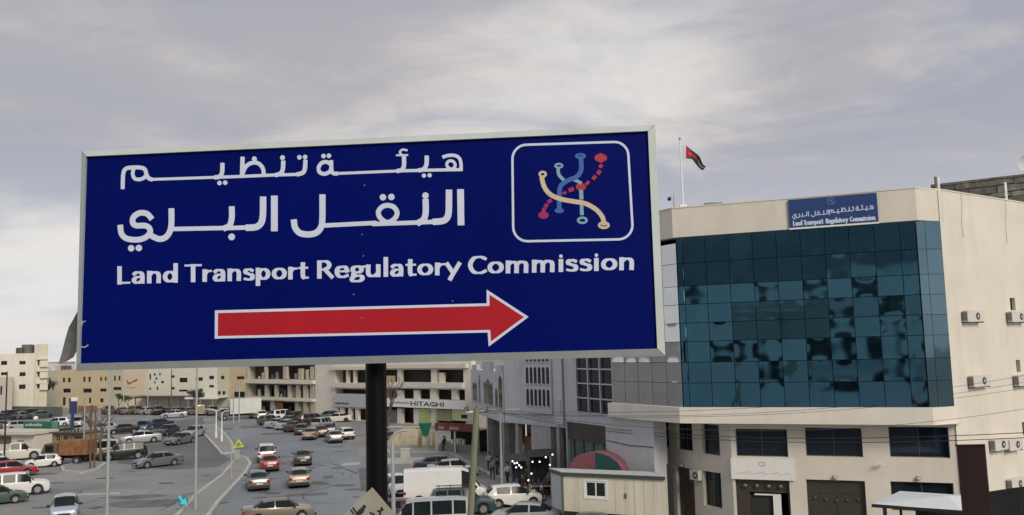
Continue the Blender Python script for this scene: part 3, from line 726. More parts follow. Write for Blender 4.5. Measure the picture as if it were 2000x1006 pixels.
# doors
M_iron = mat('wrought_iron_bronze', (.075,.065,.05), .5, .5, var=.2, vscale=6)
M_dorn = mat('door_ornament', (.13,.12,.10), .45, .6, var=.2, vscale=8)
def iron_door(h, d0=.22, opened=False):
    a, b, c, d = h
    mb = MB(); mb.box(a+.004, b-.004, d0, d0+.08, d-.75, d-.004, T=FLo.pt)
    mb.box(a+.004, a+.12, d0, d0+.08, c, d-.75, T=FLo.pt); mb.box(b-.12, b-.004, d0, d0+.08, c, d-.75, T=FLo.pt)
    dr = part('door', mb, bld, M_iron)
    if not opened:
        mid_ = (a+b)/2
        for x0, x1 in ((a+.12, mid_-.01), (mid_+.01, b-.12)):
            lf = MB().box(x0, x1, d0+.02, d0+.07, c, d-.76, T=FLo.pt)
            for k in range(2): lf.box(x0+.12, x1-.12, d0, d0+.02, c+.25+k*1.0, c+1.0+k*1.0, T=FLo.pt)
            part('door_leaf', lf, dr, M_iron)
        om = MB()
        for x in np.linspace(a+.4, b-.4, 5):
            p = FLo.pt(x, d0-.01, d-1.0-.12*math.cos((x-mid_)*1.4)); om.sphere(tuple(p), .09, 8)
        part('ornament', om, dr, M_dorn)
    else:
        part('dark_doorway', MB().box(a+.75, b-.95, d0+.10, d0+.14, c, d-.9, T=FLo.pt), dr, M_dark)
        part('door_leaf', MB().box(a+.12, a+.75, d0+.02, d0+.07, c, d-.76, T=FLo.pt), dr, M_iron)
        part('door_leaf', MB().box(b-.92, b-.5, d0-.10, d0+.0, c, d-.82, T=FLo.pt).box(a+1.0, b-.92, d0-.06, d0+.0, d-.9, d-.82, T=FLo.pt), dr, M_white, label='open white door leaf and lintel')
        om = MB()
        for x in np.linspace(a+.5, b-.5, 4):
            p = FLo.pt(x, d0-.01, d-.4); om.sphere(tuple(p), .17, 10)
        part('ornament', om, dr, M_dorn)
iron_door(d1, opened=True); iron_door(d2)
part('door', MB().box(ldoor[0]+.02, ldoor[1]-.02, .2, .26, .05, ldoor[3]-.02, T=FLl.pt), bld, mat('rusty_brown_door', (.10,.075,.06), .6, var=.25, vscale=3))
# name board on the parapet
na = FF.uz(1541, 418, -.3); nb = FF.uz(1714, 405, -.3); nt_, nb_ = FF.uz(1627, 384, -.3)[1], FF.uz(1627, 440, -.3)[1]
M_nb = mat('name_board_blue', (.012,.045,.17), .5, var=.12, vscale=2)
M_nw = mat('name_board_white', (.50,.58,.74), .6, var=.1, vscale=4)
nbd = thing('name_board', 'blue name board in Arabic and English on the office parapet', 'sign', tuple(FF.pt(na[0], -.35, nb_)), FF.rot)
part('board', MB().box(na[0], nb[0], -.42, -.305, nb_, nt_, T=FF.pt), nbd, M_nb)
part('board_edge', MB().box(na[0]-.02, nb[0]+.02, -.43, -.305, nb_-.09, nb_-.002, T=FF.pt), nbd, M_white)
Wd, Hd = nb[0]-na[0], nt_-nb_
ar = Print2D(0, 0, Wd, Hd, .0125)     # metres, y down from the top
def squeeze(x, segs):                 # shorten the long joins between letters
    out = 0; last = 0
    for a_, b_, k in segs:
        if x <= a_: break
        out += (min(x, b_)-a_)*k
    return out
s1 = [(320,540,1),(540,920,.12),(920,1725,1),(1725,2100,.12),(2100,2560,1)]; s2 = [(300,700,1),(700,980,.12),(980,1660,1),(1660,1970,.12),(1970,2560,1)]
w1 = squeeze(2560, s1); w2 = squeeze(2560, s2)
k1, k2 = (Wd*.50)/w1, (Wd*.43)/w2
def t1(x, y): return (Wd*.46+squeeze(x, s1)*k1, Hd*.56+(y-375+(x-1400)*.02)*k1*1.25)
def t2(x, y): return (Wd*.035+squeeze(x, s2)*k2, Hd*.62+(y-720+(x-1400)*.025)*k2*1.05)
for pts, w, sm in AR1: ar.stroke(smooth_pts(pts, 4) if sm else pts, w*k1*1.3, t1, False)
for x, y, r in AD1: ar.dot((x, y), r*k1*1.2, t1)
for pts, w, sm in AR2: ar.stroke(smooth_pts(pts, 4) if sm else pts, w*k2*1.05, t2, False)
for x, y, r in AD2: ar.dot((x, y), r*k2, t2)
for w_, x0, x1 in (('Land', .045, .145), ('Transport', .165, .385), ('Regulatory', .42, .66), ('Commission', .69, .965)): put_word(ar, w_, x0*Wd, x1*Wd, lambda x: Hd*.93, lambda x: Hd*.17)
part('lettering', ar.to_mb(lambda x, y: FF.pt(na[0]+x, -.424, nt_-y)), nbd, M_nw)
e2 = Print2D(0, 0, Wd, Hd, .0125); cx_, cy_ = Wd*.49, Hd*.16
e2.stroke([(cx_-.16,cy_-.12),(cx_-.05,cy_-.17),(cx_+.12,cy_-.16),(cx_+.17,cy_),(cx_+.13,cy_+.15),(cx_-.08,cy_+.16),(cx_-.17,cy_+.06),(cx_-.16,cy_-.12)], .028); e2.stroke([(cx_-.09,cy_-.09),(cx_,cy_+.0),(cx_+.09,cy_+.10)], .04); e2.stroke([(cx_+.08,cy_-.1),(cx_+.02,cy_-.02)], .03)
part('emblem', e2.to_mb(lambda x, y: FF.pt(na[0]+x, -.424, nt_-y)), nbd, mat('faded_emblem', (.10,.22,.36), .6))
# white board over the entrance
ba = onF(FLo, (1428,896,1551,937), -.1)
wb = thing('entrance_board', 'long white signboard with faint lettering above the open office entrance', 'sign', tuple(FLo.pt(ba[0], -.06, ba[2])), FLo.rot)
part('board', MB().box(ba[0], ba[1], -.14, -.012, ba[2], ba[3], T=FLo.pt), wb, M_white)
pw = Print2D(0, 0, ba[1]-ba[0], ba[3]-ba[2], .02); W_, H_ = ba[1]-ba[0], ba[3]-ba[2]
for k in range(11):
    x = W_*(.10+.075*k); pw.stroke([(x,H_*.72),(x+W_*.03,H_*(.72-.05*(k%3))),(x+W_*.055,H_*.73)], .03)
pw.stroke(ell(W_*.5,H_*.25,.16,.10), .05)
part('lettering', pw.to_mb(lambda x, y: FLo.pt(ba[0]+x, -.144, ba[3]-y)), wb, mat('faint_grey_print', (.36,.40,.40), .7))
# round wall lamps, camera on the wall
for px, py, ff, lb in ((1630,933,FLo,'small round wall lamp above the closed double doors'), (1793,935,FLo,'small round wall lamp above the lower right window'), (1292,903,FLl,'small round wall lamp on the shaded left wall above the left window'), (1331,909,FLl,'small round wall lamp above the brown side door')):
    u, z = ff.uz(px, py, -.1); L_ = thing('wall_lamp', lb, 'lamp', tuple(ff.pt(u, -.0, z)), ff.rot, 'round lamps on the office wall')
    part('lamp_base', MB().tube(ff.pt(u, -.002, z), ff.pt(u, -.05, z), .12, .12, 14), L_, M_dframe); part('lamp_glass', MB().sphere(tuple(ff.pt(u, -.1, z)), .11, 12), L_, mat('frosted_glass', (.40,.40,.37), .4), smooth=60)
u, z = FLo.uz(1722, 907, -.3); cc = thing('security_camera', 'small white security camera on the pier between the upper windows', 'camera', tuple(FLo.pt(u, -.01, z)), FLo.rot)
part('bracket', MB().tube(FLo.pt(u+.1, -.002, z+.05), FLo.pt(u+.1, -.25, z+.05), .02), cc, M_metal); part('camera_body', MB().box(u-.2, u+.15, -.36, -.25, z-.02, z+.08, T=FLo.pt), cc, M_white)
# air conditioners
M_ac = mat('aged_white_metal', (.62,.61,.57), .5, var=.06, vscale=3, dirt=.25)
def ac_unit(F, px0, py0, px1, py1, label, dep=.36):
    a_, b_, c_, d_ = F.rect(px0, py0, px1, py1, -dep)
    w = max(.75, b_-a_); h = .58; c_ = (c_+d_)/2-h/2; d_ = c_+h; b_ = a_+w
    t = thing('air_conditioner', label, 'air conditioner', tuple(F.pt(a_, 0, c_-.08)), F.rot, 'air conditioners on the office walls')
    part('casing', MB().box(a_, b_, -dep, -.08, c_, d_, T=F.pt), t, M_ac)
    gr = MB()
    for k in range(5): gr.box(a_-.012, a_-.002, -dep+.03+k*.055, -dep+.055+k*.055, c_+.06, d_-.06, T=F.pt)
    part('side_louvre', gr, t, M_dframe)
    u, z = a_+w*.62, (c_+d_)/2
    part('fan_grille', MB().tube(F.pt(u, -dep+.01, z), F.pt(u, -dep-.015, z), .20, .20, 16), t, M_dframe); part('fan_hub', MB().tube(F.pt(u, -dep-.017, z), F.pt(u, -dep-.03, z), .07, .07, 10), t, M_ac)
    br = MB().box(a_+.1, a_+.15, -dep-.02, -.002, c_-.06, c_-.002, T=F.pt).box(b_-.15, b_-.1, -dep-.02, -.002, c_-.06, c_-.002, T=F.pt)
    part('bracket', br, t, M_dframe); return t
ac_unit(FR, 1890, 606, 1922, 629, 'upper air conditioner nearest the glass corner on the right wall')
ac_unit(FR, 1977, 607, 2006, 630, 'upper air conditioner beneath the narrow window at the right edge')
ac_unit(FR, 1902, 732, 1935, 756, 'middle air conditioner nearest the glass corner on the right wall')
ac_unit(FR, 1990, 730, 2020, 755, 'middle air conditioner beneath the narrow window at the right edge')
ac_unit(FR, 1944, 857, 1970, 880, 'left air conditioner of the low row on the right wall')
ac_unit(FR, 1972, 857, 1998, 880, 'second air conditioner of the low row on the right wall')
ac_unit(FR, 1977, 934, 2003, 957, 'lowest air conditioner just above the dark sloping wall')
ac_unit(FLl, 1347, 918, 1362, 938, 'air conditioner on the shaded left wall beside the brown side door')
# roof objects
u0, z0 = FF.uz(1337, 404, .6); fpz = zp
pf = FF.pt(u0, .15, zp+.07)
fpt = FF.uz(1332, 272, .15)[1]
fl = thing('flagpole', 'tall white flagpole on the roof edge of the office building', 'flagpole', tuple(pf))
part('mast', MB().tube(pf, (pf.x, pf.y, fpt), .06, .04, 10), fl, M_white, smooth=40); part('finial', MB().sphere((pf.x, pf.y, fpt+.05), .09), fl, M_metal); part('base_plate', MB().box(pf.x-.2, pf.x+.2, pf.y-.15, pf.y+.15, pf.z, pf.z+.18), fl, M_white)
# flag, hanging in folds: black, white, green stripes under a red wedge with a white star
FFl = Facade((pf.x-5, pf.y), (pf.x+5, pf.y))
top_ = [(1340,284),(1353,294),(1366,307),(1374,320),(1378,326)]; bot_ = [(1340,309),(1350,311),(1362,322),(1369,332),(1373,333)]
fm = MB(); n = 16; mrow = 9; V = []
for i in range(n+1):
    s = i/n*4; k = min(3, int(s)); t = s-k
    ax, ay = [top_[k][q]*(1-t)+top_[k+1][q]*t for q in (0, 1)]; bx, by = [bot_[k][q]*(1-t)+bot_[k+1][q]*t for q in (0, 1)]
    for j in range(mrow+1):
        w = j/mrow; u, z = FFl.uz(ax*(1-w)+bx*w, ay*(1-w)+by*w)
        V.append(tuple(FFl.pt(u, .12*math.sin(s*2.6+w*2.2)*min(1, s), z)))
fm.v = V
for i in range(n):
    for j in range(mrow):
        fm.f.append((i*(mrow+1)+j, i*(mrow+1)+j+1, (i+1)*(mrow+1)+j+1, (i+1)*(mrow+1)+j))
        s, w = (i+.5)/n, (j+.5)/mrow
        tri = s < .5*(1-abs(2*w-1))
        star = abs(s-.15) < .05 and abs(w-.5) < .07
        fm.m.append(1 if star else 0 if tri else (3 if w < .42 else 1 if w < .56 else 2))
fabr = lambda nm, c: mat(nm, c, .9, var=.08)
flg = single('flag', fm, [fabr('flag_red', (.42,.02,.035)), fabr('flag_white', (.36,.36,.36)), fabr('flag_green', (.01,.045,.025)), fabr('flag_black', (.012,.012,.012))],
       'drooping black white green flag with a red wedge flying on the roof', 'flag', tuple(FFl.pt(FFl.uz(1339,290)[0], 0, FFl.uz(1339,290)[1])), smooth=60)
mo = flg.modifiers.new('thickness', 'SOLIDIFY'); mo.thickness = .01
pc = FF.pt(FF.uz(1317, 400, .15)[0], .15, zp+.07); tz_ = FF.uz(1317, 378, .15)[1]
rc = thing('security_camera', 'black dome camera on a short roof post beside the flagpole', 'camera', tuple(pc))
part('post', MB().tube(pc, (pc.x, pc.y, tz_), .05, .04), rc, M_metal).parent = rc; part('arm', MB().tube((pc.x, pc.y, tz_-.15), (pc.x-.28, pc.y-.05, tz_-.15), .03), rc, M_metal); part('dome', MB().sphere((pc.x-.28, pc.y-.05, tz_-.32), .12, 10), rc, M_black, smooth=60)
pd = FF.pt(FF.uz(1393, 398, 1.2)[0], 1.2, zp-.6)
single('rooftop_unit', MB().prism([(pd.x-.6,pd.y-.3),(pd.x+.6,pd.y-.3),(pd.x+.6,pd.y+.3),(pd.x-.6,pd.y+.3)], zp-.6, zp+.22).prism([(pd.x-.5,pd.y-.25),(pd.x+.5,pd.y-.25),(pd.x+.5,pd.y+.25),(pd.x-.5,pd.y+.25)], zp+.221, zp+.36), mat('dull_olive_metal', (.20,.19,.16), .7), 'low dull metal box behind the office parapet', 'rooftop box', (pd.x, pd.y, zp-.6))
for px, y0_, y1_, lb in ((1877, 378, 463, 'thin cable hanging down the right wall nearest the glass corner'), (1963, 388, 475, 'thin cable hanging down the right wall below the rooftop post')):
    a_, b_ = FR.uz(px, y0_, -.02), FR.uz(px+4, y1_, -.02); pts = [FR.pt(a_[0]+(b_[0]-a_[0])*t+.05*math.sin(t*7), -.02, a_[1]+(b_[1]-a_[1])*t) for t in np.linspace(0, 1, 9)]
    single('hanging_cable', MB().path(pts, .016, 5), M_grey, lb, 'cable', tuple(pts[0]), 'cables on the right wall')
# ================================================================== STREET BUILDINGS
def building(name, label, F, ztop, depth, m, holes, cat='building', group=None, par=.5, base=0.0, wkw=None, hd=.2, fname='window'):
    t = thing(name, label, cat, tuple(F.A), F.rot, group)
    mb = wall_with_holes(F, 0, F.L, base, ztop, holes, hd); shell(F, 0, F.L, base, ztop, depth, mb)
    part('wall', mb, t, m); part('roof', roofslab(F, 0, F.L, ztop, depth, par), t, m)
    for h in holes: window(t, F, h, hd, name=fname, **(wkw or {}))
    return t
def sub(F, px0, px1, py=780):      # piece of a facade between two photo columns
    a, b = F.uz(px0, py)[0], F.uz(px1, py)[0]; return Facade(F.pt(a, 0, 0), F.pt(b, 0, 0))
# --- grey buildings on the right side of the street
G3 = Facade(xy(P(1104, 800, 66.5)), xy(P(1199, 800, 60.5)))
grid = [onF(G3, (1128+24.3*i, 0, 1128+24.3*(i+1), 10)) for i in range(3)]
t = thing('grey_corner_building', 'grey building with a dark gridded window beside the glass office', 'building', tuple(G3.A), G3.rot)
gu0, gu1 = G3.uz(1128, 760)[0], G3.uz(1200, 760)[0]-.05; gz0, gz1 = G3.uz(1165, 808)[1], 14.6
shop = list(onF(G3, (1106, 828, 1184, 1010))); shop[0] = .12; shop[1] = G3.uz(1184, 880)[0]; shop[2] = .02
mb = wall_with_holes(G3, 0, G3.L, 0, 15.4, [(gu0, gu1, gz0, gz1), tuple(shop)], .3); shell(G3, 0, G3.L, 0, 15.4, 10, mb)
part('wall', mb, t, M_grey); part('roof', roofslab(G3, 0, G3.L, 15.4, 10), t, M_grey)
wg = MB(); nr = 8; dz = (gz1-gz0)/nr
for k in range(nr+1): wg.box(gu0-.02, gu1+.02, -.09, .02, gz0+k*dz-.05, gz0+k*dz+.05, T=G3.pt)
for k in range(4): wg.box(gu0+(gu1-gu0)*k/3-.07, gu0+(gu1-gu0)*k/3+.07, -.12, .06, gz0-.06, gz1, T=G3.pt)
wnd = part('window_grid', wg, t, M_frame)
for j in range(nr):
    for i in range(3):
        a_ = gu0+(gu1-gu0)*i/3+.08; b_ = gu0+(gu1-gu0)*(i+1)/3-.08
        part('pane', pane_mesh(G3, a_, b_, gz0+j*dz+.055, gz0+(j+1)*dz-.055, .004, .004, d0=.10, n=3), wnd, M_blueglass)
# shop front in it
part('shop_glass', MB().quad(*[G3.pt(u, .26, z) for u, z in ((shop[0],.6),(shop[1],.6),(shop[1],shop[3]-1.3),(shop[0],shop[3]-1.3))]), t, mat('shop_glass_green', (.10,.16,.15), .15, var=.3, vscale=1))
part('shop_fascia', MB().box(shop[0]+.02, shop[1]-.02, .1, .28, shop[3]-1.28, shop[3]-.02, T=G3.pt), t, mat('dark_brown_fascia', (.06,.045,.04), .6, var=.3, vscale=2))
for k in range(4):
    u = shop[0]+(shop[1]-shop[0])*(k+.5)/4; part('shop_mullion', MB().box(u-.04, u+.04, .18, .25, .05, shop[3]-1.3, T=G3.pt), t, M_dframe)
part('shop_counter', MB().box(shop[0]+.05, shop[1]-.05, .12, .25, .05, .6, T=G3.pt), t, M_grey)

def ornate(parent, F, u0, u1, z0, z1, nu, nz, m_open=M_dark):
    """deep vertical slots with arched heads, in rows"""
    for j in range(nz):
        for i in range(nu):
            a_ = u0+(u1-u0)*(i+.2)/nu; b_ = u0+(u1-u0)*(i+.8)/nu; c_ = z0+(z1-z0)*(j+.1)/nz; d_ = z0+(z1-z0)*(j+.85)/nz
            r = (b_-a_)/2; pl = [(a_, c_), (b_, c_), (b_, d_-r)]+[((a_+b_)/2+r*math.cos(w), d_-r+r*math.sin(w)) for w in np.linspace(.3, math.pi-.3, 4)]+[(a_, d_-r)]
            w = part('window', MB().prism(pl, -.03, .02, T=lambda x, y, z: F.pt(x, z, y)), parent, M_glass)
            part('sill', MB().box(a_-.06, b_+.06, -.12, -.002, c_-.10, c_-.004, T=F.pt), w, M_frame)
G2 = Facade(xy(P(986, 800, 74)), xy(P(1103, 800, 67.5)))
zo = 4.95
t = thing('grey_arched_building', 'pale grey building with narrow arched windows overhanging dark shops', 'building', tuple(G2.A), G2.rot)
mb = MB(); 
for f_ in (wall_with_holes(G2, 0, G2.L, zo, 16, [], .2), shell(G2, 0, G2.L, zo, 16, 10)): mb.v, mb.f, mb.m = mb.v+f_.v, mb.f+[tuple(i+len(mb.v) for i in q) for q in f_.f], mb.m+f_.m
part('wall', mb, t, M_grey); part('roof', roofslab(G2, 0, G2.L, 16, 10), t, M_grey)
part('overhang_soffit', MB().box(.01, G2.L-.01, .02, 9.9, zo-.12, zo+.02, T=G2.pt), t, M_grey)
a_, b_ = G2.uz(1032, 760)[0], G2.uz(1083, 760)[0]
part('window_bay', MB().box(a_, b_, -.35, -.0, zo+.9, 13.5, T=G2.pt), t, mat('pale_grey_render', (.60,.61,.63), .8, var=.06))
bay = Facade(G2.pt(0, -.35, 0), G2.pt(G2.L, -.35, 0)); ornate(t, bay, a_+.1, b_-.1, zo+1.3, 13.2, 6, 4)
a2, b2 = G2.uz(1104, 760)[0]-.9, G2.L; 
cc_ = G2.uz(1094, 800)[0]; part('pilaster', MB().box(cc_-.55, cc_+.55, -.2, -.0, zo+.1, 15, T=G2.pt), t, mat('pale_grey_render', (.5,.5,.5)))
part('plaque', MB().box(cc_-.35, cc_+.35, -.26, -.202, zo+1.0, zo+2.0, T=G2.pt), t, M_frame)
# shops set back below
SH = Facade(G2.pt(0, 2.2, 0), G2.pt(G2.L, 2.2, 0))
mb = wall_with_holes(SH, 0, SH.L, 0, zo-.13, [(.3, 1.9, .1, 3.6), (3.3+.0, 3.3+.0+.02, .1, .2)], .3)
part('shop_wall', wall_with_holes(SH, 0, SH.L, 0, zo-.13, [(.25, 1.7, .1, 3.8), (G2.L-1.6, G2.L-.2, .1, 3.9)], .4), t, mat('dim_shop_wall', (.085,.08,.075), .9, var=.5, vscale=1.5))
part('shop_shutter', MB().box(.25, 1.7, .3, .38, .1, 3.8, T=SH.pt), t, M_dark); part('shop_shutter', MB().box(G2.L-1.6, G2.L-.2, .3, .38, .1, 3.9, T=SH.pt), t, M_dark)
p0, p1 = G2.uz(1036, 870)[0], G2.uz(1074, 870)[0]
part('pillar', MB().box(p0, p1, .1, 2.19, 0, zo-.13, T=G2.pt), t, mat('pale_stone_pillar', (.42,.40,.385), .85, var=.08, dirt=.3))
for px in (1008, 1088): part('pillar', MB().box(G2.uz(px, 870)[0]-.18, G2.uz(px, 870)[0]+.18, .1, .5, 0, zo-.13, T=G2.pt), t, M_conc)

G1 = Facade(xy(P(921, 790, 92)), xy(P(984, 800, 77)))
t = thing('arched_villa_block', 'small grey block with stepped parapet and slit windows left of the grey building', 'building', tuple(G1.A), G1.rot)
z1_ = 8.6; zo1 = 4.7
mb = wall_with_holes(G1, 0, G1.L, zo1, z1_, [], .2); sh_ = shell(G1, 0, G1.L, zo1, z1_, 8)
k0 = len(mb.v); mb.v += sh_.v; mb.f += [tuple(i+k0 for i in q) for q in sh_.f]; mb.m += sh_.m
part('wall', mb, t, M_grey); part('roof', roofslab(G1, 0, G1.L, z1_, 8, .3), t, M_grey); part('soffit', MB().box(.01, G1.L-.01, .02, 7.9, zo1-.2, zo1+.01, T=G1.pt), t, M_grey)
for a_, b_, s_ in ((.05, .22, .5), (.40, .66, .9), (.80, .97, .6)): part('parapet_step', MB().box(G1.L*a_, G1.L*b_, -.02, .3, z1_+.3, z1_+.3+s_, T=G1.pt), t, M_grey)
for a_, w_, hgt in ((.06,.05,1.8),(.14,.05,1.8),(.27,.04,2.6),(.43,.05,2),(.50,.1,2.3),(.64,.05,2),(.78,.05,1.6),(.88,.07,2.8)):
    pl = [(0,0),(1,0),(1,.85),(.75,1),(.25,1),(0,.85)]; w = part('window', MB().prism([(G1.L*(a_+x*w_*1.25), zo1+1.1+y*hgt) for x, y in pl], -.03, .02, T=lambda x, y, z: G1.pt(x, z, y)), t, M_glass)
    part('sill', MB().box(G1.L*a_-.1, G1.L*(a_+w_*1.25)+.1, -.14, -.002, zo1+1.0, zo1+1.09, T=G1.pt), w, M_frame)
part('shop_wall', MB().box(0, G1.L, 1.6, 1.9, 0, zo1-.2, T=G1.pt), t, mat('dim_shop_wall', (.16,.155,.15)))
for k in range(3): part('pillar', MB().box(G1.L*(.02+.45*k), G1.L*(.02+.45*k)+.5, .1, .6, 0, zo1-.2, T=G1.pt), t, M_conc)
# white wall between the grey building and the office
GW = Facade(FL.pt(-.75, -.02, 0), FL.pt(FL.uz(1277, 860)[0], -.02, 0))
wwb = building('white_annex', 'plain white two storey annex wall under the shaded glass wing', GW, zc0-.03, 1.0, mat('pale_annex_render', (.50,.51,.53), .85, var=.05, vscale=.6, dirt=.2), [], par=.0)
part('cable_run', MB().path([GW.pt(u, -.02, z) for u, z in ((0,zc0-1.55),(GW.L*.5,zc0-1.68),(GW.L,zc0-1.6))], .025, 5), wwb, M_black)
# --- block with the raised storeys behind (seen between the sign and the grey buildings)
BB = Facade(xy(P(930, 760, 112)), xy(P(1010, 760, 105)))
building('cream_back_block', 'plain cream block rising behind the slit window block', BB, 11.2, 8, M_stone2, [], par=.4)
# --- rough stone building behind the office
RS = Facade(xy(P(1828, 500, 62)), xy(P(2060, 500, 58)))
M_rubble = mat('rubble_stone', (.14,.135,.115), .95, var=.6, vscale=1.6, bump=.6, bscale=2.5)
t = thing('stone_house', 'dark rough stone house showing above the right office wall', 'building', tuple(RS.A), RS.rot)
zr = RS.uz(1900, 351)[1]; mb = MB(); random.seed(3)
part('wall', MB().box(0, RS.L, .05, 8, 12, zr, T=RS.pt).box(.2, RS.L-.2, .2, 7.8, 0, 12, T=RS.pt), t, M_rubble)
zz = 17.4
while zz < zr-.1:
    u = -.2+random.uniform(0, .5); hh_ = random.uniform(.3, .75)
    while u < RS.L:
        w = random.uniform(.7, 1.8); d_ = random.uniform(.0, .07); hh_ = min(hh_, zr-.01-zz)
        pl = [(u+.01, zz+.01), (u+w-.01, zz+.01+random.uniform(0,.08)), (u+w-.03, zz+hh_-.07), (u+w*.5, zz+hh_-.005), (u+.02, zz+hh_-.05)]
        part('stone', MB().prism(pl, -d_, .06, T=lambda x, y, z: RS.pt(x, z, y)), t, random.choice([M_rubble, M_rubble, M_rubble, mat('rubble_stone_pale', (.20,.195,.165), .95, var=.5, vscale=2, bump=.5, bscale=4), mat('rubble_stone_dark', (.11,.105,.09), .95, var=.3, vscale=2, bump=.5, bscale=4)]))
        u += w
    zz += hh_
for px, y0_, y1_, D_, lb in ((1829, 345, 374, 47, 'dark slim post at the roof corner of the office'), (1834, 346, 374, 47.3, 'white slim post at the roof corner of the office'), (1966, 356, 392, 50, 'white slim post on the roof edge before the stone house')):
    a_ = P(px, y1_, D_); b_ = P(px, y0_, D_); single('roof_post', MB().box(a_.x-.05, a_.x+.05, a_.y-.05, a_.y+.05, zp+.0, b_.z), M_white if 'white' in lb else M_dframe, lb, 'post', (a_.x, a_.y, zp))
dsh = P(2000, 321, 60.5); t = thing('satellite_dish', 'grey satellite dish on the stone house roof at the right edge', 'satellite dish', (dsh.x, dsh.y, zr-.15))
part('mast', MB().tube((dsh.x, dsh.y, zr-.15), (dsh.x, dsh.y, dsh.z), .04), t, M_metal)
dm = MB(); 
for k in range(5):
    r0, r1 = .12*k, .12*(k+1)
    for j in range(18):
        w0, w1 = 2*math.pi*j/18, 2*math.pi*(j+1)/18; f2 = lambda r, w: (dsh.x+r*math.cos(w), dsh.y-.1-.5*r*r, dsh.z+r*math.sin(w))
        dm.quad(f2(r0, w0), f2(r0, w1), f2(r1, w1), f2(r1, w0)) if k else dm.quad(f2(0, 0), f2(r1, w1), f2(r1, w0))
part('dish', dm, t, M_grey, smooth=60)

# --- concrete commercial block across the road
CF_ = Facade(xy(P(478, 780, 166)), xy(P(922, 800, 124)))
def cr(x0, y0, x1, y1): return CF_.rect(x0, y0, x1, y1)
def open_block(name, label, px0, px1, bands, cols_, holes_px, m, top, extra=None, inner=None):
    F = sub(CF_, px0, px1); t = thing(name, label, 'building', tuple(F.A), F.rot)
    holes = [F.rect(*h) for h in holes_px]; holes = [(a, b, max(c, .05), d) for a, b, c, d in holes]
    mb = wall_with_holes(F, 0, F.L, 0, top, holes, 1.6); shell(F, 0, F.L, 0, top, 10, mb); part('wall', mb, t, m); part('roof', roofslab(F, 0, F.L, top, 10), t, m)
    part('inner_wall', MB().box(.05, F.L-.05, 1.58, 1.7, .05, top-.2, T=F.pt), t, inner or mat('inner_wall_shade', (.035,.032,.028), .9, var=.5, vscale=.8))  # near-black colour stands in for shade inside the open floors
    for a in bands:
        u0, u1, z0, z1 = F.rect(*a); part('floor_slab', MB().box(max(0, u0), min(F.L, u1), -.55, -.003, z0, z1, T=F.pt), t, M_stone)
    for a in cols_:
        u0, u1, z0, z1 = F.rect(*a); part('column', MB().box(u0, u1, -.02, .45, max(z0, .0), z1, T=F.pt), t, m)
    return F, t
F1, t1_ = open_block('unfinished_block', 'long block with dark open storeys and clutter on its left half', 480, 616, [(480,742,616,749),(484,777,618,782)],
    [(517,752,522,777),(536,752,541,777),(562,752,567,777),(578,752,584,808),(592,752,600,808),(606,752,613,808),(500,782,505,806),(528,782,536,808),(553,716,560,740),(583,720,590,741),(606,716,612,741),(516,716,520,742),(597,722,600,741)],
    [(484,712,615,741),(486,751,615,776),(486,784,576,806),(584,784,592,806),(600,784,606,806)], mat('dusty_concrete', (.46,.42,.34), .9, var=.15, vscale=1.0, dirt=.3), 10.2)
rs = random.Random(5)
for k in range(46):   # storeroom clutter, curtains and railings on the open floors
    px = rs.uniform(488, 612); fl_ = rs.choice([(741,rs.uniform(3,14)),(776,rs.uniform(3,18)),(776,rs.uniform(3,20)),(806,rs.uniform(3,14))]); u, z0 = F1.uz(px, fl_[0]); _, z1 = F1.uz(px, fl_[0]-fl_[1]); w = rs.uniform(.25, 1.0)
    if u+w > F1.L: continue
    d_ = rs.uniform(.5, 1.2); z0 = max(z0, .03)
    c_ = rs.choice([(.45,.43,.38),(.30,.32,.33),(.16,.09,.05),(.50,.50,.48),(.08,.09,.10),(.28,.22,.15)]); 
    part('stored_goods', MB().prism([(u, d_), (u+w, d_+rs.uniform(-.1,.1)), (u+w*.9, d_+.3), (u+.05, d_+.3)], z0+.02, max(z1, z0+.3), T=lambda x, y, z: F1.pt(x, y, z)), t1_, mat('goods_%d' % int(c_[0]*100), c_, .8, var=.2))
part('roller_shutter', MB().box(F1.uz(540,800)[0], F1.uz(553,800)[0], -.1, -.01, .05, 2.9, T=F1.pt), t1_, mat('rust_shutter', (.22,.09,.04), .7, var=.2))
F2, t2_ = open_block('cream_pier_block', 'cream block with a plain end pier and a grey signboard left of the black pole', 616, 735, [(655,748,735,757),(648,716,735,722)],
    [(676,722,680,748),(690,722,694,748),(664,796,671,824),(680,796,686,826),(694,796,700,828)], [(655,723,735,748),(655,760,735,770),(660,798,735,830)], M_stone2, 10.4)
sb = F2.rect(655, 771, 735, 795); sg = thing('shop_signboard', 'pale grey shop signboard with small dark lettering left of the black pole', 'sign', tuple(F2.pt(sb[0], -.2, sb[2])), F2.rot)
part('board', MB().box(sb[0], min(sb[1], F2.L), -.35, -.005, sb[2], sb[3], T=F2.pt), sg, mat('pale_sign_grey', (.42,.45,.47), .5, var=.06)); 
pg_ = Print2D(0, 0, 6, 2, .05)
for k in range(6): pg_.stroke([(.4+k*.62,1.25),(.6+k*.62,1.2-.15*(k % 2)),(.85+k*.62,1.28)], .2)
part('lettering', pg_.to_mb(lambda x, y: F2.pt(sb[0]+.1+x, -.356, sb[3]-.25-y)), sg, M_black)
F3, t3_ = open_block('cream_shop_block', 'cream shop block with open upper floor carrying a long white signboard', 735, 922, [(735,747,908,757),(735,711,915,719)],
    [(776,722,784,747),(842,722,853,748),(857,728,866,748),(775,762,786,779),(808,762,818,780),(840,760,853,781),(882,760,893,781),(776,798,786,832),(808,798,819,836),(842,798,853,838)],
    [(735,722,905,747),(745,760,908,780),(745,797,910,838)], M_stone2, 11.0)
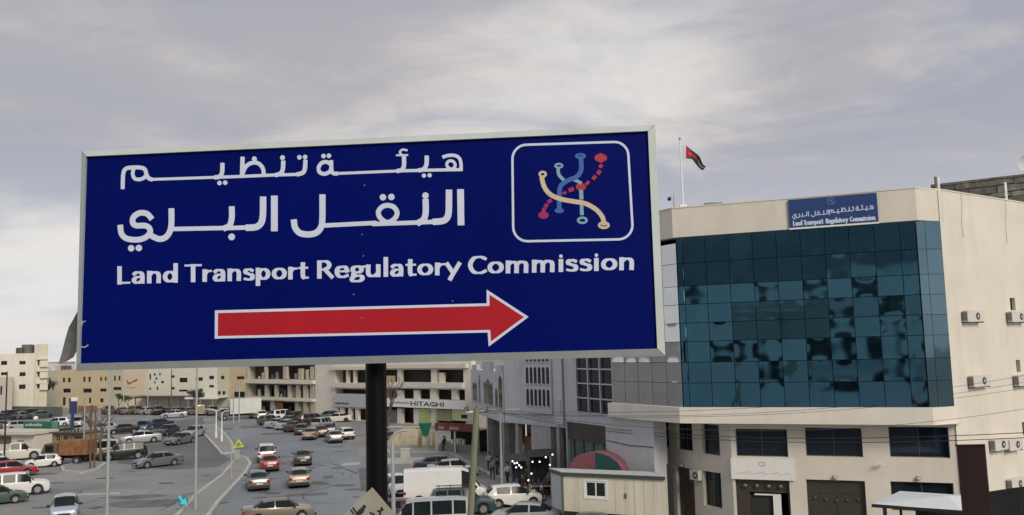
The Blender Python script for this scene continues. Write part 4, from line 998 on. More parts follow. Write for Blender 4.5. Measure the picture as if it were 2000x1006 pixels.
part('wall_box', MB().box(*F3.rect(748,734,768,747)[:2], -.1, .5, *F3.rect(748,734,768,747)[2:], T=F3.pt), t3_, M_tan)
hb = F3.rect(742, 780, 912, 796); hs = thing('long_signboard', 'long white signboard with black HITACHI lettering on the cream shop block', 'sign', tuple(F3.pt(hb[0], -.3, hb[2])), F3.rot)
part('board', MB().box(max(0, hb[0]), hb[1], -.7, -.56, hb[2], hb[3], T=F3.pt).box(max(0, hb[0])+.2, hb[1]-.2, -.56, -.003, hb[2]+.3, hb[3]-.3, T=F3.pt), hs, M_white)
hu0, hu1, hz0, hz1 = F3.rect(809, 784, 874, 793)
text_part(hs, F3, 'HITACHI', (hu0+hu1)/2, (hz0+hz1)/2, -.715, hu1-hu0, M_black, hz1-hz0, .01)
pf2 = Print2D(0, 0, 12, 1, .04)
for k in range(5): pf2.stroke([(.2+k*.75,.5),(.45+k*.75,.42-.1*(k % 2)),(.75+k*.75,.5)], .16)
for k in range(2): pf2.stroke([(9.1+k*.5,.3),(9.1+k*.5,.75),(9.4+k*.5,.6)], .14)
part('small_lettering', pf2.to_mb(lambda x, y: F3.pt(hu0-4.1+x, -.712, hz1+.15-y)), hs, mat('grey_print', (.14,.14,.15), .6))
for (x0, y0, x1, y1), c_, nm in (((820,798,842,826),(.40,.52,.20),'green shop panel'), ((853,800,883,822),(.30,.29,.17),'olive shop panel'), ((884,800,921,822),(.60,.62,.34),'pale yellow shop panel'), ((745,800,775,836),(.12,.13,.13),'dark shop opening')):
    q = F3.rect(x0, y0, x1, y1); part('shop_panel', MB().box(q[0], min(q[1], F3.L), -.12, -.01, q[2], q[3], T=F3.pt), t3_, mat(nm.replace(' ', '_'), c_, .7, var=.2, vscale=.6))
q = F3.rect(902, 810, 914, 817); part('panel_lettering', MB().box(q[0], q[1], -.15, -.125, q[2], q[3], T=F3.pt), t3_, M_black)

# --- far row beyond the junction
FAR = Facade(xy(P(86, 760, 205)), xy(P(482, 780, 182)))
def far_house(label, px0, px1, top, m, wins, group='attached houses beyond the junction', **k):
    F = sub(FAR, px0, px1); hs_ = [F.rect(*w) for w in wins]; hs_ = [h for h in hs_ if h[0] > 0 and h[1] < F.L]
    return F, building('house', label, F, top, 9, m, hs_, group=group, wkw=dict(mull=1, fw=.07, mframe=M_dframe), **k)
zt_ = lambda px, py: FAR.uz(px, py)[1]
M_h1 = mat('warm_cream_render', (.58,.49,.34), .9, var=.08, vscale=.5, dirt=.25); M_h2 = mat('pale_cream_render', (.62,.57,.45), .9, var=.07, vscale=.5, dirt=.25); M_h3 = mat('greenish_cream_render', (.50,.49,.38), .9, var=.08, vscale=.5, dirt=.3); M_h4 = mat('white_render', (.66,.64,.56), .9, var=.05, vscale=.5, dirt=.25)
far_house('narrow dull house end with a dark side at the left of the cream row', 92, 110, zt_(100, 728), M_h3, [(95,738,99,746),(101,752,105,762)])
far_house('cream house with two small upper windows next to the tall apartment block', 110, 152, zt_(130, 727), M_h1, [(122,738,127,747),(132,738,138,747),(123,759,138,767),(122,776,128,792),(134,778,140,790)])
far_house('cream house with a wide lower window behind the blue totem', 152, 187, zt_(170, 727), M_h1, [(162,736,167,746),(172,736,177,746),(162,759,179,767),(163,779,167,790),(173,777,178,788)])
far_house('narrow cream house between drainpipes, third of the cream row', 187, 214, zt_(200, 727), M_h1, [(195,736,199,744),(204,736,208,744),(195,759,208,765),(195,778,202,786)])
far_house('greenish cream house half hidden by the tall lamp pole', 214, 240, zt_(225, 726), M_h3, [(222,734,226,744),(231,734,235,743),(221,756,237,762)])
F5, t5 = far_house('white house carrying a large poster with a red swoosh', 240, 288, 10.6, M_h2, [])
q = F5.rect(247, 741, 276, 751); red_sw = Print2D(0, 0, 5, 2, .04); red_sw.stroke([(.3,.5),(.5,1.0),(1.4,1.05),(2.2,.75),(3.1,.6)], .34); red_sw.stroke([(2.2,.65),(3.2,.35)], .28); red_sw.stroke([(.5,1.1),(.5,1.35),(.9,1.3)], .2)
psw = thing('wall_poster', 'cream wall poster with a red painted swoosh and small script', 'poster', tuple(F5.pt(.4, -.1, 5)), F5.rot); r_ = F5.rect(243, 724, 284, 772)
part('sheet', MB().box(r_[0], r_[1], -.09, -.01, r_[2], r_[3], T=F5.pt), psw, mat('poster_cream', (.62,.53,.40), .7, var=.06)); part('swoosh', red_sw.to_mb(lambda x, y: F5.pt(q[0]+x, -.095, q[3]+.3-y)), psw, mat('poster_red', (.32,.10,.05), .7))
s3 = Print2D(0, 0, 5, 1, .04)
for k in range(5): s3.stroke([(.2+k*.6,.5),(.4+k*.6,.35+.1*(k % 2)),(.65+k*.6,.5)], .13)
part('script', s3.to_mb(lambda x, y: F5.pt(q[0]+x, -.095, F5.uz(260,757)[1]-y+.4)), psw, mat('poster_brown', (.26,.18,.12), .7))
far_house('white house with many small upper windows right of the red poster', 288, 330, 10.6, M_h4, [(291,730,295,742),(300,729,304,734),(310,729,314,733),(303,737,307,742),(291,757,295,762),(305,755,309,762),(300,745,304,749),(314,744,320,749)])
far_house('tall white house with brown shuttered windows behind the double lamp', 330, 385, 10.8, M_h4, [(333,733,341,738),(350,738,366,747),(333,756,341,761),(349,761,366,765),(381,738,384,744)])
far_house('white house with small scattered windows above the white truck', 385, 424, 10.8, M_h4, [(387,737,396,744),(408,734,418,741),(408,752,418,757),(388,759,396,765)])
far_house('drab house with paired dark windows left of the tan house', 424, 448, 10.6, M_h3, [(431,734,438,741),(425,764,431,771),(434,764,440,771)])
far_house('tan ochre house with stained bays at the corner of the concrete block', 448, 480, 10.6, M_tan, [(462,735,477,741),(456,765,478,776)])
# flat awning along the shops
q0, q1 = FAR.uz(282, 775)[0], FAR.uz(400, 775)[0]; z_ = zt_(340, 775)
aw = thing('flat_awning', 'long dark flat shop awning under the white houses', 'awning', tuple(FAR.pt(q0, -2, 0)), FAR.rot)
part('canopy', MB().box(q0, q1, -3.0, -.02, z_-.15, z_+.25, T=FAR.pt), aw, mat('dark_canopy', (.07,.065,.055), .8))
for k in range(6): u = q0+(q1-q0)*(k+.1)/5.4; part('post', MB().box(u, u+.15, -2.9, -2.75, 0, z_-.15, T=FAR.pt), aw, M_dframe)
q2, q3 = FAR.uz(385, 778)[0], FAR.uz(446, 778)[0]; aw2 = thing('white_awning', 'white flat shop awning right of the dark awning', 'awning', tuple(FAR.pt(q2, -2, 0)), FAR.rot)
part('canopy', MB().box(q2, q3, -3.6, -3.05, z_-.3, z_+.1, T=FAR.pt).box(q2, q3, -3.05, -.02, z_-.1, z_+.05, T=FAR.pt), aw2, M_white)
for k in range(3): u = q2+(q3-q2)*(k+.2)/2.6; part('post', MB().box(u, u+.15, -3.4, -3.25, 0, z_-.3, T=FAR.pt), aw2, M_metal)
# tall apartment block on the left
TA = Facade(xy(P(-45, 740, 176)), xy(P(92, 740, 182)))
def ta(r): return TA.rect(*r)
Fm = sub(TA, -45, 66); hm = [Fm.rect(*w) for w in [(2,705,14,713),(38,705,50,712),(2,727,14,733),(38,727,50,735),(37,751,50,760),(-30,705,-18,713),(-30,727,-18,735)]]
tm = building('apartment_block', 'tall cream apartment block with dark windows at the left edge', Fm, Fm.uz(30, 692)[1], 12, M_h4, hm, wkw=dict(mull=1, fw=.08, mframe=M_dframe), par=.15)
Fn = sub(TA, 66.4, 91); hn = [Fn.rect(*w) for w in [(61.5+8,704,68+9,714),(69.5,727,77,736),(69.5,751,77,759)]]; hn = [(max(.5, a), b, c, d) for a, b, c, d in hn]
tn = building('stair_tower', 'taller cream stair tower with square dark openings and small balconies', Fn, Fn.uz(80, 677)[1], 10, M_h2, hn, wkw=dict(mull=0, fw=.08, mframe=M_dframe), par=.5)
for h in hn: part('balcony', MB().box(h[0]-.2, h[1]+1.6, -.7, -.01, h[3]+.15, h[3]+.45, T=Fn.pt).box(h[1]+.1, h[1]+1.5, -.6, -.01, h[2]-.3, h[2]+1.0, T=Fn.pt), tn, M_h4)
Fo = sub(TA, -45, 25); Fo = Facade(Fo.pt(0, -6, 0), Fo.pt(Fo.L, -6, 0)); ho = [Fo.rect(*w) for w in [(-4,754,5,772),(8,752,10,770)]]
building('low_annex', 'low grey cream annex before the tall apartment block', Fo, Fo.uz(10, 740)[1], 5, mat('drab_render', (.46,.43,.38), .9, var=.1), [h for h in ho if h[0] > 0], wkw=dict(mull=1, fw=.07), par=.3)
for px, w, y0_, y1_, c_, lb in ((40, 10, 678, 691, (.07,.065,.06), 'dark water tank on the tall apartment block roof'), (54, 12, 672, 690, (.15,.135,.13), 'brown grey rooftop tank beside the dark tank'), (66, 14, 673, 690, (.13,.12,.11), 'larger brown rooftop tank beside the stair tower')):
    u, zt2 = Fm.uz(px, y0_+1, 3); zbs = Fm.uz(30, 692)[1]; p = Fm.pt(min(u, Fm.L-1.2), 3, zbs)
    if px == 54 or px == 66: tk = MB().prism([(p.x-.9, p.y-.6), (p.x+.9, p.y-.6), (p.x+.9, p.y+.6), (p.x-.9, p.y+.6)], zbs, zt2)
    else: tk = MB().tube((p.x, p.y, zbs), (p.x, p.y, zt2), .85, .8, 14)
    single('water_tank', tk, mat('tank_%d' % int(c_[0]*100), c_, .7, var=.15), lb, 'water tank', tuple(p), 'rooftop tanks on the apartment block')
for px, py, w, lb in ((104, 722, 4, 'small grey roof shed on the dull house end'), (125, 719, 3, 'dark water tank on the cream house roof'), (133, 719, 3, 'round dark water tank nearest the sign corner')):
    u, z = FAR.uz(px, py, 4); zbs = zt_(px, 727)+0; p = FAR.pt(u, 4, 0); single('roof_tank', MB().tube((p.x, p.y, zbs-.1), (p.x, p.y, z+.6), w*.25, w*.23, 12), M_grey if 'grey' in lb else mat('tank_10', (.1,.09,.085)), lb, 'water tank', (p.x, p.y, zbs))
# distant pale quarter and hills
hl = MB(); hp = [(-1400, 1500)]; xs = np.linspace(-1500, 900, 60); random.seed(11)
M_hill = mat('hazed_hill', (.52,.51,.50), .95, var=.1, vscale=.01)  # haze of distance is put into the hill colour
prof_ = [9+5*math.sin(x*.006+1)+3*math.sin(x*.017)+random.uniform(-1, 1) for x in xs]
for i in range(59):
    a_, b_ = xs[i], xs[i+1]; hl.quad((a_,1000,0),(b_,1000,0),(b_,1100,prof_[i+1]),(a_,1100,prof_[i])); hl.quad((a_,1100,prof_[i]),(b_,1100,prof_[i+1]),(b_,1250,0),(a_,1250,0))
single('hills', hl, M_hill, None, None, kind='structure')
for k, (px, w, y0_) in enumerate(((97,9,716),(108,8,713),(118,7,718),(146,8,706),(148,4,712))):
    F = Facade(xy(P(px, 740, 330+12*k)), xy(P(px+w, 740, 330+12*k))); z = F.uz(px, y0_)[1]
    nm_ = ['leftmost','second','middle low','tall white','rightmost'][k]
    building('distant_block', '%s far pale block seen over the cream roofs left of the sign' % nm_, F, z, 8, M_h4 if k == 3 else M_h2, [], group='far pale blocks left of the sign', par=.3)
# --- opposite side of the street, behind the viewer (what the glass front reflects)
BK = Facade(Vector((18, -34, 0)), Vector((-62, -46, 0)))
hb_ = []
for j, z0 in enumerate((3.6, 8.3, 13.2, 18.6)):
    for i in range(16):
        u = 2+i*4.9; w = (1.6, 3.2, 2.2, 3.8)[(i*5+j*3) % 4]; hb_.append((u, u+w, z0, z0+(2.6, 2.3, 2.1, 1.7)[j]))
rn_ = random.Random(4); hb_ = [h for h in hb_ if rn_.random() > .38]
tb = thing('terrace_behind', 'long blue grey apartment terrace across the street reflected in the glass front', 'building', tuple(BK.A), BK.rot)
mb = wall_with_holes(BK, 0, BK.L, 0, 31, hb_, .8); shell(BK, 0, BK.L, 0, 31, 10, mb)
part('wall', mb, tb, mat('blue_grey_render', (.58,.62,.66), .85, var=.1, vscale=.3, dirt=.2)); part('roof', roofslab(BK, 0, BK.L, 31, 10), tb, M_roof)
part('upper_dark_sheet', MB().box(.1, BK.L-.1, -.25, -.01, 21.8, 30.9, T=BK.pt), tb, mat('reflection_dark', (.20,.22,.25), .8, var=.3, vscale=.3))  # unseen dark sheet, added so the top glass rows reflect dark
for h in hb_: window(tb, BK, h, .8, M_dframe, M_glass, 1)
for j in range(4): part('balcony_slab', MB().box(6+(j % 2)*14, 24+(j % 2)*20, -1.2, -.01, 2.9+j*4.9, 3.1+j*4.9, T=BK.pt), tb, M_conc)
BK2 = Facade(xy(P(120, 780, 60))+Vector((-58, 0, 0)), xy(P(120, 780, 60))+Vector((-62, 70, 0)))
# ================================================================== VEHICLES
M_tyre = mat('tyre_rubber', (.018,.018,.018), .85, var=.2); M_rim = mat('wheel_rim', (.40,.41,.42), .35, .7, var=.1)
M_cglass = mat('car_glass', (.012,.017,.022), .14, var=.2, spec=.16); M_trim = mat('black_trim', (.02,.02,.022), .6)
M_hl = mat('headlight_lens', (.55,.57,.58), .12, var=.05, spec=.8); M_tl = mat('taillight_lens', (.30,.015,.015), .2, var=.1); M_plate = mat('number_plate', (.62,.62,.58), .5)
def paint(nm, c, metal=.0, rough=.3):
    return mat('paint_'+nm, c, rough, metal, var=.05, vscale=1.5, coat=.5)
PC = dict(white=paint('white', (.70,.71,.71)), silver=paint('silver', (.42,.44,.46), .35), grey=paint('grey', (.16,.17,.185), .3), dark=paint('dark', (.045,.048,.055), .2), black=paint('black', (.012,.012,.014)),
    red=paint('red', (.30,.015,.025)), gold=paint('gold', (.40,.34,.25), .35), beige=paint('beige', (.55,.48,.36)), blue=paint('blue', (.10,.18,.30), .2), paleblue=paint('paleblue', (.42,.50,.60), .3),
    navy=paint('navy', (.02,.03,.06)), green=paint('green', (.05,.09,.07)), tan=paint('tan', (.20,.18,.13), .3), teal=paint('teal', (.03,.07,.08)), cream=paint('cream', (.60,.58,.50)), maroon=paint('maroon', (.12,.03,.035)))
STY = {
 # L/2 keys: (x, half width, belt z, roof z, roof half width); windshield, rear glass, side windows, wheels x, wheel r
 'sedan': dict(k=[(-2.32,.62,.72,.72,0),(-2.26,.80,.93,.93,0),(-2.15,.84,.98,.98,0),(-1.62,.87,1.01,1.01,0),(-1.0,.88,.99,1.36,.56),(-.85,.88,.98,1.39,.57),(-.35,.88,.96,1.43,.58),(-.25,.88,.96,1.435,.58),(.35,.88,.94,1.43,.57),(.50,.88,.93,1.41,.56),(1.22,.87,.92,.92,0),(1.9,.84,.80,.80,0),(2.2,.76,.70,.70,0),(2.30,.60,.58,.58,0)],
   ws=(.50,1.22), rw=(-1.62,-1.0), sw=[(-1.35,-.35),(-.25,.95)], wh=(-1.36,1.38), r=.32),
 'hatch': dict(k=[(-1.98,.66,.78,.78,0),(-1.94,.80,.95,.95,0),(-1.90,.82,1.0,1.0,0),(-1.55,.84,.99,1.40,.58),(-1.3,.84,.98,1.46,.58),(-.35,.85,.96,1.50,.60),(-.25,.85,.96,1.50,.60),(.40,.85,.94,1.46,.58),(1.15,.84,.93,.93,0),(1.6,.80,.84,.84,0),(1.88,.72,.74,.74,0),(1.96,.56,.60,.60,0)],
   ws=(.40,1.15), rw=(-1.90,-1.55), sw=[(-1.3,-.35),(-.25,.85)], wh=(-1.22,1.25), r=.31),
 'suv': dict(k=[(-2.32,.70,.85,.85,0),(-2.28,.86,1.02,1.02,0),(-2.24,.88,1.10,1.10,0),(-2.0,.90,1.10,1.66,.64),(-1.8,.91,1.10,1.70,.65),(-1.05,.92,1.08,1.74,.66),(-.95,.92,1.08,1.74,.66),(-.10,.92,1.06,1.74,.66),(0,.92,1.06,1.74,.66),(.60,.92,1.04,1.70,.64),(1.20,.91,1.06,1.06,0),(1.95,.88,.98,.98,0),(2.22,.82,.88,.88,0),(2.32,.68,.66,.66,0)],
   ws=(.60,1.20), rw=(-2.24,-2.0), sw=[(-1.8,-1.05),(-.95,-.10),(0,.95)], wh=(-1.40,1.42), r=.38),
 'van': dict(k=[(-2.9,.86,1.0,2.25,.72),(-2.88,.95,1.1,2.40,.80),(-1.0,.97,1.15,2.45,.82),(-.9,.97,1.15,2.45,.82),(.95,.97,1.15,2.42,.82),(1.05,.97,1.15,2.42,.80),(1.55,.97,1.15,2.25,.74),(2.35,.95,1.14,1.14,0),(2.8,.88,.95,.95,0),(2.9,.72,.70,.70,0)],
   ws=(1.55,2.35), rw=None, sw=[(1.05,2.0)], wh=(-1.85,1.85), r=.36),
 'minibus': dict(k=[(-2.42,.74,1.0,1.80,.62),(-2.38,.86,1.06,1.90,.68),(-1.5,.88,1.08,1.96,.70),(-1.4,.88,1.08,1.96,.70),(-.2,.88,1.08,1.96,.70),(-.1,.88,1.08,1.96,.70),(.9,.88,1.08,1.94,.69),(1.0,.88,1.08,1.92,.68),(1.35,.88,1.07,1.84,.65),(2.0,.86,1.04,1.04,0),(2.35,.78,.88,.88,0),(2.42,.64,.62,.62,0)],
   ws=(1.35,2.0), rw=None, sw=[(-2.25,-1.5),(-1.4,-.2),(-.1,.9),(1.0,1.65)], wh=(-1.45,1.42), r=.33),
 'pickup': dict(k=[(-2.5,.80,.98,.98,0),(-2.46,.86,1.02,1.02,0),(-.75,.88,1.02,1.02,0),(-.65,.88,1.05,1.62,.60),(-.3,.88,1.05,1.68,.62),(.25,.88,1.03,1.70,.62),(.35,.88,1.03,1.70,.62),(.65,.88,1.02,1.66,.61),(1.2,.87,1.03,1.03,0),(2.0,.85,.95,.95,0),(2.35,.78,.84,.84,0),(2.45,.66,.62,.62,0)],
   ws=(.65,1.2), rw=(-.75,-.65), sw=[(-.55,.25),(.35,1.0)], wh=(-1.6,1.5), r=.38),
}
CACHE = {}
def lerpk(k, x):
    for a, b in zip(k[:-1], k[1:]):
        if a[0] <= x <= b[0]:
            t = (x-a[0])/(b[0]-a[0]+1e-9); return [a[i]*(1-t)+b[i]*t for i in range(5)]
    return list(k[0] if x < k[0][0] else k[-1])
def car_meshes(style):
    if style in CACHE: return CACHE[style]
    S = STY[style]; k = S['k']; r = S['r']; ra = r+.06; zs = .19
    # a missing roof narrows to the bonnet: its half width follows the belt
    kk = [(x, w, b, rf, (rw if rw else w-.30)) for x, w, b, rf, rw in k]
    xs = set(x for x, *_ in k)
    for a, b in S['sw']: xs |= {a, b}
    for xw in S['wh']:
        for f_ in (-1, -.92, -.7, -.35, 0, .35, .7, .92, 1): xs.add(xw+ra*f_)
    xs = sorted(x for x in xs if kk[0][0] <= x <= kk[-1][0])
    xs = [x for i, x in enumerate(xs) if i == 0 or x-xs[i-1] > .012]
    rings = []
    for x in xs:
        _, w, b, rf, rw = lerpk(kk, x); zb = zs
        for xw in S['wh']:
            if abs(x-xw) <= ra+1e-4: zb = max(zb, r+math.sqrt(max(0, ra*ra-(x-xw)**2)))
        e = min(1, (kk[-1][0]-x)/.35, (x-kk[0][0])/.25); zb = zb if e > .95 else max(zb, zs+.12*(1-e))
        cab = rf > b+.03; pts = [(w-.03, zb), (w, max(zb+.01, .42)), (w, max(zb+.02, b-.13)), (w-.035, b)]
        if cab: pts += [(rw+.03, rf-.07), (rw-.08, rf-.005), (0, rf+.03)]
        else: pts += [(w-.12, b+.015), (w-.35 if w > .5 else w*.5, b+.03), (0, b+.04)]
        rings.append(pts)
    n = 7; V = []; 
    for x, p in zip(xs, rings):
        for y, z in p: V.append((x, y, z))
        for y, z in p[:-1][::-1]: V.append((x, -y, z))
    m = 13; body = ([], []); out = {'body': MB(), 'windshield': MB(), 'rear_window': MB()}
    sides = {}
    for i in range(len(xs)-1):
        xm = (xs[i]+xs[i+1])/2
        for j in range(m-1):
            a, b, c, d = i*m+j, i*m+j+1, (i+1)*m+j+1, (i+1)*m+j
            jj = j if j < 6 else 11-j
            tgt = 'body'
            if S['ws'] and S['ws'][0] < xm < S['ws'][1] and jj in (4, 5): tgt = 'windshield'
            elif S['rw'] and S['rw'][0] < xm < S['rw'][1] and jj in (4, 5): tgt = 'rear_window'
            elif jj == 3:
                for q, (s0, s1) in enumerate(S['sw']):
                    if s0 < xm < s1: tgt = 'side_window_%d_%d' % (q, 0 if j < 6 else 1)
            mb = out.setdefault(tgt, MB()); pts = [V[a], V[b], V[c], V[d]]
            if tgt != 'body':   # glass sits a little inside the metal
                cen = (xm, 0, .9); pts = [tuple(Vector(p)-(Vector(p)-Vector((p[0], 0, .9))).normalized()*.004) for p in pts]
            mb.quad(*reversed(pts), m=0)
    B = out['body']
    for idx, rev in ((0, False), (len(xs)-1, True)):
        pts = [V[idx*m+j] for j in range(m)]; B.quad(*(pts if rev else pts[::-1]), m=0)
    for i in range(len(xs)-1): B.quad(V[i*m], V[(i+1)*m], V[(i+1)*m+m-1], V[i*m+m-1], m=1)
    x0, x1 = kk[0][0], kk[-1][0]; w0 = lerpk(kk, x0+.1)[1]; w1 = lerpk(kk, x1-.12)[1]
    tall = style in ('van', 'minibus', 'suv', 'pickup')
    # bumpers, grille
    out['bumper'] = MB().box(x1-.16, x1+.03, -w1*.9, w1*.9, .26, .42); out['bumper#r'] = MB().box(x0-.04, x0+.10, -w0*.96, w0*.96, .28, .50)
    zg = .52 if not tall else .6; out['grille'] = MB().box(x1-.10, x1+.012, -.36, .36, zg-.06, zg+.10)
    for s, q in ((1, ''), (-1, '#2')):
        hz = lerpk(kk, x1-.12)[2]-.08; out['headlight'+q] = MB().box(x1-.34, x1-.055, s*(w1-.02) if s > 0 else -w1+.02-.0-.0, s*(w1-.30), hz-.13, hz+.01) if s > 0 else MB().box(x1-.34, x1-.055, -(w1-.02), -(w1-.30), hz-.13, hz+.01)
        tz = lerpk(kk, x0+.12)[2]-.10; y0_, y1_ = sorted((s*(w0+.015), s*(w0-.26))); out['taillight'+q] = MB().box(x0-.01, x0+.16, y0_, y1_, tz-.17, tz+.02)
        xm = S['ws'][1]-.28; wm = lerpk(kk, xm)[1]; zb_ = lerpk(kk, xm)[2]; y0_, y1_ = sorted((s*(wm-.02), s*(wm+.19))); out['mirror'+q] = MB().box(xm-.09, xm+.05, y0_, y1_, zb_+.0, zb_+.15)
    out['number_plate'] = MB().box(x0-.055, x0-.042, -.26, .26, .56, .68); out['number_plate#2'] = MB().box(x1+.032, x1+.045, -.26, .26, .36, .46)
    for q in range(len(S['sw'])):   # door handles
        pass
    meshes = {}
    for nm, mb in out.items():
        base = nm.split('#')[0]; base = 'side_window' if base.startswith('side_window') else base
        if not mb.f: continue
        me = mb.mesh(base, [PC['white'], M_trim] if base == 'body' else [dict(windshield=M_cglass, rear_window=M_cglass, side_window=M_cglass, bumper=M_trim, grille=M_trim, headlight=M_hl, taillight=M_tl, mirror=M_trim, number_plate=M_plate)[base]])
        if base in ('body', 'windshield', 'rear_window', 'side_window'):
            me.polygons.foreach_set('use_smooth', [True]*len(me.polygons))
            bm = bmesh.new(); bm.from_mesh(me); bmesh.ops.remove_doubles(bm, verts=bm.verts, dist=.0015); bm.to_mesh(me); bm.free(); me.set_sharp_from_angle(angle=R(38))
        meshes[nm] = (base, me)
    ty = MB().tube((0,-.11,0), (0,.11,0), r, r, 20); rim = MB().tube((0,-.118,0), (0,.118,0), r*.62, r*.62, 14)
    for a in range(5):
        w = a*2*math.pi/5
        for s in (-1, 1): rim.box(-.02, .02, .118 if s > 0 else -.124, .124 if s > 0 else -.118, .05, r*.56, T=lambda x, y, z, w=w: (x*math.cos(w)+z*math.sin(w), y, z*math.cos(w)-x*math.sin(w)))
    CACHE[style] = (meshes, ty.mesh('wheel', [M_tyre], smooth=40), rim.mesh('rim', [M_rim], smooth=40), S, kk); return CACHE[style]
def link_child(nm, me, par, loc=None, rot=None):
    o = bpy.data.objects.new(nm, me); COL.objects.link(o); o.parent = par
    if loc: o.location = loc
    if rot: o.rotation_euler = rot
    return o
def car(px, py, head, style, col, label, group='cars parked and driving on the left and centre', name=None, scale=1.0, far=False, z=0.0, cat='car'):
    meshes, wh, rim, S, kk = car_meshes(style); p = G(px, py, z)
    nm = name or {'sedan':'sedan_car','hatch':'hatchback_car','suv':'suv_car','van':'panel_van','minibus':'minibus','pickup':'pickup_truck'}[style]
    t = thing(nm, label, cat, (p.x, p.y, z+.012), R(head)+math.atan((1000-px)/FPX), group); t.scale = (scale,)*3
    for key, (base, me) in meshes.items():
        if far and base in ('number_plate', 'mirror', 'grille', 'bumper'): continue
        o = link_child(base, me, t)
        if base == 'body': o.material_slots[0].link = 'OBJECT'; o.material_slots[0].material = PC[col]
    for xw in S['wh']:
        wb = lerpk(kk, xw)[1]-.12
        for s in (-1, 1):
            w = link_child('wheel', wh, t, (xw, s*wb, S['r']))
            if not far: link_child('rim', rim, w)
    return t
g1 = 'cars driving up the centre road'; g2 = 'cars on the left carriageway and forecourt'; g3 = 'cars parked by the concrete block'; g4 = 'cars parked in the far row'; g5 = 'vehicles parked on the right'
car(520, 899, 92, 'suv', 'white', 'white suv driving away ahead of the red car', g1)
car(526, 917, 92, 'sedan', 'red', 'red sedan driving close behind the white suv', g1)
car(591, 906, 92, 'sedan', 'dark', 'black sedan driving away alone in the right lane', g1)
car(503, 953, 94, 'sedan', 'grey', 'dark grey sedan driving away nearest the median kerb', g1)
car(584, 947, 91, 'sedan', 'gold', 'gold beige sedan driving away in the right lane', g1)
car(545, 1017, 4, 'sedan', 'tan', 'bronze sedan crossing sideways at the bottom of the road', g1, scale=1.02)
car(126, 1013, -92, 'hatch', 'paleblue', 'pale blue hatchback facing the camera at bottom left', g2, scale=1.06)
car(308, 911, -158, 'sedan', 'grey', 'grey sedan turning in front of the black suv', g2)
car(240, 897, 184, 'suv', 'black', 'long black suv parked beside the beige van', g2, scale=1.05)
car(186, 893, 178, 'minibus', 'beige', 'cream and beige minibus behind the black suv', g2, scale=.95)
car(275, 865, 186, 'sedan', 'silver', 'long silver sedan parked behind the black suv', g2, scale=1.08)
car(352, 867, -128, 'sedan', 'grey', 'grey sedan coming down the left carriageway', g2)
car(378, 853, -118, 'hatch', 'silver', 'small pale car passing the tall lamp pole on the median', g2)
car(326, 850, -122, 'hatch', 'dark', 'dark hatchback with bright lamps ahead of the grey sedan', g2)
car(279, 843, -100, 'suv', 'blue', 'blue suv waiting beside the black sedan', g2, scale=.95)
car(240, 847, 190, 'sedan', 'black', 'black sedan parked side on left of the blue suv', g2)
car(308, 836, -150, 'sedan', 'navy', 'dark blue sedan behind the dark hatchback', g2)
car(200, 845, 200, 'hatch', 'silver', 'small silver hatchback at the left end beside the bare trees', g2)
car(112, 833, 170, 'hatch', 'white', 'white hatchback parked behind the green kiosk sign', g2)
car(150, 833, -95, 'suv', 'white', 'white suv facing out under the blue totem', g2, scale=.9)
car(190, 873, 184, 'hatch', 'dark', 'dark hatchback roof behind the cream minibus', g2)
car(32, 967, 1, 'suv', 'white', 'white four wheel drive at the left edge facing right', g2, scale=1.05)
car(18, 931, 3, 'sedan', 'red', 'red sedan parked behind the white four wheel drive', g2, scale=1.05)
car(-2, 920, 2, 'hatch', 'white', 'white hatchback roof behind the red sedan', g2)
car(32, 898, 1, 'pickup', 'cream', 'cream white pickup parked before the kiosk', g2, scale=1.12)
car(84, 912, 178, 'hatch', 'white', 'white hatchback beside the orange lorry', g2, scale=.86)
car(-12, 985, 3, 'sedan', 'green', 'dark green car nose just inside the left edge', g2)
car(340, 816, 176, 'sedan', 'silver', 'silver sedan alone at the mouth of the far junction', g4)
for i, (px, c, s, lb) in enumerate(((210,'maroon','suv','dull pink suv at the left end of the far parked row'),(238,'grey','sedan','grey sedan second in the far parked row'),(262,'tan','suv','brown suv third in the far parked row'),(282,'silver','hatch','silver hatchback beside the brown suv in the far row'),(306,'black','suv','black suv under the dark awning left end'),(326,'black','sedan','black sedan under the dark awning'),(344,'dark','hatch','dark hatchback under the dark awning right end'),(368,'tan','sedan','olive sedan left of the twin lamp poles'),(388,'gold','minibus','sand coloured minibus beyond the twin lamp poles'),(410,'grey','suv','grey suv under the white awning'),(434,'dark','sedan','dark sedan at the left of the white truck'))):
    car(px, 809+i*.2, 100+7*((i*5) % 4), s, c, lb, g4, far=True)
for i, (px, py, c, s, lb) in enumerate(((8,822,'dark','sedan','dark sedan at the left end of the row behind the kiosk'),(26,818,'black','suv','black suv second in the row behind the kiosk'),(45,819,'grey','hatch','grey hatchback in the row behind the kiosk'),(62,816,'black','suv','tall black suv near the right of the row behind the kiosk'),(80,817,'green','sedan','dark green sedan at the right end of the row behind the kiosk'),(12,838,'grey','sedan','grey sedan just behind the white kiosk roof'),(34,840,'silver','hatch','silver hatchback just behind the white kiosk roof'))):
    car(px, py, 20+11*(i % 3), s, c, lb, g4, far=True)
